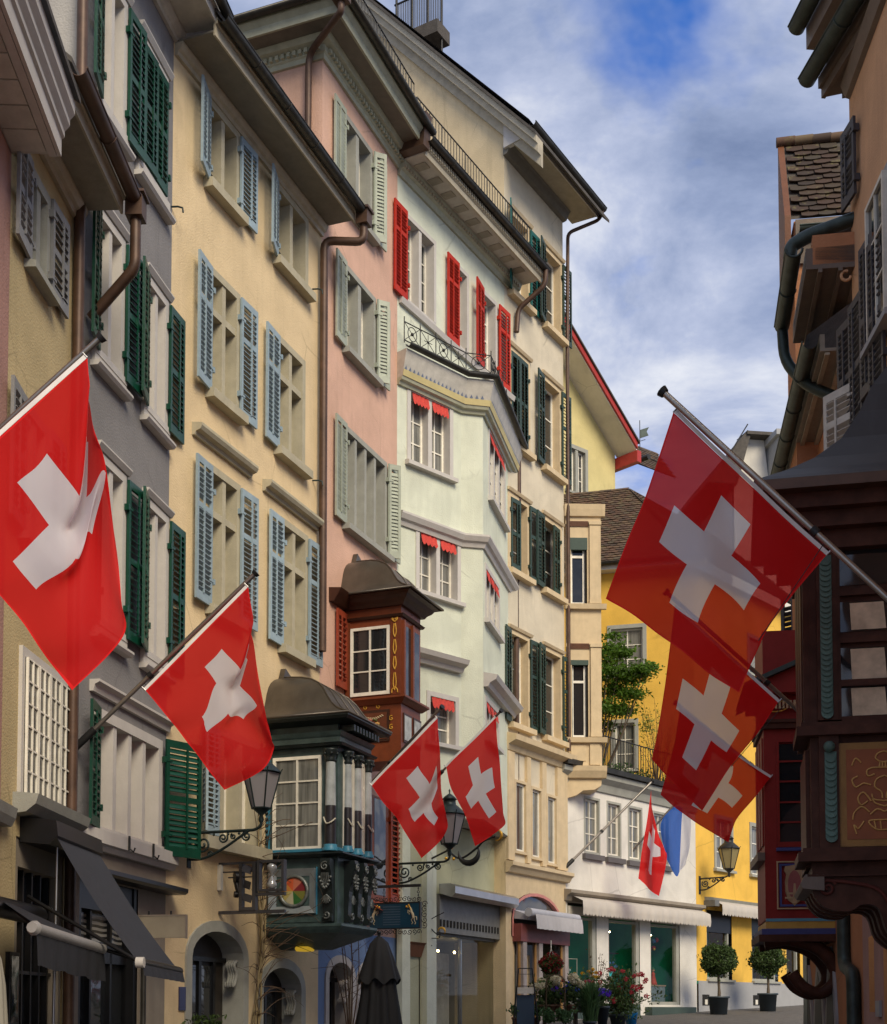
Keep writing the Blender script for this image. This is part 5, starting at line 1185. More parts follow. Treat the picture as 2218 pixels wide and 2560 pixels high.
M_TILE = tile_mat()
def tiles(hh, s0, s1, y0, z0, y1, z1, name='tile', tw=.17, tl=.17, joined=True, depth=.02, parent=None, clip=None, m=None):
    """beaver-tail tiles laid in lapping courses up a slope from (y0,z0) to (y1,z1)"""
    L = math.hypot(y1 - y0, z1 - z0); n = int(L / tl); dy, dz = (y1 - y0) / L, (z1 - z0) / L; ny, nz = -dz, dy
    T = MB(); k = 5; half = [(-tw * .48 + tw * .96 * i / k, -tl * .18 * math.sin(math.pi * i / k)) for i in range(k + 1)]
    out = [(x, d - .0) for x, d in half] + [(tw * .48, tl * 1.25), (-tw * .48, tl * 1.25)]
    def P(x, d, q): return (x, d, q)
    def lift(d): return .045 - .036 * max(0, d) / (tl * 1.25)
    vs = [(x, d, lift(d) - depth) for x, d in out] + [(x, d, lift(d)) for x, d in out]; mo = len(out)
    fs = [tuple(range(mo, 2 * mo))] + [(i, (i + 1) % mo, mo + (i + 1) % mo, mo + i) for i in range(mo)]
    T.add(vs, fs); me = None
    mbj = MB(); cols = int((s1 - s0) / tw) + 1
    for j in range(n):
        for i in range(cols + 1):
            x = s0 + i * tw + (tw / 2 if j % 2 else 0) + random.uniform(-.006, .006)
            if x < s0 + tw * .3 or x > s1 - tw * .3: continue
            if clip and not clip(x, j / n): continue
            d0 = j * tl + random.uniform(-.008, .008); dq = random.uniform(-.004, .008)
            vv = [(x + vx, y0 + dy * (d0 + vd) + ny * (vq + dq), z0 + dz * (d0 + vd) + nz * (vq + dq)) for vx, vd, vq in vs]
            if joined: mbj.add(vv, fs)
            else: hh.part(MB().add(vv, fs), name, m or M_TILE, parent=parent)
    if joined: return hh.part(mbj, name, m or M_TILE, kind='stuff', parent=parent)
S10.part(MB().add([(-6.5, -ovr, z10 + .08), (.25, -ovr, z10 + .08), (-2.2, 3.6, ztr), (-6.5, 3.6, ztr)], [(0, 1, 2, 3)]), 'roof', M_SLATE)
tiles(S10, -6.5, .4, -ovr, z10 + .10, 3.6, ztr + .02, tw=.19, tl=.155, clip=lambda x, t: x < .30 - 2.5 * t)
h10.part(MB().add([(-.4, -.4, z10 + .05), (L10 + .3, -.4, z10 + .05), (L10 + .3, 3.5, ztr), (2.2, 3.5, ztr)], [(0, 1, 2, 3)]), 'roof', M_SLATE); tiles(h10, .0, L10 + .2, -.4, z10 + .08, 3.5, ztr, tw=.22, tl=.2, clip=lambda x, t: x > -.3 + 2.5 * t)

# ================================================================ lemon gable house beyond
F8 = facade_at(1408, 43, 48); h8 = House('town_house', 'lemon yellow gabled house with a bright red barge board beyond the lane', F8, s0=1.0)
L8 = F8.s(1540); za, zb8 = F8.z(1412, 921), F8.z(1540, 1138)
sa = F8.s(1412); slp = (za - zb8) / (L8 - sa)
rw8 = F8.rect(1414, 1104, 1222, 1469)
mb = MB(); zt_ = za + slp * (sa + 3)
cut = sorted({-3.0, L8 + .0, rw8[0], rw8[1]})
for a, b in zip(cut, cut[1:]):
    ta, tb2 = zb8 + slp * (L8 - a), zb8 + slp * (L8 - b)
    if a == rw8[0]: mb.quad((a, 0, 1), (b, 0, 1), (b, 0, rw8[2]), (a, 0, rw8[2])); mb.quad((a, 0, rw8[3]), (b, 0, rw8[3]), (b, 0, tb2), (a, 0, ta))
    else: mb.quad((a, 0, 1), (b, 0, 1), (b, 0, tb2), (a, 0, ta))
h8.part(mb, 'wall', M_LEMON); h8.part(MB().quad((L8, 0, 1), (L8, 9, 1), (L8, 9, zb8), (L8, 0, zb8)), 'side_wall', M_LEMON)
w = window(h8, rw8, M_STONE2, M_WHITE, M_GLASS, 2, 3, fw=.13, deep=.2, mull=1, mullw=.12, sill=.06)
M_REDT = paint('red_barge_paint', (.38, .04, .035))
def rk(d0, d1, y0, y1, m, nm, e0=-3, e1=.75):
    h8.part(MB().prism([(L8 + e1, zb8 - slp * e1 + d0), (L8 + e1, zb8 - slp * e1 + d1), (e0, zb8 + slp * (L8 - e0) + d1), (e0, zb8 + slp * (L8 - e0) + d0)], y0, y1), nm, m)
rk(0.0, .06, -.85, 0, M_WHITEW, 'soffit', e1=.25); rk(.03, .24, -.92, -.85, M_REDT, 'barge_board', e1=.08); rk(.24, .30, -.98, 9, M_SLATE, 'roof', e1=.14)
h8.part(MB().prof([(-.95, zb8 - .5), (-.95, zb8 - .12), (9, zb8 - .12), (9, zb8 - .5)], L8 + .02, L8 + .22), 'eave_box', M_REDT); h8.part(MB().tube([(L8 + .62, -.95, zb8 - .18), (L8 + .62, 9, zb8 - .18)], .10, 8), 'gutter', M_ZINC)

# tiled house roof and mansard house further off
def far_roof(name, label, px0, px1, pyt, pyb, Y, head, mwall, low, mroof=None):
    F = facade_at(px0, Y, head); h = House(name, label, F); L = F.s(px1); zt, zb = F.z(px0, pyt), F.z(px0, pyb)
    return h, F, L, zt, zb
F11 = facade_at(1553, 56, 75); h11 = House('tiled_house', 'distant house showing only a mossy brown tiled roof with snow guards', F11); L11 = F11.s(1700); zt, zb = F11.z(1560, 1088), F11.z(1560, 1190)
h11.part(MB().box(-.5, L11, .3, 6, 2, zb - 2.0), 'wall', M_LEMON); sa_, sb_ = F11.s(1545, 1150), F11.s(1690, 1150); zl0, zl1 = F11.z(1545, 1142), F11.z(1545, 1084, 2.0); kz = (zl0 - F11.z(1690, 1196)) / (sb_ - sa_)
sheared = [h11.part(MB().add([(sa_, 0, zl0), (sb_, 0, zl0), (sb_, 2, zl1), (sa_, 2, zl1)], [(0, 1, 2, 3)]), 'roof', M_SLATE), tiles(h11, sa_, sb_, 0, zl0 + .02, 2, zl1, tw=.28, tl=.24)]
for q in (.25, .45): sheared.append(h11.part(MB().tube([(sa_ + .2, 2 * q - .15, zl0 + (zl1 - zl0) * q + .15), (sb_ - .2, 2 * q - .15, zl0 + (zl1 - zl0) * q + .15)], .02, 5), 'snow_guard', M_IRON))
for o_ in sheared:
    for v_ in o_.data.vertices: v_.co.z -= kz * (v_.co.x - sa_)
vp = at(1600, 1110, 58.0); v = thing('weather_vane', 'thin iron weather vane with a pennant on the distant tiled roof', 'weather vane', vp)
MB().tube([(0, 0, -.6), (0, 0, 1.05)], .018, 6).obj('rod', M_IRON, v); MB().prism([(0, .25), (.38, .38), (.30, .55), (.40, .75), (0, .62)], -.01, .01).obj('pennant', M_COPG, v); MB().tube([(-.22, 0, .05), (.24, 0, .2)], .014, 5).obj('arrow', M_IRON, v)
F12 = facade_at(1815, 62, 82); h12 = House('mansard_house', 'distant white house with a dark slate mansard and dormer', F12, s0=.5)
L12 = F12.s(1945); zt, zm, zb = F12.z(1870, 1060), F12.z(1870, 1092), F12.z(1870, 1190)
h12.part(MB().add([(F12.s(1838), 0, zb - 4), (F12.s(1925), 0, zb - 4), (F12.s(1925), 0, zb), (F12.s(1914), 0, zm), (F12.s(1872), 0, zm), (F12.s(1838), 0, zb)], [(0, 1, 2, 3, 4, 5)]), 'gable_wall', M_WHITEW)
h12.part(MB().box(F12.s(1838), L12 + 3, .3, 8, 2, zb), 'wall', M_WHITEW)
x0 = F12.s(1795); mr = MB().prism([(x0 - .6, zb - .6), (F12.s(1864), zm + .10), (F12.s(1874), zm + .02), (F12.s(1838), zb - .6)], -.5, 8).add([(F12.s(1862), -.5, zm + .05), (F12.s(1952), -.5, zm - .1), (F12.s(1952), 1.8, zt - .1), (F12.s(1905), 1.8, zt + .25), (F12.s(1880), 1.8, zt)], [(0, 1, 2, 3, 4)]); h12.part(mr, 'roof', M_SLATE)
h12.part(MB().box(F12.s(1862), F12.s(1952), -.6, 1, zm - .12, zm + .03), 'eave', M_SLATE)
dm = h12.part(MB().box(F12.s(1925), F12.s(1958), -1.2, 2, zb - .9, zm - .45).prof([(-1.5, zm - .45), (2, zm - .45), (2, zm - .1), (-1.5, zm - .2)], F12.s(1916), F12.s(1968)), 'dormer', M_PLINTH)
h12.part(MB().box(F12.s(1930), F12.s(1948), -1.24, -1.201, zb - .6, zm - .6), 'pane', M_GLASS, parent=dm)
h12.part(MB().tube([(F12.s(1800), -.55, zb + .2), (F12.s(1864), -.55, zm + .35)], .03, 5), 'snow_guard', M_IRON)

# ================================================================ right-hand row, in the shade
M_TERRA = plaster('terracotta_plaster', (0.48, 0.22, 0.11), .15); M_TAN = plaster('tan_orange_plaster', (0.62, 0.36, 0.20), .15); M_SALM = plaster('dusty_pink_plaster', (0.40, 0.25, 0.22), .2)
M_DBRN = mat('dark_brown_timber', (0.070, 0.029, 0.018), .5, var=.35, scale=6, spec=.12); M_DKRED = mat('ox_red_timber', (0.26, 0.028, 0.022), .5, var=.12, scale=6, spec=.15); M_BLUEL = paint('blue_line_paint', (.06, .07, .22)); M_CREAML = paint('cream_line_paint', (.5, .36, .2)); M_VERD = paint('verdigris_paint', (.085, .15, .12), .6, .2)
M_ROOFD = mat('dark_lead_roof', (0.030, 0.026, 0.024), .45, .25, var=.25, scale=2, streak=.15, dirt=(.1, .1, .1)); M_PANEL = None
M_SOFFB = paint('brown_soffit_paint', (.16, .12, .09)); M_DGREY = paint('charcoal_shutter_paint', (.055, .056, .065))
FR1 = Facade(4.0, 11.5, 12, True); PR = FR1.w(FR1.s(2143)); FR2 = Facade(PR.x, PR.y, 8.4, True); FRU = Facade(PR.x, PR.y, 3.0, True)
# ---- near house: terracotta wall above, dusty pink below
hr1 = House('town_house', 'tan orange house on the shaded right side with charcoal shutters', FR1, s0=0.0)
sE = FR1.s(2143); zr1 = 13.9
zpk = 5.0
wall(hr1, sE, 6, 0, zpk, [(-2.55, -1.6, .2, 2.6), (-4.1, -3.5, 1.6, 2.45)], M_SALM, name='ground_floor_wall'); HU = Sub(hr1, FRU); wall(HU, 0, 9, zpk, zr1, [], M_TAN); HU.part(MB().slab([(0, 0), (9, 0), (9, -1.3)], zpk - .04, zpk - .001), 'ledge', M_SALM)
hr1.part(MB().quad((sE, 0, 0), (sE, 0, zr1), (sE, 7, zr1), (sE, 7, 0)).quad((6, 0, 0), (6, 7, 0), (6, 7, zr1), (6, 0, zr1)).quad((sE, 7, 0), (sE, 7, zr1), (6, 7, zr1), (6, 7, 0)), 'side_wall', M_TAN)
hr1.part(MB().box(-2.6, -1.55, .25, .3, .2, 2.65), 'door', M_DOOR); hr1.part(MB().box(-4.1, -3.5, .2, .24, 1.6, 2.45), 'window', M_BLKMET)
pl = hr1.part(MB().box(-3.15, -2.75, -.03, -.004, 1.55, 1.72), 'name_plaque', M_PLINTH)
# eave: soffit, fascia, gutter (measured from the lane)
def wp(px, py, z):
    d = ray(px, py); return EYE + d * ((z - EYE.z) / d.z)
ze1 = 13.0
pf, pn = wp(2063, 243, ze1), wp(2180, 54, ze1); dv = (pn - pf); pn = pf + dv * 3.2
def lw(p): q = p - FR1.o; return (q.dot(FR1.u), q.dot(FR1.n))
a, b = lw(pf), lw(pn)
hr1.part(MB().slab([a, b, (b[0], 1.0), (a[0] + .1, .6)], ze1, ze1 + .05).slab([(a[0] + .02, a[1] + .20), (b[0], b[1] + .2), (b[0], b[1] + .26), (a[0] + .02, a[1] + .26)], ze1 - .06, ze1 - .002), 'soffit', M_SOFFB)
t = Vector((b[0] - a[0], b[1] - a[1])).normalized(); nrm = Vector((t.y, -t.x))
def strip(o0, o1, z0, z1, nm, m): hr1.part(MB().slab([(a[0] + nrm.x * o0, a[1] + nrm.y * o0), (b[0] + nrm.x * o0, b[1] + nrm.y * o0), (b[0] + nrm.x * o1, b[1] + nrm.y * o1), (a[0] + nrm.x * o1, a[1] + nrm.y * o1)], z0, z1), nm, m)
strip(.0, .05, ze1 - .02, ze1 + .22, 'fascia', M_SOFFB); strip(.05, .09, ze1 + .10, ze1 + .24, 'fascia', M_SOFFB)
gx = Facade(pf.x, pf.y, math.degrees(math.atan2(dv.x, dv.y)) - 180, True); GX = Sub(hr1, gx)
GX.part(halfpipe(MB(), -.02, 4.2, -.23, ze1 + .22, .11), 'gutter', M_COPG)
hr1.part(MB().add([(a[0] - .05, a[1] - .25, ze1 + .28), (b[0], b[1] - .25, ze1 + .28), (b[0], 5, ze1 + 4), (a[0] - .05, 5, ze1 + 4)], [(0, 1, 2, 3)]), 'roof', M_SLATE)
HU.part(MB().prof([(-.001, ze1 - .2), (-.06, ze1 - .18), (-.12, ze1 - .02), (-.001, ze1 - .01)], .05, 8), 'cornice', M_SOFFB)
# upper dormer gutter
p2 = wp(2010, 70, 14.2); F_ = Facade(p2.x, p2.y, -6, True); D1 = Sub(hr1, F_); D1.part(halfpipe(MB(), 0, 3, -.1, 14.2, .11), 'gutter', M_COPG); D1.part(MB().box(.02, 3, .02, 1.5, 13.9, 15), 'dormer_cheek', M_SOFFB)
# shutters and window on the upper wall
shw = .55
for (px0, y0, y1, an, sd, w_) in ((2122, 284, 486, 8, 1, .4), (2143, 716, 1064, 3, 1, .46), (2121, 774, 1072, 10, 1, .46), (2176, 560, 958, 4, 1, .5), (2197, 548, 960, 3, 1, .5), (2082, 950, 1115, 30, 1, .5)):
    # hinge found on the wall plane, leaf standing out towards the lane
    hp_ = max(px0 + 26, 2150); hs = FRU.s(hp_, (y0 + y1) / 2); zq0, zq1 = FRU.z(hp_, y1), FRU.z(hp_, y0)
    shutter(HU, hs, zq0, zq1, w_, an, -1, M_DGREY if px0 != 2082 else M_OFFW, y=-.06, step=.08)
for (q, z0_, z1_) in ((FRU.s(2196), 9.2, 10.9), (FRU.s(2200), 6.1, 7.9)):
    window(HU, (q, q + .95, z0_, z1_), M_PLINTH, M_WHITE, M_GLASS, 2, 3, fw=.10, deep=-.02, proud=.05, sill=.1)
HU.part(MB().tube(spiral((.12, -.10, FRU.z(2146, 668)), .06, .8, 1.2, plane='yz', r1=.9), .018, 6), 'wall_hook', M_TAN)
# ---- big dark oriel of the near house
So = side_of(FR1, 0.0)   # its face square to the lane
# right-row facades run towards the viewer: the face that looks down the lane is at s=+ side
oy = .84; On = Facade(*(FR1.w(0, -oy).to_tuple()[:2]), math.degrees(math.atan2(FR1.n.x, FR1.n.y))); ON = Sub(hr1, On)
zob, zot = On.z(2120, 2190), On.z(2120, 1232); WO = 2.4
zp_ = lambda py: On.z(2130, py)
zsl = zp_(1815)
oriel = ON.part(MB().box(0, WO, 0.02, 1.25, zob, zot), 'oriel', M_DBRN, label='dark brown carved timber oriel with green scale pilasters')
def on(mb, nm, m, **k): return ON.part(mb, nm, m, parent=None if False else oriel, **k)
# lane face panels are plain timber, added in place of reflecting panes; near face: pilaster, window lights, painted panel
xs = lambda px, py=1600: On.s(px, py)
for (z0_, z1_, nm) in ((zp_(1800), zp_(1320), 'corner_post'), (zp_(2120), zp_(1840), 'corner_post')):
    on(MB().box(xs(2042), xs(2092), -.05, .019, z0_, z1_), nm, M_DBRN)
# scale pilasters: overlapping half-round scales
scale = MB(); k = 8; rr = .5
cx0, cx1 = xs(2050), xs(2080); wd = cx1 - cx0
scale.add([(wd / 2 - wd / 2 * math.cos(math.pi * i / k), -.012 - .018 * math.sin(math.pi * i / k), -wd * .52 * math.sin(math.pi * i / k)) for i in range(k + 1)] + [(wd, -.004, wd * .45), (0, -.004, wd * .45)], [tuple(range(k + 3))])
scale.add([(wd / 2 - wd / 2 * math.cos(math.pi * i / k), -.012 - .018 * math.sin(math.pi * i / k), -wd * .52 * math.sin(math.pi * i / k)) for i in range(k + 1)] + [(wd / 2 - wd / 2 * math.cos(math.pi * i / k), .0, -wd * .52 * math.sin(math.pi * i / k)) for i in range(k + 1)], [(i + 1, i, k + 1 + i, k + 2 + i) for i in range(k)])
sme = scale.mesh('scale', M_VERD)
def scales(z0, z1, x, n):
    for i in range(n): inst('scale', sme, oriel, (x, -.052 - .0, z0 + (z1 - z0) * (i + .5) / n))
scales(zp_(1790), zp_(1395), cx0, 30); scales(zp_(2100), zp_(1885), xs(2056), 14)
on(MB().ball((xs(2068), -.07, zp_(1868)), .05, 12), 'boss', M_VERD)
# window: stone-framed lights with mullions
wx0, wx1 = xs(2090), WO - .1; bands = [(1462, 1362), (1578, 1503), (1702, 1618), (1793, 1716)]
fb = MB(); fb.box(wx0, wx0 + .035, -.035, .019, zp_(1800), zp_(1345)).box(wx0 + .9, wx0 + .97, -.035, .019, zp_(1800), zp_(1345))
for q in (1345, 1482, 1600, 1708, 1800): fb.box(wx0 + .035, wx1, -.03, .019, zp_(q + 8), zp_(q - 8))
on(fb, 'window_frame', M_DBRN)
for (y1_, y0_) in bands:
    for c0, c1 in ((wx0 + .04, wx0 + .9), (wx0 + .97, wx1)):
        on(MB().quad((c0, .012, zp_(y1_)), (c1, .012, zp_(y1_)), (c1, .012, zp_(y0_)), (c0, .012, zp_(y0_))), 'pane', M_GLASS)
M_CURTO = mat('cream_curtain', (.62, .48, .32), .9, var=.25, scale=7)
for (y1_, y0_) in bands[1:]:
    on(MB().quad((wx0 + .13, .008, zp_(y1_ - 4)), (wx0 + .42, .008, zp_(y1_ - 4)), (wx0 + .40, .008, zp_(y0_ + 4)), (wx0 + .12, .008, zp_(y0_ + 4))), 'curtain', M_CURTO)
def grotesque():
    if 'painted_panel' in MATS: return MATS['painted_panel']
    m, nt, b_ = _nt('painted_panel'); L = nt.links.new; tcn = nt.nodes.new('ShaderNodeTexCoord'); b_.inputs['Roughness'].default_value = .6
    n = nt.nodes.new('ShaderNodeTexNoise'); n.inputs['Scale'].default_value = 5; L(tcn.outputs['Object'], n.inputs['Vector']); r = nt.nodes.new('ShaderNodeValToRGB'); L(n.outputs['Fac'], r.inputs[0])
    r.color_ramp.elements[0].color = (.17, .045, .012, 1); r.color_ramp.elements[1].color = (.34, .095, .02, 1); L(r.outputs[0], b_.inputs['Base Color']); MATS['painted_panel'] = m; return m
px0_, px1_ = xs(2110), xs(2110) + .62; pz0, pz1 = zp_(2100), zp_(1876)
on(MB().box(px0_ - .06, px1_ + .06, -.03, .018, pz0 - .06, pz1 + .06), 'panel_frame', paint('dull_gold_paint', (.26, .13, .03))); on(MB().box(px0_, px1_, -.036, -.031, pz0, pz1), 'painted_panel', grotesque())
M_ORN = paint('gold_line_paint', (.50, .28, .08)); pc = (px0_ + px1_) / 2; ph = pz1 - pz0; ob = MB()
def line(pts, r=.0075):
    for sg in (1, -1): ob.tube(smooth_path([(pc + sg * x * .31, -.040, pz0 + z * ph) for x, z in pts], 5), r, 5)
line([(0, .97), (.15, .95), (.22, .90), (.12, .86), (.0, .85)]); line([(.10, .86), (.12, .80)]); line([(.04, .86), (.04, .80)]); line([(0, .79), (.3, .79), (.45, .76), (.42, .70), (.25, .72)])
line([(.0, .70), (.2, .66), (.25, .58), (.08, .52), (.05, .45)]); line([(0, .42), (.28, .44), (.33, .50)]); line([(0, .36), (.25, .40), (.32, .46)]); line([(.35, .60), (.55, .62), (.75, .58), (.85, .66), (.7, .7)])
line([(.35, .42), (.55, .52), (.7, .46), (.62, .38), (.45, .42)]); line([(.4, .3), (.6, .36), (.8, .3), (.85, .22)]); line([(.0, .30), (.2, .33), (.38, .27)]); line([(0, .10), (.25, .11), (.42, .2), (.0, .21)]); line([(.1, .11), (.12, .2)]); line([(.24, .12), (.28, .2)])
line([(.55, .2), (.7, .12), (.82, .16), (.75, .06)]); line([(.6, .85), (.75, .9), (.85, .82)])
on(ob, 'painted_ornament', M_ORN, kind='stuff')
for zq, d_ in ((zp_(1825), .10), (zp_(2140), .12)): on(MB().box(-.12, WO, -d_, .6, zq - .05, zq + .03).box(-.08, WO, -d_ * .6, .6, zq + .03, zq + .07), 'moulding', M_DBRN)
# lane face of the oriel: edge boards, and timber panels replacing its glass to avoid bright reflections
on(MB().box(-.05, -.0, .03, 1.23, zp_(1815), zot - .1).box(-.035, .0, .2, 1.1, zob + .1, zp_(1860)), 'lane_face_board', M_DBRN)
for i in range(3): on(MB().box(-.062, -.051, .12 + i * .37, .42 + i * .37, zp_(1790), zp_(1360)), 'lane_face_panel', M_DBRN)
# swept roof of dark sheet
ze = zp_(1228); zw = On.z(2218, 1000)
prof = [(-.46, ze), (-.40, ze + .05), (-.20, ze + .15), (.05, ze + .32), (.30, ze + .58), (.46, ze + .90), (.58, ze + 1.22), (.84, ze + 1.5)]
prof2 = prof[::-1]
def bell(d):   # distance in from the eave against height
    return d
P = []
hts = [0, .04, .13, .27, .48, .74, 1.0, 1.25]; ins = [0, .08, .28, .52, .76, .92, 1.04, 1.22]
for hz, dn in zip(hts, ins):
    x0_, y0_, y1_ = -.46 + dn, -.42 + dn * .55, 1.6 - dn * .55
    P.append([(2.6, y0_, ze + hz), (x0_, y0_, ze + hz), (x0_, y1_, ze + hz), (2.6, y1_, ze + hz)])
rf = MB()
for r0, r1 in zip(P, P[1:]):
    for i in range(3): rf.add([r0[i], r0[i + 1], r1[i + 1], r1[i]], [(0, 1, 2, 3)], 0, False)
on(rf, 'oriel_roof', M_ROOFD); on(MB().slab([(2.6, -.42), (-.46, -.42), (-.46, 1.6), (2.6, 1.6)], ze - .09, ze - .001), 'roof_edge', M_COPPER)
on(MB().box(-.34, 2.6, -.30, 1.5, ze - .22, ze - .091).box(-.22, 2.6, -.20, 1.42, ze - .36, ze - .221).box(-.08, 2.6, -.10, 1.34, ze - .52, ze - .361), 'roof_cornice', M_DBRN)
# scrolled brackets below
M_BRED = mat('dull_red_edge', (.10, .028, .02), .6, var=.2, spec=.15)
for yq in (.05, .42, .78, 1.10):
    br = MB(); Q = [(0.02, zob), (.0, zob - .12), (.10, zob - .26), (.30, zob - .30), (.42, zob - .24), (.55, zob - .28), (.62, zob - .48), (.78, zob - .60), (.95, zob - .55), (.98, zob)]
    br.prism([(p.x, p.y) for p in smooth_path([(x, z, 0) for x, z in Q[:-1]], 4)] + [Q[-1]], yq, yq + .14); on(br, 'scroll_bracket', M_DBRN)
    if yq < .1:
        on(MB().tube(spiral((.13, yq - .012, zob - .10), .075, 1.6, 0.5), .014, 6), 'bracket_scroll', M_BRED); on(MB().tube(spiral((.86, yq - .012, zob - .30), .12, 1.8, 2.0, sgn=-1), .02, 6), 'bracket_scroll', M_BRED)
        on(MB().tube(smooth_path([(-.02, yq - .01, zob - .02), (.30, yq - .012, zob - .05), (.55, yq - .012, zob - .12), (.66, yq - .012, zob - .3)], 5), .018, 6), 'bracket_edge', M_BRED); on(MB().prism([(.32, zob - .03), (1.5, zob - .03), (1.5, zob - .22), (.8, zob - .20), (.66, zob - .16)], yq + .02, yq + .1), 'bracket_inlay', M_VERD)
on(MB().prof([(.0, zob), (.0, zob + .02), (1.25, zob + .02), (1.25, zob)], -.04, WO), 'oriel_floor', M_DBRN)
on(MB().prism([(-.06, zob + .02), (-.10, zob - .06), (-.40, zob - .18) if 0 else (-.08, zob - .10), (.1, zob - .12), (.1, zob + .02)], .0, 1.25), 'lane_cornice', M_SOFFB)
hr1.part(MB().tube(bend([(FR1.s(2125), -.14, 4.0), (FR1.s(2125), -.14, FR1.z(2125, 2420)), (FR1.s(2140), -.10, FR1.z(2135, 2440)), (FR1.s(2140), -.10, 0)], .2), .085, 12), 'downpipe', M_COPG)

# ---- second house: terracotta with pointed arches, dormer with tiled roof, red oriel
hr2 = House('town_house', 'terracotta house in shade with grey pointed arches and a red oriel', FR2)
sF = FR2.s(2003); zr2 = 9.85
arches = []
for c_, w_ in ((2082, 26), (2052, 26), (2024, 22)):
    s0_, s1_ = FR2.s(c_ + w_ * .55, 2420), FR2.s(c_ - w_ * .55, 2420); arches.append((min(s0_, s1_), max(s0_, s1_)))
wall(hr2, sF, -.002, 0, zr2, [], M_TERRA); hr2.part(MB().quad((sF, 0, 0), (sF, 0, zr2), (sF, 7, zr2), (sF, 7, 0)), 'side_wall', M_TERRA)
for i, (a_, b_) in enumerate(arches):
    c_ = (a_ + b_) / 2; hw_ = (b_ - a_) / 2 * .92; zt_ = FR2.z((2093, 2060, 2032)[i], (2362, 2385, 2400)[i])
    def ogive(hw, zt): return [(c_ - hw, 0), (c_ - hw, zt * .62), (c_ - hw * .72, zt * .80), (c_ - hw * .35, zt * .93), (c_, zt), (c_ + hw * .35, zt * .93), (c_ + hw * .72, zt * .80), (c_ + hw, zt * .62), (c_ + hw, 0)]
    O, I = ogive(hw_, zt_), ogive(hw_ * .72, zt_ * .90); n = len(O)
    d_ = hr2.part(MB().prism(O, -.04, -.002), 'arch_surround', M_PLINTH); hr2.part(MB().prism(I, -.046, -.0405), 'door', M_DOOR, parent=d_)
hr2.part(MB().box(sF - .02, sF + .5, -.05, .2, 0, 3.0), 'corner_post', M_BLKMET)
hr2.part(MB().prof([(-.001, 4.0), (-.06, 4.0), (-.06, 4.06), (-.001, 4.06)], -2.5, 0), 'string_course', M_TAN)
# main eave with long gutter
ge0, ge1 = wp(1933, 1217, 10.05), wp(2011, 895, 10.05); Fg2 = Facade(ge0.x, ge0.y, math.degrees(math.atan2((ge0 - ge1).x, (ge0 - ge1).y)), True); G2 = Sub(hr2, Fg2); Lg = (ge1 - ge0).length
ov_ = .95
G2.part(halfpipe(MB(), -.1, Lg + .3, .04, 10.12, .10), 'gutter', M_COPG)
G2.part(MB().prof([(.16, 9.98), (.16, 10.2), (.22, 10.2), (.22, 10.02), (ov_ + .3, 10.0), (ov_ + .3, 9.96)], -.05, Lg + .3), 'soffit', M_SOFF)
for yq in (.22, .42, ov_ - .12): G2.part(MB().prof([(yq, 9.93), (yq, 9.958), (yq + .06, 9.958), (yq + .06, 9.93)], -.05, Lg + .3), 'soffit_batten', M_FASC)
G2.part(MB().add([(-.1, 0, 10.2), (Lg + .3, 0, 10.2), (Lg + .3, 4, 13), (-.1, 4, 13)], [(0, 1, 2, 3)]), 'roof', M_SLATE)
# hoist dormer
zd = 10.75; d0, d1 = wp(1937, 846, zd), wp(1965, 656, zd); Fd = Facade(d0.x, d0.y, math.degrees(math.atan2((d0 - d1).x, (d0 - d1).y)), True); DM = Sub(hr2, Fd); Ld = (d1 - d0).length
DM.part(halfpipe(MB(), 0, Ld, .10, zd + .16, .10), 'gutter', M_COPG); DM.part(MB().tube([(Ld - .005, .10 - .10 * math.cos(math.pi * i / 8), zd + .16 - .1 * math.sin(math.pi * i / 8)) for i in range(9)], .018, 6), 'gutter_end', M_COPG)
DM.part(MB().prof([(.24, zd - .10), (.24, zd + .16), (.30, zd + .16), (.95, zd + .16), (.95, zd - .12)], 0.02, Ld - .02), 'soffit', M_SOFFB)
for yq in (.38, .62, .82): DM.part(MB().box(.0, Ld, yq, yq + .05, zd - .16, zd - .11), 'soffit_batten', M_SOFFB)
DM.part(MB().prism([(Ld - .3, zd - .05), (Ld - .02, zd - .05), (Ld - .02, zd + .32), (Ld - .3, zd + .28)], .32, 1.5), 'dormer_wall', M_TERRA)
DM.part(MB().tube(bend([(.04, .10, zd + .08), (.05, .12, zd - .35), (.18, .40, zd - .78), (.5, 1.05, zd - 1.25)], .25), .075, 12), 'downpipe', M_COPG)
# big bent pipe that drops into the dormer gutter
p0 = wp(1975, 645, zd + .25); p1, p2_, p3 = at(1978, 615, p0.y), at(2020, 590, p0.y - .1), at(2142, 545, p0.y - .4)
q0 = [p - FR2.o for p in (p0, p1, p2_, p3)]; hr2.part(MB().tube(bend([(v.dot(FR2.u), v.dot(FR2.n), v.z) for v in q0], .3, 6), .085, 12), 'downpipe', M_COPG)
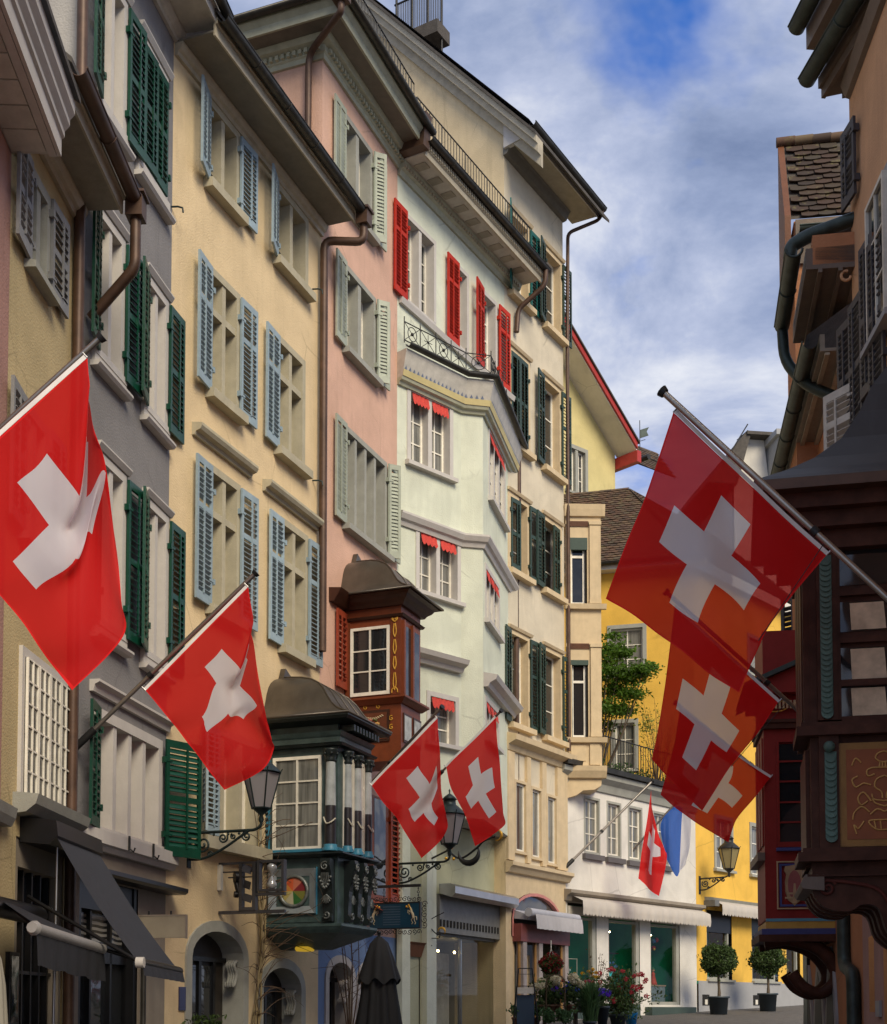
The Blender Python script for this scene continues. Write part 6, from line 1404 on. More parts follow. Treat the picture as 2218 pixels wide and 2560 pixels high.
# tiled roof slope facing down the lane, every tile its own piece
Yt = 19.6; T0, T1 = at(1985, 542, Yt), at(2140, 542, Yt); Ft = Facade(T0.x, T0.y, 98.4); TT = Sub(hr2, Ft); zt0, ztt = Ft.z(2000, 545), Ft.z(2000, 362, .8); Lt = Ft.s(2150)
rf_ = TT.part(MB().add([(-.05, 0.02, zt0), (Lt, .02, zt0), (Lt, .8, ztt), (-.14, .8, ztt)], [(0, 1, 2, 3)]), 'roof', M_SLATE)
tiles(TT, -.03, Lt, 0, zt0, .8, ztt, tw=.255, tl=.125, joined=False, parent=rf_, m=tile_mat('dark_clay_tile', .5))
for i in range(4): TT.part(MB().tube([(-.16 + i * .27, .78, ztt + .05), (.12 + i * .27, .78, ztt + .06)], .075, 10), 'ridge_tile', M_TILE)
vb = MB()
for i in range(9): vb.box(-.16, -.06, .1 * i - .02, .1 * i + .2, zt0 - .7 + (ztt - zt0 + .7) * i / 9, zt0 - .7 + (ztt - zt0 + .7) * (i + 1) / 9 + .03)
TT.part(MB().prof([(-.06, zt0 - 1.2), (-.06, zt0 + .02), (.78, ztt), (.78, zt0 - 1.2)], -.14, -.05), 'verge_board', M_BROWNP)
TT.part(halfpipe(MB(), .06, Lt, -.12, zt0 - .22, .08), 'gutter', M_COPG); TT.part(MB().box(.02, Lt, -.02, .02, zt0 - .7, zt0 - .03), 'fascia', M_SOFFB); TT.part(MB().box(0, Lt, .03, 1.1, 6, zt0 - .03), 'wall', M_TERRA)
for zq, x_ in ((zt0 + .62, .38), (zt0 + .50, .46)): TT.part(MB().tube([(x_, .3, zq), (Lt, .32, zq + .01)], .014, 6), 'snow_guard', M_OFFW)
# ---- red oriel on the second house
sr = FR2.s(2083, 2000) ; Yr = FR2.w(sr).y
Fo2 = Facade(*(FR2.w(sr, -.92).to_tuple()[:2]), math.degrees(math.atan2(FR2.n.x, FR2.n.y))); OR = Sub(hr2, Fo2); X = lambda px: Fo2.s(px, 1950); Z = lambda py: Fo2.z(1960, py)
zb_, zt_ = Z(2300), Z(1690)
ored = OR.part(MB().box(0, 1.15, .02, 1.3, zb_, Z(1575)), 'oriel', M_DKRED, label='deep red painted oriel with a shield panel')
def orr(mb, nm, m, **k): return OR.part(mb, nm, m, parent=ored, **k)
w0, w1 = X(1948), X(2016)
orr(MB().box(w0 - .03, w0, -.03, .019, Z(2118), Z(1850)).box(w1, w1 + .04, -.03, .019, Z(2118), Z(1850)).box(w0, w1, -.03, .019, Z(2118), Z(2108)).box(w0, w1, -.03, .019, Z(1856), Z(1850)), 'window_frame', M_DKRED)
ys_ = [1858, 1904, 1954, 2006, 2056, 2107]
for a_, b_ in zip(ys_, ys_[1:]):
    orr(MB().quad((w0, .008, Z(b_ - 2)), (w1, .008, Z(b_ - 2)), (w1, .008, Z(a_ + 2)), (w0, .008, Z(a_ + 2))), 'pane', M_GLASS); orr(MB().box(w0, w1, -.015, .012, Z(b_ + 2), Z(b_ - 2)), 'glazing_bar', M_DKRED)
orr(MB().box(w0 - .05, 1.15, -.06, .018, Z(2128), Z(2120)), 'sill', M_BLUEL)
for i in range(3): orr(MB().box(-.02, .018, .12 + i * .40, .40 + i * .40, Z(2110), Z(1840)), 'lane_face_panel', M_DKRED)  # added timber panels replace the panes here, so no bright reflection shows
orr(MB().box(-.10, .0, .0, 1.34, Z(2150), Z(2130)), 'moulding', M_SOFFB)
# shield panel with blue and cream lines
fx0, fx1, fz0, fz1 = X(1939), X(2026), Z(2273), Z(2153)
for (q, m_, y_) in ((0, M_CREAML, -.012), (.035, M_BLUEL, -.016)):
    t_ = .018 if m_ is M_CREAML else .03
    orr(MB().box(fx0 + q, fx1 - q, y_, .018, fz1 - q - t_, fz1 - q).box(fx0 + q, fx1 - q, y_, .018, fz0 + q, fz0 + q + t_).box(fx0 + q, fx0 + q + t_, y_, .018, fz0 + q + t_, fz1 - q - t_).box(fx1 - q - t_, fx1 - q, y_, .018, fz0 + q + t_, fz1 - q - t_), 'painted_line', m_)
cxs, czs = (fx0 + fx1) / 2, (fz0 + fz1) / 2; hw_, hh_ = (fx1 - fx0) * .29, (fz1 - fz0) * .40
shp_ = [(0, -1.08), (-.3, -.92), (-.62, -.8), (-.9, -.35), (-.92, .2), (-.8, .55), (-1, .75), (-.9, .98), (-.5, 1.0), (0, 1.05), (.5, 1.0), (.9, .98), (1, .75), (.8, .55), (.92, .2), (.9, -.35), (.62, -.8), (.3, -.92)]
orr(MB().prism([(cxs + x * hw_, czs + z * hh_) for x, z in shp_], -.03, .018), 'shield', paint('shield_cream', (.40, .28, .15))); orr(MB().prism([(cxs + .66 * hw_ * math.cos(t * math.pi / 10), czs + .76 * hh_ * math.sin(t * math.pi / 10)) for t in range(20)], -.036, -.031), 'shield_field', paint('shield_rose', (.28, .09, .08)))
orr(MB().prism([(cxs - .03, czs - .25), (cxs + .03, czs - .25), (cxs + .012, czs + .02), (cxs - .012, czs + .02)], -.041, -.037).box(cxs - .13, cxs + .13, -.041, -.037, czs - .19, czs - .165).box(cxs - .10, cxs + .10, -.041, -.037, czs - .13, czs - .105), 'shield_emblem', M_CREAML)
orr(MB().box(0, 1.15, -.03, .018, zb_ - .02, zb_ + .02), 'painted_line', mat('pale_blue_line', (.1, .3, .4), .5)); orr(MB().box(0, 1.15, -.02, 1.3, zb_ - .12, zb_ - .021), 'painted_line', paint('ochre_line_paint', (.5, .3, .06)))
orr(MB().box(-.06, 1.15, -.06, 1.3, zb_ - .20, zb_ - .121), 'moulding', M_BLUEL)
for yq in (0.0, .9):
    orr(MB().tube(smooth_path([(-.02, yq + .1, zb_ - .30), (.35, yq + .1, zb_ - .26), (.75, yq + .1, zb_ - .42), (.95, yq + .1, zb_ - .75), (.75, yq + .1, zb_ - 1.0), (.5, yq + .1, zb_ - .92), (.35, yq + .1, zb_ - .72)], 6), [.10] * 20 + [.085] * 17, 10), 'scroll_bracket', M_DBRN)
orr(MB().box(-.10, 1.2, -.08, 1.3, zb_ - .30, zb_ - .201), 'bracket_plate', M_DBRN)
# frieze, dentil fringe and small roof
orr(MB().box(-.04, 1.15, -.05, 1.3, Z(1822), Z(1808)).box(-.06, 1.15, -.08, 1.3, Z(1808), Z(1800)), 'moulding', M_DBRN)
for i in range(2): 
    c_ = X(1925) + .42 * i + .08; orr(MB().tube([(c_ + .17 * math.cos(t * math.pi / 12), -.058, Z(1794 - 0) - 0 + .15 + .075 * math.sin(t * math.pi / 12)) for t in range(25)], .010, 5), 'frieze_ring', M_GOLD)
fz = Z(1760)
for i in range(22): orr(MB().box(.0 + i * .05, .028 + i * .05, -.10, -.06, fz - .08, fz + .03), 'fringe_tooth', M_CREAML)
rp = MB()
e_ = Z(1735)
rp.add([(-.28, -.32, e_ + .10), (1.3, -.32, e_ + .78), (1.3, 1.5, e_ + .78), (-.28, 1.5, e_ + .10)], [(0, 1, 2, 3)]).add([(-.28, -.32, e_ + .04), (1.3, -.32, e_ + .70), (1.3, 1.5, e_ + .70), (-.28, 1.5, e_ + .04)], [(3, 2, 1, 0)]).add([(-.28, -.32, e_ + .04), (-.28, -.32, e_ + .1), (1.3, -.32, e_ + .78), (1.3, -.32, e_ + .70)], [(3, 2, 1, 0)]); orr(rp, 'oriel_roof', M_COPG)
orr(MB().prism([(-.15, e_ - .02), (1.2, e_ - .02), (1.2, e_ + .68), (-.15, e_ + .09)], -.2, 1.3), 'roof_board', M_DKRED)
shutter(hr2, FR2.s(2035, 1600), FR2.z(2035, 1720), FR2.z(2035, 1470), .5, 50, -1, M_DGREY, y=-.06, step=.08)

# ================================================================ painted oriels on the left-hand row
def bell_roof(hh, par, sa, sb, yd, ze, ht, ov, m, seams=0, crest=True):
    """curved sheet-metal roof leaning on the wall: rings that draw in as they rise"""
    H = [0, .05, .13, .25, .40, .56, .70, .82, .91, .97, 1.0]; I = [0, .08, .17, .25, .31, .37, .45, .57, .73, .90, 1.0]
    L = sb - sa + 2 * ov; D = yd + ov; rings = []
    for a, b in zip(H, I):
        i_s = min(L * .40, (D - .10) * .62) * b; i_y = (D - .10) * b
        rings.append([(sa - ov + i_s, -.002, ze + ht * a), (sa - ov + i_s, -(D - i_y), ze + ht * a), (sb + ov - i_s, -(D - i_y), ze + ht * a), (sb + ov - i_s, -.002, ze + ht * a)])
    mb = MB()
    for k in range(3):
        mb.grid([[r[k], tuple(Vector(r[k]).lerp(Vector(r[k + 1]), .5)), r[k + 1]] for r in rings])
    t = rings[-1]; mb.add(t, [(0, 1, 2, 3)])
    o = hh.part(mb, 'oriel_roof', m, parent=par)
    sm = MB()
    for k in (1, 2): sm.tube([Vector(r[k]) + Vector((0, -.004, .006)) for r in rings], .014, 6)
    for i in range(seams):
        f = (i + 1) / (seams + 1); sm.tube([Vector(r[1]).lerp(Vector(r[2]), f) + Vector((0, -.004, .006)) for r in rings], .012, 6)
    sm.tube([Vector(rings[0][k]) for k in range(4)], .022, 6)
    hh.part(sm, 'seam', m, parent=par)
    if crest: hh.part(MB().prism([(t[1][0] - .05, t[1][2] - .02), (t[1][0] + .03, t[1][2] + .16), (t[1][0] + .16, t[1][2] + .10), (t[2][0], t[1][2] + .02)], -.10, -.01), 'crest', m, parent=par)
    return rings
def ringmould(hh, par, sa, sb, yd, prof, name, m, seg=None):
    return hh.part(sweep(MB(), [(sa, 0), (sa, -yd), (sb, -yd), (sb, 0)], prof), name, m, parent=par)

# ---- teal and black oriel with columns
M_TEALP = paint('teal_black_paint', (0.055, 0.088, 0.085), .4, .3); M_BLKP = paint('black_green_paint', (.014, .020, .020), .4, .3); M_SKYP = paint('bright_blue_paint', (.05, .22, .33), .4, .2)
M_LEADG = mat('silvered_carving', (.17, .185, .175), .42, .45, var=.4, scale=14); M_SHAFT = mat('pale_marbled_shaft', (.40, .43, .43), .35, var=.25, scale=5); M_DRAPE = mat('black_painted_drape', (.022, .02, .024), .4, var=.3); M_ROPE = mat('cream_rope', (.52, .48, .38), .8)
s1 = F3.s(668, 2000); E1 = side_of(F3, s1); D1_ = E1.s(845, 2000); cp = E1.w(D1_); E1l = Facade(cp.x, cp.y, math.degrees(math.atan2(F3.u.x, F3.u.y))); W1_ = E1l.s(918, 2000)
sA, sB = s1, s1 + W1_
NE, LE = Sub(h3, E1), Sub(h3, E1l); zn = lambda py: E1.z(750, py); xn = lambda px: E1.s(px, 2000)
zt1, zb1 = zn(1815), zn(2312)
core = h3.part(MB().box(sA, sB, -D1_, -.0, zb1, zt1), 'oriel', M_TEALP, label='teal and black oriel with silver columns and painted wheel')
def np_(mb, nm, m, **k): return NE.part(mb, nm, m, **k)
bell_roof(h3, None, sA, sB, D1_, zt1 + .10, zn(1668) - zt1 - .14, .30, M_ROOFM, seams=3)
ringmould(h3, None, sA, sB, D1_, [(.0, zt1 - .02), (.26, zt1 + .02), (.30, zt1 + .06), (.30, zt1 + .10), (.0, zt1 + .10)], 'eave_board', M_BLKP)
ringmould(h3, None, sA, sB, D1_, [(.001, zn(1872)), (.11, zn(1872)), (.13, zn(1866)), (.001, zn(1863))], 'ledge', M_BLKP)
ringmould(h3, None, sA, sB, D1_, [(.001, zn(1862)), (.05, zn(1862)), (.05, zn(1850)), (.07, zn(1846)), (.10, zn(1836)), (.001, zn(1836))], 'beam', M_TEALP)
ringmould(h3, None, sA, sB, D1_, [(.001, zn(2146)), (.10, zn(2146)), (.16, zn(2140)), (.16, zn(2136)), (.001, zn(2132))], 'ledge', M_BLKP)
ringmould(h3, None, sA, sB, D1_, [(.001, zn(2131)), (.05, zn(2131)), (.05, zn(2124)), (.001, zn(2122))], 'base_band', M_SKYP)
ringmould(h3, None, sA, sB, D1_, [(.0, zn(2334)), (.06, zn(2334)), (.10, zn(2326)), (.13, zn(2318)), (.13, zn(2312)), (.0, zn(2310))], 'bottom_mould', M_TEALP)
h3.part(MB().add([(sA - .05, 0, zn(2334)), (sA - .05, -D1_ - .05, zn(2334)), (sB + .05, -D1_ - .05, zn(2334)), (sB + .05, 0, zn(2334)), (sA + .5, 0, zn(2370)), (sA + .5, -D1_ * .62, zn(2370)), (sB - .3, -D1_ * .62, zn(2370)), (sB - .3, 0, zn(2370))], [(0, 1, 5, 4), (1, 2, 6, 5), (2, 3, 7, 6), (4, 5, 6, 7)]), 'console', M_TEALP)
for i in range(9): h3.part(MB().box(sA + .1 + i * (W1_ - .2) / 8 - .03, sA + .1 + i * (W1_ - .2) / 8 + .03, -D1_ - .24, -D1_, zt1 - .12, zt1 - .025), 'rafter_end', M_BLKP)
def oriel_window(S, r, cols, rows, m, mp=None, par=None, y=0.0):
    a, b, c, d = r; w = S.part(MB().box(a, a + .05, y - .035, y - .001, c, d).box(b - .05, b, y - .035, y - .001, c, d).box(a + .05, b - .05, y - .035, y - .001, c, c + .06).box(a + .05, b - .05, y - .035, y - .001, d - .05, d), 'window', m)
    g = MB(); a += .05; b -= .05; c += .06; d -= .05
    for i in range(1, cols): x = a + (b - a) * i / cols; g.box(x - .016, x + .016, y - .03, y - .001, c, d)
    for j in range(1, rows): z = c + (d - c) * j / rows; g.box(a, b, y - .026, y - .002, z - .012, z + .012)
    S.part(g, 'glazing_bars', m, parent=w)
    for i in range(cols):
        for j in range(rows):
            q = random.uniform(-.003, .003); S.part(MB().add([(a + (b - a) * i / cols, y - .008 + q, c + (d - c) * j / rows), (a + (b - a) * (i + 1) / cols, y - .008 - q, c + (d - c) * j / rows), (a + (b - a) * (i + 1) / cols, y - .008 - q, c + (d - c) * (j + 1) / rows), (a + (b - a) * i / cols, y - .008 + q, c + (d - c) * (j + 1) / rows)], [(0, 1, 2, 3)]), 'pane', mp or M_GLASS, parent=w)
    return w
oriel_window(NE, (xn(684), xn(805), zn(2127), zn(1892)), 2, 4, M_WHITE, M_CURT)
def column(S, x, y, z0, z1, r, swag=True):
    o = S.part(MB().lathe([(r * 1.0, 0), (r * .98, (z1 - z0) * .5), (r * .86, z1 - z0)], (x, y, z0), 14), 'column', M_SHAFT)
    h = z1 - z0
    S.part(MB().lathe([(r * 1.07, 0.0), (r * 1.05, h * .44), (r * 1.0, h * .47)], (x, y, z0), 14), 'drape', M_DRAPE, parent=o)
    cap = MB().lathe([(r * .9, 0), (r * 1.15, .02), (r * .95, .05), (r * 1.25, .11), (r * 1.5, .17), (r * 1.55, .20), (.001, .20)], (x, y, z1), 12)
    for k in range(6):
        a = k * math.pi / 3; cap.ball((x + r * 1.3 * math.cos(a), y + r * 1.3 * math.sin(a), z1 + .12), .028, 6)
    S.part(cap, 'capital', M_BLKP, parent=o); S.part(MB().lathe([(r * 1.5, -.10), (r * 1.5, -.06), (r * 1.2, -.03), (r * 1.25, 0), (.001, 0)], (x, y, z0), 14), 'column_base', M_SKYP, parent=o)
    if swag:
        S.part(MB().tube(smooth_path([(x - r * 1.15, y - r * .5, z0 + h * .33), (x - r * .3, y - r * 1.25, z0 + h * .25), (x + r * .6, y - r * 1.2, z0 + h * .26), (x + r * 1.15, y - r * .4, z0 + h * .31)], 5), .013, 6), 'rope', M_ROPE, parent=o)
    return o
zc0, zc1 = zn(2116), zn(1912)
column(NE, D1_ - .10, -.05, zc0, zc1, .085)
nc = 3
for i in range(nc):
    x = W1_ * (i + 1) / nc - .10 - (.0 if i == nc - 1 else .04); column(LE, x, -.06, zc0, zc1, .065)
for i in range(nc):
    x0 = .16 + (W1_ - .16) * i / nc; oriel_window(LE, (x0 + .02, x0 + (W1_ - .16) / nc - .16, zn(2127), zn(1892)), 1, 4, M_WHITE, M_CURT)
# lower panel with painted wheel in a mitred frame
fx0, fx1, fz0, fz1 = xn(677), xn(792), zn(2284), zn(2172); t_ = .115
fr = MB()
O = [(fx0, fz0), (fx1, fz0), (fx1, fz1), (fx0, fz1)]; I = [(fx0 + t_, fz0 + t_), (fx1 - t_, fz0 + t_), (fx1 - t_, fz1 - t_), (fx0 + t_, fz1 - t_)]
fr.add([(x, -.06, z) for x, z in O] + [(x, -.008, z) for x, z in I] + [(x, .0, z) for x, z in O], [(0, 1, 5, 4), (1, 2, 6, 5), (2, 3, 7, 6), (3, 0, 4, 7), (8, 9, 1, 0), (9, 10, 2, 1), (10, 11, 3, 2), (11, 8, 0, 3)]); np_(fr, 'panel_frame', mat('silver_grey_paint', (.30, .34, .36), .35, .3, var=.2))
np_(MB().box(fx1 + .005, fx1 + .025, -.02, -.001, fz0 - .02, fz1 + .02), 'painted_line', M_SKYP)
cx_, cz_ = (fx0 + fx1) / 2 + .02, (fz0 + fz1) / 2; rr = .205
wheel = np_(MB().lathe([(rr + .05, .0), (rr + .04, .02), (rr, .025)], seg=28).v and MB().tube([(cx_ + (rr + .03) * math.cos(i * math.pi / 14), -.02, cz_ + (rr + .03) * math.sin(i * math.pi / 14)) for i in range(29)], .03, 6), 'wheel_wreath', M_LEADG)
wc = [(.50, .09, .03), (.52, .22, .05), (.48, .40, .14), (.50, .46, .30), (.03, .13, .03), (.16, .16, .03), (.18, .015, .02), (.46, .14, .08)]
for i in range(8):
    a0, a1 = math.pi / 2 - i * math.pi / 4 * -1, math.pi / 2 + (i + 1) * math.pi / 4
    mid_ = (a0 + a1) / 2
    P = [(cx_, -.045, cz_)] + [(cx_ + rr * math.cos(a0 + (a1 - a0) * k / 5), -.02, cz_ + rr * math.sin(a0 + (a1 - a0) * k / 5)) for k in range(6)]
    np_(MB().add(P, [(0, k + 1, k + 2) for k in range(5)]), 'wheel_segment', mat('wheel_paint_%d' % i, wc[i], .45, var=.15), parent=wheel)
# carved consoles with beads
def console(S, x, z0, z1, wd_, bead=True):
    P = [(x, 0, 0)]
    mb = MB(); prof = [(.0, z0), (-.10, z0), (-.12, z0 + .06), (-.07, z0 + .12), (-.09, (z0 + z1) / 2), (-.15, z1 - .22), (-.20, z1 - .10), (-.18, z1), (.0, z1)]
    mb.prof(prof, x - wd_ / 2, x + wd_ / 2); o = S.part(mb, 'console', M_BLKP)
    cb = MB(); H = z1 - z0
    for k in range(9):
        t = k / 8; cb.ball((x - wd_ * .55 + wd_ * 1.1 * t, -.19 + .02 * abs(t - .5), z1 - H * .30 - H * .17 * math.sin(math.pi * t)), .026, 6)
    cb.tube(spiral((x, -.205, z1 - .12), .07, 1.4, 1.0), .014, 5).tube(spiral((x, -.12, z0 + .10), .06, 1.2, 4.0), .014, 5)
    for k in range(7): a = -math.pi / 2 + (k - 3) * .33; cb.tube([(x, -.13, z0 + H * .42), (x + .11 * math.cos(a), -.14, z0 + H * .42 + .13 * math.sin(a))], [.02, .008], 5)
    for k in range(5): cb.tube(smooth_path([(x - .05 + .025 * k, -.19, z1 - .22), (x - .07 + .03 * k, -.17, z1 - .3), (x - .03 + .02 * k, -.15, z1 - .40)], 3), .011, 5)
    S.part(cb, 'carving', M_LEADG, parent=o, kind='stuff')
zq0, zq1 = zn(2306), zn(2152)
console(NE, xn(826), zq0, zq1, .17)
for i in range(3): console(LE, .30 + (W1_ - .40) * i / 2, zq0, zq1, .13)
np_(MB().box(xn(676), xn(800), -.012, -.001, zn(2306), zn(2292)), 'panel', M_TEALP)
NE.part(MB().box(xn(664), xn(676), -.04, -.001, zn(2130), zn(1895)), 'edge_post', M_SKYP)
for i in range(14): NE.part(MB().ball((xn(671), -.05, zn(2120 - i * 15)), .03, 6), 'carved_bead', M_BLKP)
lp = E1.w(D1_ * .35, .5); lamp_o = thing('ceiling_lamp', 'round yellow lamp under the teal oriel', 'lamp', (lp.x, lp.y, zn(2376)), F3.rot)
MB().lathe([(.001, .0), (.14, .01), (.16, .05), (.15, .08), (.001, .085)], seg=18).obj('shade', emit('lit_yellow_lamp', (.8, .5, .04), .25), lamp_o); MB().lathe([(.05, .085), (.05, .18)], seg=10).obj('stem', M_BLKMET, lamp_o)

# ---- red-brown oriel with flowers
M_RUST = paint('red_brown_paint', (.175, .042, .014), .45, .15); M_RUSTD = paint('dark_red_brown_paint', (.05, .018, .010), .45, .2); M_ORNY = paint('yellow_ornament_paint', (.62, .34, .04), .5)
s2 = F4.s(862, 1650); E2 = side_of(F4, s2); D2_ = E2.s(1003, 1650); cp = E2.w(D2_); E2l = Facade(cp.x, cp.y, math.degrees(math.atan2(F4.u.x, F4.u.y))); W2_ = E2l.s(1051, 1650)
N2, G2_ = Sub(h4, E2), Sub(h4, E2l); zn = lambda py: E2.z(930, py); xn = lambda px: E2.s(px, 1650)
zt2, zb2 = zn(1520), zn(1905)
h4.part(MB().box(s2, s2 + W2_, -D2_, 0, zb2, zt2), 'oriel', M_RUST, label='red brown painted oriel with roses and yellow ornament')
bell_roof(h4, None, s2, s2 + W2_, D2_, zn(1492), zn(1385) - zn(1492), .32, M_ROOFM, seams=1)
ringm = lambda prof, nm, m: ringmould(h4, None, s2, s2 + W2_, D2_, prof, nm, m)
ringm([(.0, zn(1549)), (.04, zn(1549)), (.07, zn(1543)), (.0, zn(1541))], 'moulding', M_RUSTD); ringm([(.0, zn(1522)), (.06, zn(1522)), (.10, zn(1514)), (.16, zn(1508)), (.20, zn(1500)), (.28, zn(1496)), (.28, zn(1492)), (0, zn(1492))], 'roof_cornice', M_RUSTD)
ringm([(.0, zn(1764)), (.03, zn(1764)), (.09, zn(1756)), (.13, zn(1752)), (.13, zn(1747)), (.0, zn(1742))], 'sill_course', M_RUST)
oriel_window(N2, (xn(878), xn(975), zn(1739), zn(1568)), 2, 3, M_WHITE)
for i in range(2):
    x0 = .10 + i * (W2_ - .1) / 2; q = G2_.part(MB().box(x0 - .06, x0, -.05, -.001, zn(1742), zn(1556)), 'post', M_RUST); G2_.part(MB().quad((x0, -.004, zn(1738)), (x0 + W2_ / 2 - .1, -.004, zn(1738)), (x0 + W2_ / 2 - .1, -.004, zn(1566)), (x0, -.004, zn(1566))), 'pane', M_GLASS); G2_.part(MB().box(x0, x0 + .03, -.03, -.005, zn(1740), zn(1564)), 'sash', M_WHITE)
for q0, q1 in ((866, 876), (978, 1002)): N2.part(MB().box(xn(q0), xn(q1), -.03, -.001, zn(1742), zn(1552)), 'post', M_RUST)
def orn(pts, r=.010, S=N2, m=M_ORNY, y=-.036):
    return MB().tube(smooth_path([(x, y, z) for x, z in pts], 5), r, 6)
xo = xn(989); ob = MB()
for i, (p0, p1) in enumerate(((1732, 1688), (1680, 1648), (1642, 1606), (1600, 1566), (1562, 1553))):
    za_, zb_ = zn(p0), zn(p1); zm_ = (za_ + zb_) / 2
    for sg in (-1, 1): ob.tube(smooth_path([(xo, -.036, za_), (xo + sg * .028, -.036, za_ * .62 + zb_ * .38), (xo + sg * .012, -.036, zb_)], 4), .011, 5)
for sg in (-1, 1): ob.tube(smooth_path([(xo, -.036, zn(1724)), (xo + sg * .05, -.036, zn(1730)), (xo + sg * .055, -.036, zn(1738))], 4), .012, 5).tube(smooth_path([(xo, -.036, zn(1562)), (xo + sg * .05, -.036, zn(1556)), (xo + sg * .04, -.036, zn(1552))], 4), .012, 5)
N2.part(ob, 'painted_ornament', M_ORNY)
pf_ = N2.part(MB().box(xn(893), xn(975), -.025, -.001, zn(1856), zn(1777)), 'panel_frame', M_RUSTD); N2.part(MB().box(xn(899), xn(969), -.032, -.0251, zn(1850), zn(1784)), 'panel', paint('panel_brown', (.12, .035, .014)), parent=pf_)
cxp, czp = xn(930), zn(1815); fl = MB(); MRS = [paint('rose_pink', (.40, .14, .10)), paint('rose_yellow', (.60, .33, .10)), paint('rose_leaf', (.10, .13, .03)), paint('pale_petal', (.6, .48, .3))]
for dx, dz, r_, mi in ((-.02, .07, .055, 0), (-.06, -.03, .055, 0), (.12, .0, .055, 1)):
    for k in range(9): a = k * .7; fl.ball((cxp + dx + r_ * .55 * math.cos(a) * (k > 0), -.036, czp + dz + r_ * .55 * math.sin(a) * (k > 0)), r_ * .52, 6, mi)
for k in range(12): a = k * 2.4; fl.ball((cxp + .02 + .13 * math.cos(a), -.034, czp - .01 + .12 * math.sin(a)), .024, 6, 2)
for k in range(22): t = k / 21; fl.ball((cxp - .17 + .40 * t, -.036, zn(1790) - .05 * math.sin(math.pi * t) - .02 * (k % 2)), .014, 6, 3)
fl.box(cxp - .05, cxp + .20, -.036, -.033, czp - .17, czp - .10, 3); N2.part(fl, 'painted_roses', MRS, parent=pf_)
sc = MB()
for sx_, pz in ((xn(888), 1800), (xn(888), 1820), (xn(979), 1800), (xn(979), 1822), (xn(915), 1768), (xn(947), 1768)): sc.tube(spiral((sx_, -.006, zn(pz)), .05, 1.1, 1.2), .010, 5)
N2.part(sc, 'painted_scroll', M_ORNY)
for i in range(2):
    x0 = .12 + i * W2_ / 2; f_ = G2_.part(MB().box(x0 - .03, x0 + W2_ / 2 - .12, -.02, -.001, zn(1858), zn(1785)), 'panel_frame', M_RUSTD); G2_.part(MB().box(x0, x0 + W2_ / 2 - .15, -.026, -.0201, zn(1852), zn(1791)), 'panel', paint('pale_blue_panel', (.45, .47, .45), var=.35), parent=f_)
# red-brown shutters beside and below
shutter(h4, s2 - .03, zn(1722), zn(1530), .42, 2, -1, paint('brick_shutter_paint', (.30, .05, .022)), y=-.05, step=.10, mid=0)
h4.part(MB().prof([(-.001, zn(1520)), (-.10, zn(1520)), (-.20, zn(1500)), (-.24, zn(1490)), (-.001, zn(1486))], F4.s(822), s2 - .02), 'hood_mould', M_RUSTD)
zr0_, zr1_ = F4.z(960, 2255), F4.z(960, 2000)
bx = h4.part(MB().box(F4.s(905), F4.s(972), -.06, -.002, zr0_, zr1_), 'timber_frame', M_RUST); h4.part(MB().box(F4.s(930), F4.s(958), -.064, -.061, zr0_ + .1, zr1_ - .05), 'pane', M_GLASS, parent=bx)
shutter(h4, F4.s(968), zr0_ + .02, zr1_ - .02, .50, 0, 1, mat('brick_shutter_paint', (0, 0, 0)), y=-.08, step=.10, mid=0)
h4.part(MB().add([(F4.s(905), -.02, zr0_ - .001), (F4.s(972), -.02, zr0_ - .001), (F4.s(975), -.42, zr0_ - .24), (F4.s(903), -.42, zr0_ - .24)], [(0, 1, 2, 3)]), 'tile_skirt', paint('red_sheet', (.30, .07, .04)))

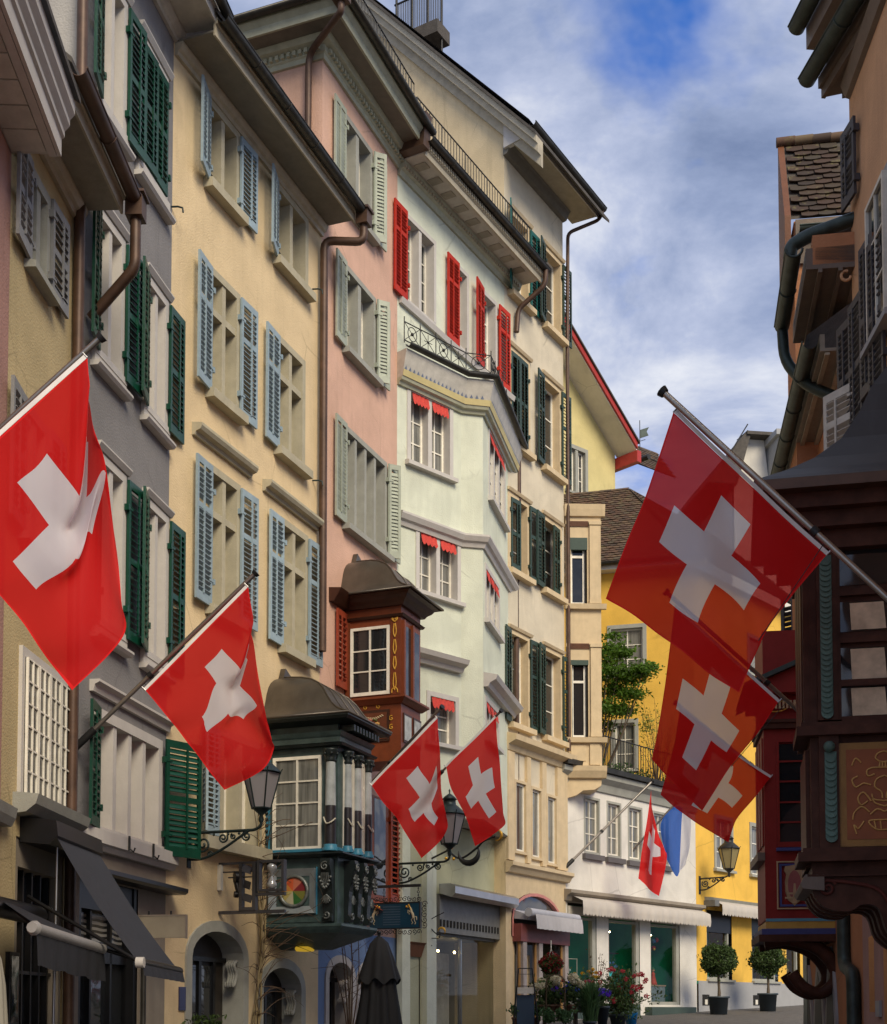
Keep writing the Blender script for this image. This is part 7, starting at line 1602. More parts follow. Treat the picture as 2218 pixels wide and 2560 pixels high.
# ================================================================ flags on their poles
def flag_mat(name, kind):
    m, nt, b = _nt(name); L = nt.links.new; out = nt.nodes['Material Output']
    uv = nt.nodes.new('ShaderNodeUVMap'); uv.uv_map = 'UVMap'; sp_ = nt.nodes.new('ShaderNodeSeparateXYZ'); L(uv.outputs[0], sp_.inputs[0])
    def M(op, a, b_=None):
        n = nt.nodes.new('ShaderNodeMath'); n.operation = op
        for i, v in enumerate((a, b_)):
            if v is None: continue
            if isinstance(v, (int, float)): n.inputs[i].default_value = v
            else: L(v, n.inputs[i])
        return n.outputs[0]
    if kind == 'cross':
        ax, ay = M('ABSOLUTE', M('SUBTRACT', sp_.outputs[0], .5)), M('ABSOLUTE', M('SUBTRACT', sp_.outputs[1], .5))
        f = M('MAXIMUM', M('MULTIPLY', M('LESS_THAN', ax, .10), M('LESS_THAN', ay, .3125)), M('MULTIPLY', M('LESS_THAN', ay, .10), M('LESS_THAN', ax, .3125))); c0, c1 = (.74, .010, .010), (.80, .76, .80)
    else: f = M('GREATER_THAN', sp_.outputs[0], .62); c0, c1 = (.03, .13, .52), (.72, .72, .78)
    mx = nt.nodes.new('ShaderNodeMix'); mx.data_type = 'RGBA'; L(f, mx.inputs[0]); mx.inputs[6].default_value = (*c0, 1); mx.inputs[7].default_value = (*c1, 1)
    ex, ey = M('SUBTRACT', .5, M('ABSOLUTE', M('SUBTRACT', sp_.outputs[0], .5))), M('SUBTRACT', .5, M('ABSOLUTE', M('SUBTRACT', sp_.outputs[1], .5))); hem_ = M('LESS_THAN', M('MINIMUM', ex, ey), .014)
    wv = nt.nodes.new('ShaderNodeTexNoise'); wv.inputs['Scale'].default_value = 260; L(uv.outputs[0], wv.inputs['Vector']); bp = nt.nodes.new('ShaderNodeBump'); bp.inputs['Strength'].default_value = .15; bp.inputs['Distance'].default_value = .002; L(wv.outputs['Fac'], bp.inputs['Height'])
    L(mx.outputs[2], b.inputs['Base Color']); b.inputs['Roughness'].default_value = .65; b.inputs['Sheen Weight'].default_value = .15; b.inputs['Specular IOR Level'].default_value = .2; L(bp.outputs[0], b.inputs['Normal'])
    t = nt.nodes.new('ShaderNodeBsdfTranslucent'); L(mx.outputs[2], t.inputs[0]); m1 = nt.nodes.new('ShaderNodeMixShader'); m1.inputs[0].default_value = .5; L(b.outputs[0], m1.inputs[1]); L(t.outputs[0], m1.inputs[2])
    tp = nt.nodes.new('ShaderNodeBsdfTransparent'); tc_ = nt.nodes.new('ShaderNodeMix'); tc_.data_type = 'RGBA'; tc_.inputs[0].default_value = .30; L(mx.outputs[2], tc_.inputs[6]); tc_.inputs[7].default_value = (1, 1, 1, 1); L(tc_.outputs[2], tp.inputs[0])
    m2 = nt.nodes.new('ShaderNodeMixShader'); m2.inputs[0].default_value = .13; L(m1.outputs[0], m2.inputs[1]); L(tp.outputs[0], m2.inputs[2]); L(M('MULTIPLY', M('SUBTRACT', 1.0, hem_), m2.inputs[0].default_value), m2.inputs[0]); L(M('SUBTRACT', .5, M('MULTIPLY', hem_, .28)), m1.inputs[0]); L(m2.outputs[0], out.inputs['Surface']); MATS[name] = m; return m
M_SWISS, M_BW = flag_mat('swiss_cloth', 'cross'), flag_mat('blue_white_cloth', 'bw'); M_HEM = mat('white_hem', (.70, .67, .64), .8); M_POLE = mat('steel_pole', (.34, .31, .27), .32, .85, var=.15)
def cr(p0, p1, p2, p3, t): return .5 * ((2 * p1) + (-p0 + p2) * t + (2 * p0 - 5 * p1 + 4 * p2 - p3) * t * t + (-p0 + 3 * p1 - 3 * p2 + p3) * t ** 3)
def interp(ks, vs, t):
    for i in range(len(ks) - 1):
        if t <= ks[i + 1] or i == len(ks) - 2:
            q = (t - ks[i]) / (ks[i + 1] - ks[i]); return cr(vs[max(i - 1, 0)], vs[i], vs[i + 1], vs[min(i + 2, len(vs) - 1)], q)
def flag(label, Y, us, vs, pts, m, dep=None, nu=40, nv=48, ripple=.02, hem=True, group=None):
    """cloth through surveyed points: rows run along the hoist (us), columns from hoist to fly (vs); each point (px, py[, metres nearer -])"""
    G = [[at(p[0], p[1], Y + (p[2] if len(p) > 2 else 0.0)) for p in row] for row in pts]
    P = []; cz_w = [(random.uniform(-14, 14), random.uniform(6, 22), random.uniform(0, 6.28)) for _ in range(5)]
    for i in range(nu + 1):
        u = i / nu; row = []
        for j in range(nv + 1):
            v = j / nv; col = [interp(vs, r, v) for r in G]; q = interp(us, col, u)
            q = q + Vector((0, 1, 0)) * (ripple * v * math.sin(9 * v + 3.0 * u + Y) + ripple * .5 * math.sin(17 * u * v + 5 * v + Y * 2)); q = q + Vector((0, .0045, .0012)) * sum(math.sin(a_ * u + b_ * v + c_) * min(1, v * 4) for a_, b_, c_ in cz_w); row.append(q)
        P.append(row)
    o = Vector(P[0][0]); P = [[tuple(q - o) for q in r] for r in P]
    ob = cloth_grid(P, 'flag', m); C.objects.link(ob); ob.location = o; tag(ob, label, 'flag', group)
    if hem:
        d = (Vector(P[-1][0]) - Vector(P[0][0])).normalized(); n_ = Vector((-d.z, 0, d.x)).normalized(); n_ = n_ if n_.z > 0 else -n_
        hm = MB().grid([[Vector(r[0]) + n_ * .035 + Vector((0, -.004, 0)), Vector(r[0]) + Vector((0, -.004, 0))] for r in P]); hm.obj('hem', M_HEM, ob)
        for k in (0, -1): MB().tube([Vector(P[k][0]), Vector(P[k][0]) + n_ * .06], .008, 5).obj('clip', M_ALU, ob)
    return ob
def pole(label, tip, Yt, base, Yb, r=.022, cord=None, group=None):
    a, b = at(*tip, Yt), at(*base, Yb); d = (b - a); t = thing('flagpole', label, 'flagpole', b, 0, group)
    MB().tube([a - b, (0, 0, 0)], r, 10).obj('pole', M_POLE, t); n = d.normalized()
    MB().tube([a - b - n * .03, a - b + n * .012], [r * 1.9, r * 1.5], 10).obj('finial', M_IRON, t); MB().tube([-n * .30, n * .05], r * 1.7, 10).obj('socket', M_IRON, t)
    if cord: MB().tube([(a - b).lerp(Vector((0, 0, 0)), cord[0]), at(*cord[1], Yt) - b], .004, 4).obj('cord', M_IRON, t)
    q = (a - b) * .42; MB().tube([q - n * .03, q + n * .03], r * 1.5, 8).obj('clamp', M_IRON, t)
    return t
GL, GR = 'red flags with white crosses on the left row', 'red flags with white crosses on the right row'
U4, V5 = [0, .4, .8, 1], [0, .2, .4, .6, 1]
VF, U5 = [0, .2, .4, .52, .62, .8, 1], [0, .4, .6, .8, 1]
flag('largest red flag with a white cross, cut off by the left picture edge', 10.0, U5, VF,
     [[(218, 893), (221, 930), (224, 970), (216, 990, .2), (224, 1010, .1), (236, 1080), (246, 1130, .1)], [(50, 1044), (122, 1140), (198, 1240), (184, 1262, .25), (226, 1236, .1), (264, 1180), (284, 1330, .12)], [(-34, 1120), (49, 1213), (122, 1311), (160, 1355), (198, 1400), (226, 1330, .14), (302, 1500)],
      [(-118, 1196), (-40, 1300), (37, 1398), (70, 1440), (105, 1480), (190, 1560), (306, 1590)], [(-202, 1272), (-120, 1350), (-30, 1455), (10, 1500), (60, 1560), (120, 1650), (182, 1726)]], M_SWISS, ripple=.02, group=GL)
pole('long steel flagpole rising to the grey house, holding the largest left flag', (250, 846), 10.0, (-300, 1342), 10.35, .024)
flag('red flag before the green shutter and cream house, above the first lantern', 15.1, U5, VF,
     [[(621, 1468), (627, 1510), (634, 1555), (627, 1580, .15), (634, 1610, .1), (648, 1700), (668, 1800)], [(518, 1572), (557, 1625), (601, 1674), (588, 1700, .2), (605, 1720, .12), (640, 1760), (680, 1850)], [(467, 1624), (514, 1670), (541, 1708), (562, 1745), (574, 1790), (606, 1796, .14), (684, 1872)],
      [(416, 1676), (460, 1730), (508, 1788), (515, 1810), (526, 1834), (580, 1885), (655, 1925)], [(365, 1727), (405, 1775), (445, 1825), (468, 1855), (488, 1880), (525, 1930), (560, 1974)]], M_SWISS, group=GL)
pole('steel flagpole springing from the corner of the yellow and grey houses', (637, 1435), 15.1, (192, 1866), 15.6, .026, (.62, (497, 1880)))
flag('red flag beside the red brown oriel, third from the left', 21.0, U4, [0, .2, .4, .56, .72, 1],
     [[(1094, 1796), (1096, 1835), (1100, 1880), (1102, 1930, .1), (1104, 1980, .05), (1116, 2040, -.05)], [(1028, 1864), (1046, 1918), (1074, 1960), (1078, 2000, .2), (1085, 2030, .1), (1119, 2070, -.05)],
      [(962, 1930), (992, 1972), (1024, 2020), (1034, 2046), (1060, 2072), (1098, 2105)], [(930, 1964), (958, 2006), (990, 2042), (1010, 2076), (1030, 2108), (1054, 2145)]], M_SWISS, group=GL)
pole('flagpole standing out between the two painted oriels', (1104, 1769), 21.0, (888, 2000), 22.6, .024)
flag('red flag against the mint house, rightmost of the left row', 23.3, U4, V5,
     [[(1240, 1794), (1243, 1850), (1250, 1910, .05), (1253, 1960), (1259, 2040, -.05)], [(1190, 1845), (1196, 1895), (1203, 1935), (1215, 1985, .05), (1262, 2062, -.05)],
      [(1140, 1893), (1150, 1940), (1166, 1990), (1180, 2020), (1222, 2094)], [(1116, 1918), (1126, 1965), (1146, 2005), (1166, 2045), (1188, 2116)]], M_SWISS, group=GL)
pole('flagpole leaning from the pink house front across the mint house', (1252, 1778), 23.3, (1085, 1950), 24.9, .022)
flag('largest right-hand flag, highest, hanging from a pole at the dark oriel', 10.8, [0, .25, .5, .75, 1], [0, .25, .5, .75, 1],
     [[(1684, 1030), (1648, 1140), (1610, 1252), (1560, 1372), (1516, 1493)], [(1778, 1120), (1738, 1215), (1690, 1330), (1640, 1440), (1598, 1545)], [(1872, 1208), (1826, 1300, .07), (1772, 1398, -.05), (1718, 1500), (1686, 1612)],
      [(1970, 1302), (1915, 1390), (1858, 1468, .12), (1815, 1560, -.04), (1776, 1685)], [(2066, 1388), (1990, 1478), (1925, 1562), (1888, 1640, .08), (1846, 1734)]], M_SWISS, ripple=.03, group=GR)
pole('thick steel flagpole crossing in front of the dark brown oriel', (1660, 982), 10.8, (2326, 1594), 10.3, .026, (.62, (1896, 1602)))
flag('middle right-hand flag, partly behind the largest one', 15.0, [0, .33, .66, 1], [0, .33, .66, 1],
     [[(1686, 1520), (1672, 1640), (1655, 1770), (1629, 1899)], [(1772, 1598), (1750, 1700), (1715, 1820), (1672, 1945)], [(1858, 1678), (1825, 1775), (1780, 1880), (1716, 1990)], [(1945, 1757), (1890, 1838), (1828, 1914), (1757, 2026)]], M_SWISS, group=GR)
pole('steel flagpole reaching out above the red oriel', (1668, 1482), 15.0, (2095, 1866), 15.4, .024, (.7, (1828, 1916)))
flag('lowest right-hand flag, mostly behind the middle one beside the red oriel', 18.6, [0, .33, .66, 1], [0, .33, .66, 1],
     [[(1700, 1770), (1690, 1840), (1672, 1915), (1652, 1987)], [(1775, 1830), (1755, 1900), (1730, 1975), (1702, 2030)], [(1850, 1895), (1840, 1955), (1800, 2010), (1760, 2070)], [(1925, 1945), (1882, 2000), (1842, 2048), (1821, 2106)]], M_SWISS, group=GR)
pole('flagpole in front of the red oriel, holding the lowest right-hand flag', (1690, 1758), 18.6, (2010, 2020), 18.9, .022)
flag('small furled red flag hanging in front of the white shop house', 33.2, [0, .35, .7, 1], [0, .3, .6, 1],
     [[(1628, 1976), (1630, 2020), (1640, 2060), (1650, 2098)], [(1618, 2050), (1628, 2080, .15), (1636, 2100, -.1), (1662, 2125)], [(1606, 2120), (1622, 2140, .2), (1630, 2160, -.1), (1667, 2150)], [(1596, 2196), (1612, 2210, .1), (1628, 2228), (1648, 2240)]], M_SWISS, hem=False)
pole('thin flagpole rising from the left end of the white shop house', (1630, 1954), 33.2, (1412, 2170), 32.8, .03)
flag('blue and white flag hanging beside the white shop house', 35.2, [0, .5, 1], [0, .35, .65, 1],
     [[(1688, 2014), (1700, 2016), (1708, 2022, .1), (1728, 2040)], [(1652, 2062), (1680, 2090, -.1), (1704, 2100, .12), (1726, 2108)], [(1668, 2150), (1690, 2190), (1700, 2178, .1), (1714, 2162)]], M_BW, hem=False)
pole('thin flagpole on the white house front, holding the blue and white flag', (1690, 2008), 35.2, (1563, 2145), 35.6, .03)

# ================================================================ lanterns on scrolled brackets
M_LGLASS = frosted('frosted_lantern_glass', (.50, .48, .50)); M_LGLASS2 = frosted('yellowed_lantern_glass', (.48, .40, .20))
def lantern(label, F, reach, ztop, size, zbar, m, mg, drop=.55, hook=True, group='wall lanterns on scrolled brackets', gold=False):
    """F: plane square to the wall, s outward from the wall at 0. Lamp stands at s=reach with its glass top at ztop."""
    o = thing('street_lantern', label, 'lantern', F.w(0, 0, zbar), F.rot, group); k = size
    MB().tube(bend([(0, 0, 0), (reach - .10, 0, 0), (reach, 0, .05), (reach, 0, .30 * k)], .1), .022, 8).obj('arm', m, o)
    MB().tube(smooth_path([(0, 0, -drop), (reach * .22, 0, -drop * .98), (reach * .5, 0, -drop * .62), (reach * .78, 0, -drop * .1), (reach * .85, 0, 0)], 6), .02, 8).obj('brace', m, o); MB().box(-.02, .015, -.05, .05, -drop - .12, .08).obj('wall_plate', m, o)
    sc_ = MB().tube(spiral((reach * .20, 0, -drop * .45), drop * .34, 1.7, 2.5, 26), .016, 6).tube(spiral((reach * .48, 0, -drop * .24), drop * .20, 1.6, .5, 22, sgn=-1), .014, 6).tube(spiral((reach * .80, 0, -drop * .22), drop * .20, 1.7, 1.5, 22), .014, 6).tube(spiral((reach * .30, 0, -drop * .84), drop * .12, 1.4, 0, 16), .012, 6).tube(spiral((reach * .62, 0, -drop * .20), drop * .12, 1.4, 2, 16), .012, 6)
    for t_ in (.35, .55, .7): sc_.ball((reach * t_, 0, -drop * .1), .022, 6)
    sc_.obj('scroll', m, o)
    zb, zt = ztop - zbar - .62 * k, ztop - zbar; r0, r1, n = .165 * k, .33 * k, 6; c = (reach, 0)
    P = lambda r, z, i: (c[0] + r * math.cos(i * math.pi / 3 + .26), c[1] + r * math.sin(i * math.pi / 3 + .26), z)
    fr = MB()
    for i in range(n): fr.tube([P(r0, zb, i), P(r1, zt, i)], .014 * k, 6).tube([P(r1, zt, i), P(r1, zt, i + 1)], .02 * k, 6).tube([P(r0, zb, i), P(r0, zb, i + 1)], .016 * k, 6); fr.tube([P(r1, zt, i), P(r1 * 1.12, zt + .06 * k, i)], .010 * k, 5)
    fr.lathe([(.03 * k, zb - .25 * k), (.05 * k, zb - .2 * k), (.03 * k, zb - .12 * k), (r0 * .8, zb - .03 * k), (r0 * .9, zb)], (*c, 0), 10); fr.obj('lamp_frame', m, o)
    for i in range(n): MB().add([P(r0 * .98, zb, i), P(r0 * .98, zb, i + 1), P(r1 * .98, zt, i + 1), P(r1 * .98, zt, i)], [(0, 1, 2, 3)]).obj('glass_pane', mg, o)
    MB().lathe([(r1 * 1.04, zt), (r1 * .95, zt + .05 * k), (r1 * .55, zt + .17 * k), (r1 * .42, zt + .20 * k), (r1 * .40, zt + .30 * k), (r1 * .50, zt + .31 * k), (r1 * .30, zt + .38 * k), (.012, zt + .44 * k), (.02 * k, zt + .50 * k), (.001, zt + .54 * k)], (*c, 0), 12).obj('lamp_roof', m, o)
    return o
def plane_lantern(label, F, pw, pyw, pl, pyt, pyb, pybar, m, mg, drop_px, **k):
    s_ = F.s(pw, pyw); Fs = side_of(F, s_); reach = Fs.s(pl, pyw); zt = Fs.z(pl, pyt); zb = Fs.z(pl, pyb)
    return lantern(label, Fs, reach, zt, (zt - zb) / .62, Fs.z(pl, pybar), m, mg, drop=(drop_px / FPX) * F.w(s_).y, **k)
plane_lantern('white glass lantern on a scrolled bracket from the cream house', F3, 472, 2100, 653, 1932, 2021, 2074, M_TEALIRON, M_LGLASS, 66)
plane_lantern('lantern half hidden by red flags in front of the mint house', F4, 984, 2150, 1124, 2036, 2110, 2154, M_TEALIRON, M_LGLASS, 48)
plane_lantern('amber glass lantern on the sunny yellow house', F10, 1749, 2200, 1823, 2122, 2172, 2192, M_IRON, M_LGLASS2, 28)

# ================================================================ hanging signs
Fh = side_of(F3, F3.s(549, 2200)); XX = lambda px: Fh.s(px, 2200); ZZ = lambda py: Fh.z(630, py)
hs = thing('hourglass_sign', 'grey iron sign frame holding an hourglass beside the teal oriel', 'sign', Fh.w(0, 0, ZZ(2283)), Fh.rot); z0h = ZZ(2283)
M_GIRON = mat('grey_iron', (.06, .058, .062), .5, .4, var=.2)
def hb_(nm, m, *boxes):
    mb = MB()
    for (a, b, c, d, t) in boxes: mb.box(XX(a), XX(b), -t, t, ZZ(d) - z0h, ZZ(c) - z0h)
    return mb.obj(nm, m, hs)
hb_('arm', M_GIRON, (549, 604, 2154, 2160, .03)); hb_('arm', M_GIRON, (549, 714, 2276, 2284, .03))
hb_('frame', M_GIRON, (601, 609, 2154, 2276, .045), (634, 642, 2154, 2276, .044), (609, 634, 2154, 2160, .043), (609, 634, 2268, 2276, .042))
hb_('frame', M_GIRON, (646, 652, 2152, 2230, .05), (707, 713, 2152, 2230, .049), (652, 707, 2152, 2158, .048), (652, 707, 2224, 2230, .047), (642, 714, 2232, 2240, .03))
hg = thing('hourglass', 'hourglass with silvery bulbs standing in the iron frame', 'hourglass', Fh.w(XX(680), 0, ZZ(2223)), Fh.rot); hh_ = ZZ(2161) - ZZ(2223); rb_ = .07
M_HG = mat('hourglass_glass', (.35, .36, .37), .08, .3, var=.2)
MB().lathe([(rb_ * .55, 0), (rb_ * 1.05, hh_ * .10), (rb_, hh_ * .20), (rb_ * .5, hh_ * .36), (.012, hh_ * .5)], seg=16).obj('bulb', M_HG, hg); MB().lathe([(.012, hh_ * .5), (rb_ * .5, hh_ * .64), (rb_, hh_ * .80), (rb_ * 1.05, hh_ * .90), (rb_ * .55, hh_)], seg=16).obj('bulb', M_HG, hg)
MB().lathe([(.001, .01), (rb_ * .9, .03), (rb_ * .95, hh_ * .14), (.001, hh_ * .26)], seg=14).obj('sand', M_DARK, hg)
for (p_, q_, tl_) in ((620, 2173, .5), (620, 2212, -.4), (621, 2245, .1)):
    mb = MB(); w_, h_ = .07, .055; mb.box(-w_, w_, -.008, .008, -h_, h_, M=Matrix.Translation((XX(p_), -.02, ZZ(q_) - z0h)) @ Matrix.Rotation(tl_, 4, 'Z') @ Matrix.Rotation(.3, 4, 'Y')); mb.obj('plate', M_GIRON, hs)
for q_, r_ in ((2178, .01), (2192, .012)): MB().tube([(XX(553 if q_ == 2178 else 571), .0, ZZ(q_) - z0h), (XX(650), 0, ZZ(q_) - z0h)], .012, 6).obj('rod', M_GIRON, hs)
dsk = MB()
for q_, r_ in ((2192, .11), (2235, .06)): dsk.tube([(XX(588), -.02, ZZ(q_) - z0h), (XX(594), .02, ZZ(q_) - z0h)], r_ * .8, 14)
dsk.tube([(XX(590), 0, ZZ(2200) - z0h), (XX(597), 0, ZZ(2228) - z0h)], .04, 6); dsk.obj('pendulum_disc', M_BLKMET, hs)
h3.part(MB().box(F3.s(549), F3.s(549) + .07, -.06, -.002, ZZ(2224), ZZ(2160)), 'meter_box', M_OFFW)

Fb = side_of(F4, F4.s(908, 2280)); XB = lambda px: Fb.s(px, 2290); ZB = lambda py: Fb.z(985, py); zb0 = ZB(2322)
bs = thing('hanging_sign', 'blue hanging sign with two rearing white horses in a curled iron border', 'sign', Fb.w(0, 0, ZB(2215)), Fb.rot); dz = -ZB(2215)
M_SIGNB = mat('deep_blue_sign', (.004, .045, .085), .35, var=.2); M_HORSE = mat('cream_figure_paint', (.50, .44, .30), .5)
MB().box(XB(926), XB(1050), -.035, .035, ZB(2320) + dz, ZB(2259) + dz).obj('board', M_SIGNB, bs); MB().box(-.02, XB(1052), -.02, .02, -.03, .02).obj('arm', M_IRON, bs)
eb = MB().box(XB(926) - .02, XB(1050) + .02, -.045, .045, ZB(2259) + dz, ZB(2259) + dz + .02).box(XB(926) - .02, XB(1050) + .02, -.045, .045, ZB(2320) + dz - .02, ZB(2320) + dz).box(XB(1050), XB(1050) + .02, -.044, .044, ZB(2320) + dz, ZB(2259) + dz); eb.obj('edge', M_IRON, bs)
for p_ in (960, 1046):
    for k in range(7): q = -.03 - k * .06; MB().tube(spiral((XB(p_), 0, q - .03), .022, 1, 0, 10, plane='xz' if k % 2 else 'yz', r1=1), .006, 4).obj('chain_link', M_IRON, bs)
bd = MB()
for i in range(11): x = XB(930) + (XB(1048) - XB(930)) * i / 10; bd.tube(spiral((x, 0, ZB(2257) + dz + .06), .05, 1.3, i, 12), .007, 4).tube(spiral((x, 0, ZB(2322) + dz - .06), .05, 1.3, i + 2, 12), .007, 4)
for i in range(5): z = ZB(2262 + i * 13) + dz; bd.tube(spiral((XB(1050) + .09, 0, z), .06, 1.3, i, 12), .007, 4)
bd.obj('iron_border', M_IRON, bs)
tx = MB()
for i in range(8): z = ZB(2313) + dz + (ZB(2266) - ZB(2313)) * i / 7.4; tx.box(XB(960), XB(1003), -.04, -.036, z, z + .018)
tx.obj('lettering', mat('faded_letter_paint', (.05, .09, .14), .5), bs)
def horse(x, z, s_, fl_):
    """rearing horse seen from the side: body, neck and head, mane, four bent legs, tail"""
    q = lambda a, b: (x + fl_ * a * s_, -.040, z + b * s_); mb = MB()
    mb.tube(smooth_path([q(-.10, -.15), q(-.06, .05), q(.02, .22), q(.05, .34)], 5), [.085 * s_] * 8 + [.07 * s_] * 8, 8); mb.tube([q(.05, .34), q(.10, .46), q(.15, .52)], [.06 * s_, .05 * s_, .045 * s_], 7); mb.tube([q(.15, .52), q(.28, .46)], [.045 * s_, .025 * s_], 7)
    for P in ([(.02, .18), (.20, .22), (.16, .06)], [(.05, .24), (.26, .30), (.25, .14)], [(-.10, -.12), (.04, -.26), (-.06, -.44), (.02, -.50)], [(-.12, -.12), (-.16, -.30), (-.24, -.44), (-.18, -.52)]): mb.tube([q(*p) for p in P], [.045 * s_] + [.025 * s_] * (len(P) - 1), 6)
    mb.tube(smooth_path([q(-.14, -.12), q(-.28, -.08), q(-.30, -.28)], 4), .03 * s_, 6); return mb
for (p_, f_) in ((938, 1), (1032, -1)):
    horse(XB(p_), ZB(2290) + dz, .31, f_).obj('horse_figure', M_HORSE, bs); mn = MB()
    for k in range(5): mn.ball((XB(p_) + f_ * (.02 + .01 * k), -.044, ZB(2290) + dz + .11 + .02 * k), .018, 6)
    mn.ball((XB(p_) + f_ * .10, -.044, ZB(2290) + dz + .16), .025, 6); mn.obj('gilt_mane', M_GOLD, bs)
# iron sign with gilt crescents on the mint house corner
Fm = side_of(Fg, Fg.s(1066, 2300)); XM = lambda px: Fm.s(px, 2250); ZM = lambda py: Fm.z(1080, py)
ms = thing('crescent_sign', 'tall curling iron shop sign with gilt crescent ends on the mint house', 'sign', Fm.w(0, 0, ZM(2360)), Fm.rot); dz = -ZM(2360)
mb = MB().tube(smooth_path([(XM(1071), 0, ZM(2132) + dz), (XM(1069), 0, ZM(2240) + dz), (XM(1071), 0, ZM(2340) + dz), (XM(1078), 0, ZM(2366) + dz)], 6), .028, 8); mb.obj('post', M_IRON, ms)
mb = MB().tube(smooth_path([(XM(1071), 0, ZM(2345) + dz), (XM(1098), 0, ZM(2345) + dz), (XM(1100), 0, ZM(2330) + dz)], 5), .010, 6).tube(smooth_path([(XM(1074), 0, ZM(2320) + dz), (XM(1076), 0, ZM(2300) + dz), (XM(1110), 0, ZM(2282) + dz)], 5), .010, 6).tube(smooth_path([(XM(1077), 0, ZM(2320) + dz), (XM(1090), 0, ZM(2334) + dz), (XM(1103), 0, ZM(2338) + dz)], 5), .012, 6); mb.obj('curl', M_IRON, ms)
def crescent(px, py, r, a0, m): 
    pts = [(XM(px) + r * math.cos(a0 + t * .30), 0, ZM(py) + dz + r * math.sin(a0 + t * .30)) for t in range(13)]; MB().tube(pts, [max(.004, r * .30 * math.sin(math.pi * (t + .4) / 13.2)) for t in range(13)], 7).obj('crescent', m, ms)
crescent(1104, 2330, .08, -.6, M_GOLD); crescent(1172, 2135, .22, 3.0, M_IRON); crescent(1243, 2098, .10, -1.9, M_GOLD)
MB().tube(smooth_path([(XM(1118), 0, ZM(2125) + dz), (XM(1150), 0, ZM(2150) + dz), (XM(1190), 0, ZM(2128) + dz), (XM(1210), 0, ZM(2110) + dz), (XM(1240), 0, ZM(2100) + dz)], 6), .022, 6).tube([(XM(1071), 0, ZM(2150) + dz), (XM(1120), 0, ZM(2128) + dz)], .02, 6).obj('curl', M_IRON, ms)
for (p_, q_) in ((1130, 2122), (1135, 2150), (1116, 2148)): MB().ball((XM(p_), -.01, ZM(q_) + dz), .035, 8).obj('gilt_boss', M_GOLD, ms)
# blank board sign and blue plaque
Fw = side_of(F2, F2.s(336, 2300)); bx0, bx1 = Fw.s(345, 2310), Fw.s(465, 2310)
sg = thing('board_sign', 'blank beige board sign behind the black sloping awning', 'sign', Fw.w(0, 0, Fw.z(400, 2345)), Fw.rot)
hh_ = Fw.z(400, 2291) - Fw.z(400, 2345); MB().box(bx0, bx1, -.03, .03, 0, hh_).obj('board', mat('beige_board', (.33, .29, .21), .6), sg); MB().box(bx0, bx1 + .01, -.035, .035, hh_, hh_ + .02).box(bx1, bx1 + .012, -.034, .034, -.01, hh_).obj('edge', M_PORCH, sg)
for x in (bx0 + .15, bx1 - .2): MB().tube([(x, 0, hh_ + .02), (x, 0, hh_ + .07)], .012, 6).obj('hanger', M_IRON, sg)
q = F3.rect(446, 2467, 2526, 463); pq = thing('wall_plaque', 'narrow dark blue plaque on the cream house corner', 'plaque', F3.w(q[0], 0, q[2]), F3.rot); MB().box(0, q[1] - q[0], -.025, -.002, 0, q[3] - q[2]).obj('plate', mat('plaque_blue', (.035, .04, .11), .3), pq)
q = F1.rect(12, 2395, 2520, 42); bb = thing('menu_case', 'tall dark menu case on the pale yellow pier', 'menu case', F1.w(q[0], 0, ground(13) + .9), F1.rot)
MB().box(.0, .28, -.05, -.002, 0, .75).obj('case', M_BLKMET, bb); MB().quad((.03, -.052, .04), (.25, -.052, .04), (.25, -.052, .71), (.03, -.052, .71)).obj('pane', M_GLASS, bb)

# ================================================================ awnings at the lower left
aw = thing('awning', 'steep slate black awning let down over the corner shop', 'awning', F1.w(F1.s(49, 2090), 0, F1.z(49, 2104)), F1.rot)
x1_ = F1.s(178) - F1.s(49, 2090) - .30; zz0 = F1.z(49, 2104)
MB().prof([(-.002, 0), (-.30, -.03), (-.40, .06), (-.38, .22), (-.002, .26)], 0, x1_ + .35).obj('cassette', M_BLKMET, aw)
bl, br_ = at(346, 2406, 13.7), at(448, 2428, 15.6)
def loc1(p): d = p - F1.w(F1.s(49, 2090), 0, zz0); return Vector((d.dot(F1.u), d.dot(F1.n), d.z))
A_, B_ = loc1(bl), loc1(br_); T0_, T1_ = Vector((.06, -.34, .10)), Vector((x1_ + .30, -.34, .10))
P = []
for i in range(17):
    t = i / 16; P.append([tuple(T0_.lerp(A_, t) + Vector((0, 0, -.06 * math.sin(math.pi * t)))), tuple(T0_.lerp(T1_, .36).lerp(A_.lerp(B_, .36), t) + Vector((0, 0, -.09 * math.sin(math.pi * t)))), tuple(T0_.lerp(T1_, .42).lerp(A_.lerp(B_, .42), t) + Vector((0, 0, -.075 * math.sin(math.pi * t)))), tuple(T1_.lerp(B_, t) + Vector((0, 0, -.06 * math.sin(math.pi * t))))])
MB().grid(P, smooth=False).obj('cloth', M_GREYFAB, aw); mb = MB().tube([A_, B_], .05, 10); mb.obj('front_bar', M_BLKMET, aw)
P = [[tuple(A_.lerp(B_, i / 20) + Vector((.0, -.045, -.02))), tuple(A_.lerp(B_, i / 20) + Vector((0, -.06 + .01 * math.sin(i * 2.1), -.13)))] for i in range(21)]; MB().grid(P).obj('valance', M_GREYFAB, aw)
MB().tube([(.20, -.03, -.55), A_ * .98], .022, 8).obj('arm', M_BLKMET, aw); MB().tube([(x1_ - .1, -.02, -.9), B_ - Vector((.1, 0, .0))], .024, 8).obj('arm', M_BLKMET, aw); MB().tube([A_ - Vector((0, .06, 0)), A_ + Vector((0, .02, 0))], .055, 12).obj('end_cap', M_WSTONE, aw)
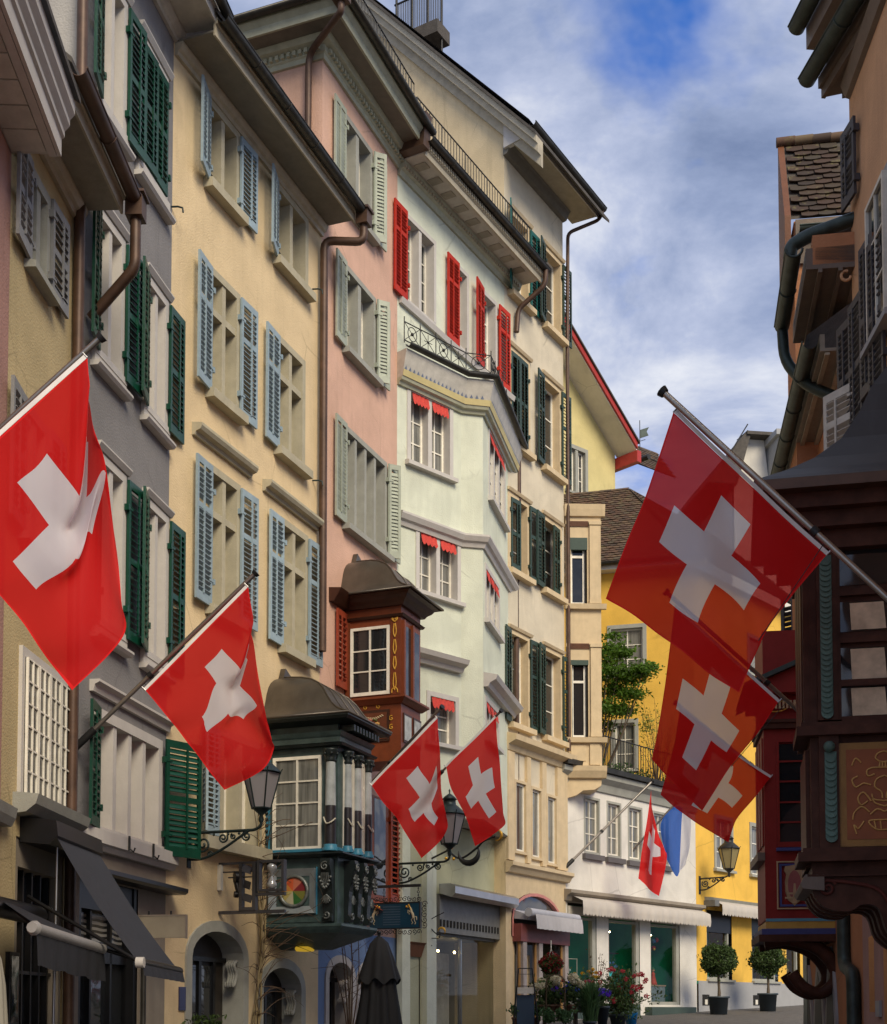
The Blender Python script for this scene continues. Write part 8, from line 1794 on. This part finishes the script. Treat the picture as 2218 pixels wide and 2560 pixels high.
MB().tube([(.30, -.30, -.02), (.30, -.28, -2.1)], .016, 8).obj('crank_rod', M_ALU, aw)
a2 = thing('awning', 'short black awning with a hanging valance and pale front bar', 'awning', at(86, 2320, 12.2)); p0 = at(86, 2320, 12.2); p1 = at(255, 2373, 14.0) - p0
MB().tube([(0, 0, 0), p1], .055, 12).tube([(-.0, 0, 0), -p1.normalized() * .06], [.07, .05], 10).obj('front_bar', mat('pale_bar', (.30, .29, .28), .5), a2)
P = [[tuple(p1 * (i / 30) + Vector((.02, 0, -.03))), tuple(p1 * (i / 30) + Vector((.03 + .008 * math.sin(i * 1.3), 0, -.18))), tuple(p1 * (i / 30) + Vector((.03 + .014 * math.sin(i * 1.3 + .5), 0, -.34 + .01 * math.sin(i * .7))))] for i in range(31)]; MB().grid(P).obj('valance', M_BLKFAB, a2)
cs0, cs1 = Vector((-.42, .2, .30)), Vector((-.46, p1.y + .2, .14)); MB().grid([[tuple(cs0), tuple(Vector((0, 0, .04)))], [tuple(cs1), tuple(p1 + Vector((0, 0, .04)))]], smooth=False).obj('cloth', M_BLKFAB, a2)
for q in (.1, .9): MB().tube([cs0.lerp(cs1, q), p1 * q], .02, 6).obj('arm', M_BLKMET, a2)
cb_ = at(96, 2290, 13.7) - p0
MB().tube([cb_, cb_ + Vector((-.05, -6, .0))], .10, 10).obj('cassette', M_BLKMET, a2)

# ================================================================ parasols
def parasol(label, px, py, Y, m, cape=True, r=.34, hs_=1.0):
    top = at(px, py, Y); g = ground(Y); o = thing('parasol', label, 'parasol', (top.x, top.y, g)); H = top.z - g
    MB().tube([(0, 0, 0), (0, 0, H + .06)], .025, 8).ball((0, 0, H + .08), .035, 8).obj('mast', M_BLKMET, o); P = []
    n = 48
    for t, rr in ((0, .05), (.06, .13), (.2, .20), (.45, .25), (.8, .33), (1.0, .38)):
        P.append([((rr * r / .38) * (1 + .16 * math.sin(9 * a_) * t ** .4) * math.cos(a_), (rr * r / .38) * (1 + .16 * math.sin(9 * a_) * t ** .4) * math.sin(a_), H - (H - .25) * t) for a_ in [2 * math.pi * k / n for k in range(n + 1)]])
    MB().grid(P).obj('canopy', m, o)
    if cape:
        P = []
        for t, rr in ((0, .04), (.15, .14), (.5, .22), (1.0, .31)):
            P.append([((rr * r / .38) * (1.05 + .10 * math.sin(7 * a_) * t) * math.cos(a_), (rr * r / .38) * (1.05 + .10 * math.sin(7 * a_) * t) * math.sin(a_), H + .02 - .68 * t + .05 * math.sin(7 * a_ + 1) * t) for a_ in [2 * math.pi * k / n for k in range(n + 1)]])
        MB().grid(P).obj('cape', m, o)
    MB().lathe([(.001, 0), (.28, 0), (.28, .08), (.001, .10)], seg=16).obj('base', M_BLKMET, o); return o
parasol('closed black parasol with a flared cape below the blue horse sign', 948, 2345, 20.5, mat('black_parasol_cloth', (.010, .010, .011), .8, var=.2, bump=.15), r=.36)
parasol('closed beige parasol at the bottom left corner', -14, 2372, 10.5, mat('beige_parasol_cloth', (.22, .20, .16), .85, var=.1), cape=False, r=.16)

# ================================================================ plants
def leaf_cloud(mb, pts, size, mi=0, up=.3, fold=.0):
    for p in pts:
        d = Vector((random.gauss(0, 1), random.gauss(0, 1), random.gauss(0, 1) * .6 + up)).normalized(); t = d.cross(Vector((random.gauss(0, 1), random.gauss(0, 1), random.gauss(0, 1)))).normalized(); b = d.cross(t); s = size * random.uniform(.6, 1.25); p = Vector(p)
        mb.add([p - t * s * .9, p + b * s * .42 + d * s * .12, p + t * s * .9, p - b * s * .42 + d * s * .12], [(0, 1, 2), (0, 2, 3)], mi)
def ballpts(c, r, n, shell=.55, sq=1.0, lump=.18):
    out = []; ph = [random.uniform(0, 6.28) for _ in range(6)]
    for _ in range(n):
        v = Vector((random.gauss(0, 1), random.gauss(0, 1), random.gauss(0, 1))).normalized(); q = r * (shell + (1 - shell) * random.random() ** .5) * (1 + lump * math.sin(4 * v.x + ph[0]) * math.sin(4 * v.y + ph[1]) + lump * .6 * math.sin(7 * v.z + ph[2])); out.append((c[0] + v.x * q, c[1] + v.y * q, c[2] + v.z * q * sq))
    return out
M_LEAFD = leafmat('topiary_leaf', (.050, .085, .022), .3, .6); M_LEAFM = leafmat('maple_leaf', (.085, .17, .018), .45, .45); M_LEAFB = leafmat('bush_leaf', (.075, .125, .035), .3, .6); M_LEAFG = leafmat('grass_leaf', (.09, .17, .06), .3, .5); M_LEAFY = leafmat('young_leaf', (.22, .24, .04), .4, .4)
M_BARK = mat('bark', (.10, .075, .05), .9, var=.3, scale=8, bump=.4); M_TWIG = mat('twig_bark', (.10, .06, .035), .9, var=.3); M_POTB = mat('blue_black_pot', (.030, .042, .052), .5, var=.1); M_TERR = mat('terracotta_pot', (.34, .17, .10), .85, var=.2, scale=8); M_SOIL = mat('soil', (.03, .02, .015), .95)
def topiary(label, px, pyb, pcy, rpx, Y, pot_px, tilt=0.0):
    b = at(px, pyb, Y); g = ground(Y); k = Y / FPX; o = thing('topiary_tree', label, 'potted tree', (b.x, b.y, g), 0, 'ball-clipped trees in round tubs'); pr = pot_px * k / 2; ph = 45 * k
    MB().lathe([(.001, 0), (pr * .80, 0), (pr * .94, ph * .9), (pr * 1.08, ph * .9), (pr * 1.08, ph), (pr * .96, ph), (pr * .94, ph * .92), (.001, ph * .92)], seg=24).obj('pot', M_POTB, o); MB().lathe([(.001, ph * .925), (pr * .93, ph * .925)], seg=20).obj('soil', M_SOIL, o)
    cz = (pyb - pcy) * k; r = rpx * k
    MB().tube(smooth_path([(0, 0, ph * .9), (.02, .0, cz * .4), (tilt, .01, cz - r * .6), (tilt, 0, cz)], 4), [.045] * 5 + [.035] * 8, 8).obj('trunk', M_BARK, o)
    lb = MB()
    for i in range(9): a_ = i * .7; lb.tube([(tilt, 0, cz - r * .7), (tilt + r * .6 * math.cos(a_), r * .6 * math.sin(a_), cz + r * .5 * math.sin(i * 2.1))], [.02, .006], 5)
    lb.obj('branches', M_BARK, o); cb = MB(); leaf_cloud(cb, ballpts((tilt, 0, cz), r * .95, 3600, .5, .92, .13), .052); leaf_cloud(cb, ballpts((tilt, 0, cz), r * 1.1, 170, .88, .95, .1), .05); cb.obj('crown', M_LEAFD, o); return o
topiary('round-clipped tree in a blue-black tub, left one by the yellow house', 1797, 2536, 2400, 47, 36.2, 52); topiary('round-clipped tree in a dark tub, right one beside the red oriel', 1920, 2527, 2398, 46, 38.2, 48, .02)
# maple on the roof terrace
tb = at(1490, 1950, 36.6); mp = thing('maple_tree', 'bright green maple spreading over the white house roof terrace', 'tree', (tb.x, tb.y, z9))
def brs(px, py): p = at(px, py, 36.6 + random.uniform(-.5, .5)); return p - Vector((tb.x, tb.y, z9))
limbs = MB(); root = Vector((0, 0, 0)); ends = []
for (px, py, n_, sp_) in ((1528, 1625, 260, .26), (1555, 1632, 130, .16), (1520, 1680, 260, .28), (1575, 1690, 300, .26), (1608, 1675, 190, .20), (1625, 1668, 70, .12), (1540, 1725, 300, .26), (1580, 1735, 170, .2), (1520, 1770, 260, .25), (1560, 1775, 170, .18), (1510, 1815, 110, .18), (1530, 1590, 60, .14), (1512, 1650, 150, .25)):
    e = brs(px, py); ends.append((e, n_, sp_)); m_ = e * .55 + Vector((random.uniform(-.1, .1), 0, -.15)); limbs.tube(smooth_path([root, m_, e], 4), [.035 - .0034 * i for i in range(9)], 6)
limbs.obj('trunk', M_BARK, mp); cb = MB()
for e, n_, sp_ in ends:
    pts = [(e.x + random.gauss(0, sp_), e.y + random.gauss(0, sp_), e.z + random.gauss(0, sp_ * .42)) for _ in range(int(n_ * 2.3))]; leaf_cloud(cb, pts, .075, up=1.2)
cb.obj('crown', M_LEAFM, mp)
sb_ = at(1640, 1930, 36.2); sh_ = thing('young_shrub', 'thin yellowish young shrub on the terrace beside the maple', 'shrub', (sb_.x, sb_.y, z9)); tw = MB(); cb = MB()
for i in range(16):
    a_ = random.uniform(0, 6.28); e = Vector((random.gauss(-.1, .25), random.gauss(0, .2), random.uniform(1.2, 2.6))); tw.tube(smooth_path([(0, 0, 0), e * .5 + Vector((.05, 0, .1)), e], 3), [.012 - .0015 * k for k in range(7)], 4); leaf_cloud(cb, [e * random.uniform(.4, 1.02) + Vector((random.gauss(0, .07), random.gauss(0, .07), random.gauss(0, .07))) for _ in range(26)], .035)
leaf_cloud(cb, [(random.gauss(-.25, .12), random.gauss(0, .1), random.gauss(1.75, .14)) for _ in range(150)], .05); tw.obj('stems', M_TWIG, sh_); cb.obj('leaves', M_LEAFY, sh_)
hd_ = MB(); 
for _ in range(3000):
    s_ = random.uniform(.25, L9 - .1); leaf_cloud(hd_, [(s_, random.uniform(.05, .5), random.uniform(.05, .42) + .12 * math.sin(s_ * 5) + .10 * math.sin(s_ * 11))], .05, up=.6)
o = hd_.obj('terrace_hedge', leafmat('hedge_leaf', (.05, .11, .02), .35, .5), None, F9.w(0, 0, z9), (0, 0, F9.rot)); tag(o, 'low leafy hedge behind the terrace railing of the white house', 'hedge')
# bare creeper on the cream house
cb0 = F3.w(F3.s(628, 2500), -.08, 0); cr_ = thing('bare_creeper', 'leafless creeper climbing the cream house beside the teal oriel', 'climbing plant', (cb0.x, cb0.y, ground(cb0.y)), F3.rot); st = MB(); tw = MB()
zref = F3.z(640, 2150) - ground(cb0.y)
for i in range(4):
    p = Vector((.04 * i - .06, 0, 0)); path = [p]
    while p.z < zref - .2 + .25 * i: p = p + Vector((random.gauss(.01, .035), random.gauss(-.002, .02), .22)); p.y = min(.03, max(-.12, p.y)); path.append(p)
    st.tube(path, [.022 - .014 * k / len(path) for k in range(len(path))], 5)
    for q in path[3:]:
        for _ in range(2):
            if random.random() < .75:
                d = Vector((random.gauss(.1, .5), random.uniform(-.35, .0), random.uniform(-.1, .5))).normalized(); L_ = random.uniform(.25, .95); e = q + d * L_ * .5 + Vector((0, 0, .08)); f_ = q + d * L_ + Vector((random.gauss(0, .08), 0, random.gauss(0, .12))); tw.tube(smooth_path([q, e, f_], 3), [.007, .006, .006, .005, .004, .003, .002], 4)
for i in range(16):
    x = random.uniform(.2, 1.2); q = Vector((x, -random.uniform(.2, 1.0), zref - random.uniform(-.7, 1.2))); d = Vector((random.gauss(0, .5), random.gauss(0, .2), random.gauss(.2, .5))).normalized(); tw.tube(smooth_path([(x * .4, -.1, q.z - .3), q, q + d * .5], 4), [.006 - .0005 * k for k in range(9)], 4)
st.obj('stem', mat('pale_stem', (.26, .20, .10), .8, var=.3), cr_); tw.obj('twigs', M_TWIG, cr_)
cb1 = F4.w(F4.s(842, 2500), -.25, 0); c2 = thing('bare_shrub', 'leafless shrub with thin stems before the blue arches', 'shrub', (cb1.x, cb1.y, ground(cb1.y)), F4.rot); tw = MB()
for i in range(9):
    e = Vector((random.gauss(.15, .55), random.gauss(-.1, .2), random.uniform(1.2, 2.6))); m_ = e * .5 + Vector((random.gauss(0, .12), 0, .1)); P = smooth_path([(0, 0, 0), m_, e], 4); tw.tube(P, [.016 - .0015 * k for k in range(9)], 5)
    for q in P[3:]:
        d = Vector((random.gauss(0, .6), random.gauss(0, .3), random.gauss(.3, .4))).normalized(); tw.tube([q, q + d * random.uniform(.15, .5)], [.005, .002], 4)
tw.obj('stems', M_TWIG, c2)
# ================================================================ the flower stall in front of the clay-cream house
def gp(px, Y): p = at(px, 2500, Y); return Vector((p.x, p.y, ground(Y)))
def pot(label, px, Y, r, h, lift, plant, group=None, mp=None):
    p = gp(px, Y) + Vector((0, 0, lift)); o = thing('potted_plant', label, 'potted plant', p, 0, group)
    MB().lathe([(.001, 0), (r * .68, 0), (r * .92, h * .8), (r * 1.05, h * .8), (r * 1.05, h), (r * .9, h), (r * .88, h * .9), (.001, h * .9)], seg=18).obj('pot', mp or M_TERR, o); plant(o, h); return o
def ferny(n, hgt, sp, m, size=.035):
    def f(o, h):
        mb = MB()
        for _ in range(n):
            e = Vector((random.gauss(0, sp), random.gauss(0, sp), h + hgt * random.uniform(.4, 1.05)))
            leaf_cloud(mb, [Vector((0, 0, h)).lerp(e, random.uniform(.35, 1)) + Vector((random.gauss(0, .02), random.gauss(0, .02), random.gauss(0, .02))) for _ in range(7)], size)
        mb.obj('leaves', m, o)
    return f
def blooms(n, cols, hgt, sp, leaf, br=.045, nl=60):
    def f(o, h):
        mb = MB(); leaf_cloud(mb, [(random.gauss(0, sp), random.gauss(0, sp), h + abs(random.gauss(hgt * .5, hgt * .3))) for _ in range(nl * 3)], .06); mb.obj('leaves', leaf, o)
        for i in range(n):
            c = Vector((random.gauss(0, sp * .9), random.gauss(0, sp * .6), h + hgt * random.uniform(.75, 1.1))); q = MB(); leaf_cloud(q, ballpts(c, br, 150, .7, .8, .05), br * .42, up=.0); q.obj('bloom', cols[i % len(cols)], o)
    return f
PW, PBL, PVI, PRO, PYE, PDR, PMG = leafmat('cream_petal', (.78, .72, .52), .3, .12), leafmat('blue_petal', (.07, .14, .75), .3, .4), leafmat('violet_petal', (.16, .05, .75), .3, .4), leafmat('rose_petal', (.60, .06, .08), .3, .4), leafmat('yellow_petal', (.70, .42, .02), .3, .3), leafmat('dark_red_petal', (.20, .012, .012), .3, .5), leafmat('magenta_petal', (.45, .08, .18), .3, .4)
GT = 'terracotta pots at the foot of the flower shop'
M_TABLE = mat('wooden_bench', (.10, .075, .05), .8, var=.3)
def bench(px0, px1, Y, top, lab):
    a, b = gp(px0, Y), gp(px1, Y); o = thing('plant_bench', lab, 'bench', a); L = (b - a).length
    for i in range(4): MB().box(0, L, -.25 + i * .13, -.14 + i * .13, top - .035, top).obj('slat', M_TABLE, o)
    for x in (.08, L - .08): MB().box(x - .03, x + .03, -.22, .22, 0, top - .036).obj('leg', M_TABLE, o)
    return o
bench(1275, 1352, 28.4, .12, 'low slatted bench carrying the terracotta herb pots'); bench(1352, 1448, 28.9, .40, 'slatted plant bench under the cream and blue hydrangeas')
for i, (px, Y, r, lab) in enumerate(((1291, 28.3, .10, 'leftmost terracotta pot of herbs beside the iron stand'), (1316, 28.3, .11, 'middle terracotta pot of herbs inside the iron stand'), (1340, 28.4, .10, 'right terracotta pot of herbs, set against the bench'))): pot(lab, px, Y, r, .17, .121, ferny(60, .30, .08, M_LEAFG), GT)
for px, Y, lab, c_, n_, hg, nm in ((1352, 28.5, 'pale cream hydrangea pot at the left end of the bench', [PW], 3, .34, 0), (1377, 28.5, 'larger cream hydrangea pot left of the iron arch', [PW], 4, .36, 0), (1390, 28.9, 'violet flowering pot in the middle of the bench', [PVI], 5, .20, 0), (1420, 28.9, 'bright blue hydrangea pot at the right of the bench', [PBL], 5, .26, 0), (1432, 28.5, 'cream hydrangea pot right of the iron arch', [PW], 6, .42, 0)):
    pot(lab, px, Y, .10, .14, .401, blooms(n_, c_, hg + .12, .10, M_LEAFB, .095 if c_[0] is not PVI else .05), 'flower pots on the bench')
pot('terracotta pot of broad green leaves low before the bench', 1372, 28.0, .12, .15, .0, ferny(50, .34, .12, M_LEAFG, .06), GT)
pot('terracotta pot of soft leaves low to the right before the bench', 1412, 28.0, .12, .15, .0, ferny(50, .36, .12, M_LEAFG, .06), GT)
def grassy(o, h):
    mb = MB()
    for _ in range(420):
        a_ = random.uniform(0, 6.28); L_ = random.uniform(.35, .95); r_ = random.uniform(.1, .45); p0 = Vector((random.gauss(0, .05), random.gauss(0, .05), h)); p1 = p0 + Vector((r_ * .4 * math.cos(a_), r_ * .4 * math.sin(a_), L_ * .75)); p2 = p0 + Vector((r_ * math.cos(a_), r_ * math.sin(a_), L_)); t = Vector((-math.sin(a_), math.cos(a_), 0)) * .012
        mb.add([p0 - t, p0 + t, p1 + t, p1 - t, p2], [(0, 1, 2, 3), (3, 2, 4)])
    mb.obj('blades', M_LEAFG, o)
pot('tall spiky grass plant right of the flower bench', 1474, 28.4, .14, .2, .0, grassy, None, M_POTB)
def rosebush(o, h):
    mb = MB(); st = MB()
    for _ in range(30):
        e = Vector((random.gauss(.1, .36), random.gauss(0, .25), random.uniform(.5, 1.35))); st.tube(smooth_path([(0, 0, h), e * .5 + Vector((0, 0, .15)), e], 3), [.012 - .0013 * k for k in range(7)], 4); leaf_cloud(mb, [e * random.uniform(.45, 1) + Vector((random.gauss(0, .09), random.gauss(0, .09), random.gauss(0, .09))) for _ in range(60)], .05)
    st.obj('stems', M_TWIG, o); mb.obj('leaves', M_LEAFB, o)
    for i in range(26):
        c = Vector((random.gauss(.2, .36), random.gauss(-.2, .1), random.uniform(.55, 1.3))); q = MB(); leaf_cloud(q, ballpts(c, .05, 46, .5), .028); q.obj('rose_bloom', PRO, o)
pot('large rose bush with red pink blooms beside the middle shop window', 1545, 29.6, .2, .3, .0, rosebush, None, M_POTB)
pot('violet blue flower head plant in front of the rose bush', 1508, 28.9, .14, .3, .2, blooms(4, [PVI], .36, .10, M_LEAFB, .085), None, M_POTB)
pot('yellow flowering plant behind the grass by the shop window', 1474, 30.6, .13, .3, .35, blooms(10, [PYE], .55, .12, M_LEAFG, .04), None, M_POTB)
pot('pink and magenta flowers by the left shop window', 1455, 30.3, .14, .3, .30, blooms(9, [PMG, PRO], .40, .16, M_LEAFG, .04), None, M_POTB)
def twiggy(o, h):
    mb = MB(); st = MB()
    for _ in range(16):
        e = Vector((random.gauss(.05, .22), random.gauss(0, .15), random.uniform(.9, 1.75))); st.tube(smooth_path([(0, 0, h), e * .55 + Vector((-.06, 0, .12)), e], 4), [.010 - .0009 * k for k in range(9)], 4); leaf_cloud(mb, [Vector((0, 0, h)).lerp(e, random.uniform(.4, 1)) + Vector((random.gauss(0, .05), random.gauss(0, .05), random.gauss(0, .05))) for _ in range(18)], .03)
    st.obj('stems', M_TWIG, o); mb.obj('leaves', leafmat('bronze_leaf', (.10, .07, .03), .3, .5), o)
pot('tall airy bronze-leaved shrub between the two green shop windows', 1506, 30.4, .14, .3, .0, twiggy, None, M_POTB)
# hanging basket, iron stand, arched rack, window etagere
hbp = at(1378, 2412, 28.9); hbk = thing('hanging_basket', 'hanging basket of dark red flowers under the grey awning', 'hanging basket', hbp); mb = MB(); leaf_cloud(mb, ballpts((0, 0, 0), .24, 1500, .35, .8, .15), .05); mb.obj('leaves', M_LEAFB, hbk)
q = MB(); leaf_cloud(q, [p for p in ballpts((0, -.03, .03), .27, 520, .8, .8, .12)], .034); q.obj('blooms', PDR, hbk); MB().lathe([(.001, -.17), (.1, -.15), (.15, -.04)], seg=14).obj('bowl', M_BLKMET, hbk)
MB().tube([(-.06, 0, .1), (0, 0, .34)], .007, 5).tube([(.09, 0, .1), (0, 0, .34)], .007, 5).tube([(0, 0, .34), (0, 0, .52)], .012, 5).obj('hanger', M_WHITE, hbk)
ip = gp(1314, 28.1); ist = thing('iron_stand', 'black iron A-frame plant stand beside the bamboo post', 'plant stand', ip); mb = MB(); kk = 28.1 / FPX; HT = at(1314, 2421, 28.1).z - ip.z
for sx_ in (-1, 1):
    for sy_ in (-1, 1): mb.tube([(sx_ * .27, sy_ * .2, 0), (sx_ * .14, sy_ * .03, HT)], .012, 6)
mb.tube([(-.14, .03, HT), (.14, .03, HT)], .012, 6).tube([(-.14, -.03, HT), (.14, -.03, HT)], .012, 6).tube([(-.18, -.08, HT * .72), (.18, -.08, HT * .72)], .010, 6).tube([(-.14, -.03, HT), (-.13, -.05, HT - .12), (.13, -.05, HT - .12), (.14, -.03, HT)], .006, 5); mb.obj('frame', M_IRON, ist)
MB().box(-.17, .17, -.07, -.05, HT * .60, HT * .70).obj('sign_card', M_WHITE, ist); MB().box(-.18, .18, .0, .02, .05, HT * .58).obj('board', mat('slate_blue_board', (.03, .06, .10), .5), ist)
rp_ = gp(1389, 28.2); ar_ = thing('arched_rack', 'rusty arched metal plant rack before the flower bench', 'plant rack', rp_); HT = at(1389, 2436, 28.2).z - rp_.z; mb = MB(); wv = .21
for yq in (-.12, .12): mb.tube([(-wv, yq, 0), (-wv * .9, yq, HT - .18)] + [(-wv * .9 * math.cos(math.pi * t / 8), yq, HT - .18 + .18 * math.sin(math.pi * t / 8)) for t in range(1, 8)] + [(wv * .9, yq, HT - .18), (wv, yq, 0)], .010, 6)
mb.obj('frame', mat('rusty_iron', (.10, .07, .035), .7, .3, var=.3), ar_)
for q in (.18, .45, .72): MB().box(-wv, wv, -.12, .12, HT * q, HT * q + .012).obj('shelf', mat('rusty_iron', (0, 0, 0)), ar_)
et = thing('etagere', 'white wire shelf stand behind the leftmost green shop window', 'shelf stand', F9.w(F9.s(1445, 2500), .45, zsb + .05), F9.rot); mb = MB()
for x in (0, .62):
    for y in (0, .25): mb.tube([(x, y, 0), (x, y, 1.1)], .010, 5)
for z in (.2, .6, 1.08): mb.box(-.01, .63, -.01, .26, z, z + .012)
mb.obj('frame', M_WHITE, et)
bkt = gp(1578, 31.0); bk = thing('bucket', 'bright blue bucket on the step behind the rose bush', 'bucket', bkt); MB().lathe([(.001, 0), (.11, 0), (.15, .26), (.16, .27), (.14, .27), (.12, .03), (.001, .03)], seg=18).obj('body', mat('bright_blue_plastic', (.0, .18, .5), .35), bk)
# leaves at the foot of the cream house
lp_ = F3.w(F3.s(452, 2550), -.4, 0); lo = thing('potted_plant', 'small leafy plant tip below the blue plaque', 'potted plant', (lp_.x, lp_.y, ground(lp_.y))); MB().lathe([(.001, 0), (.14, 0), (.2, .4), (.001, .4)], seg=14).obj('pot', M_POTB, lo); mb = MB(); zt_ = at(452, 2550, lp_.y).z - ground(lp_.y); leaf_cloud(mb, [(random.gauss(0, .12), random.gauss(0, .1), random.uniform(.4, zt_ + .06)) for _ in range(240)], .05); mb.obj('leaves', M_LEAFD, lo)

# ---------------------------------------------------------------- lane
gm, nt, b = _nt('stone_setts'); L = nt.links.new; tcn = nt.nodes.new('ShaderNodeTexCoord'); bk = nt.nodes.new('ShaderNodeTexBrick'); bk.inputs['Scale'].default_value = 4.0
bk.inputs['Color1'].default_value = (.13, .12, .108, 1); bk.inputs['Color2'].default_value = (.085, .078, .07, 1); bk.inputs['Mortar'].default_value = (.045, .042, .038, 1); bk.inputs['Mortar Size'].default_value = .03; bk.inputs['Brick Width'].default_value = .55; bk.inputs['Row Height'].default_value = .5
L(tcn.outputs['Object'], bk.inputs['Vector']); L(bk.outputs['Color'], b.inputs['Base Color']); b.inputs['Roughness'].default_value = .75; bp = nt.nodes.new('ShaderNodeBump'); bp.inputs['Strength'].default_value = .7; bp.inputs['Distance'].default_value = .02; bp.invert = True; L(bk.outputs['Fac'], bp.inputs['Height']); L(bp.outputs[0], b.inputs['Normal'])
gb = MB()
ys = [-40, -10, 0, 10, 20, 30, 36, 42, 50, 60, 900]
for a, b in zip(ys, ys[1:]): gb.quad((-400, a, ground(a)), (400, a, ground(a)), (400, b, ground(b)), (-400, b, ground(b)))
gb.obj('street', gm, kind='structure')
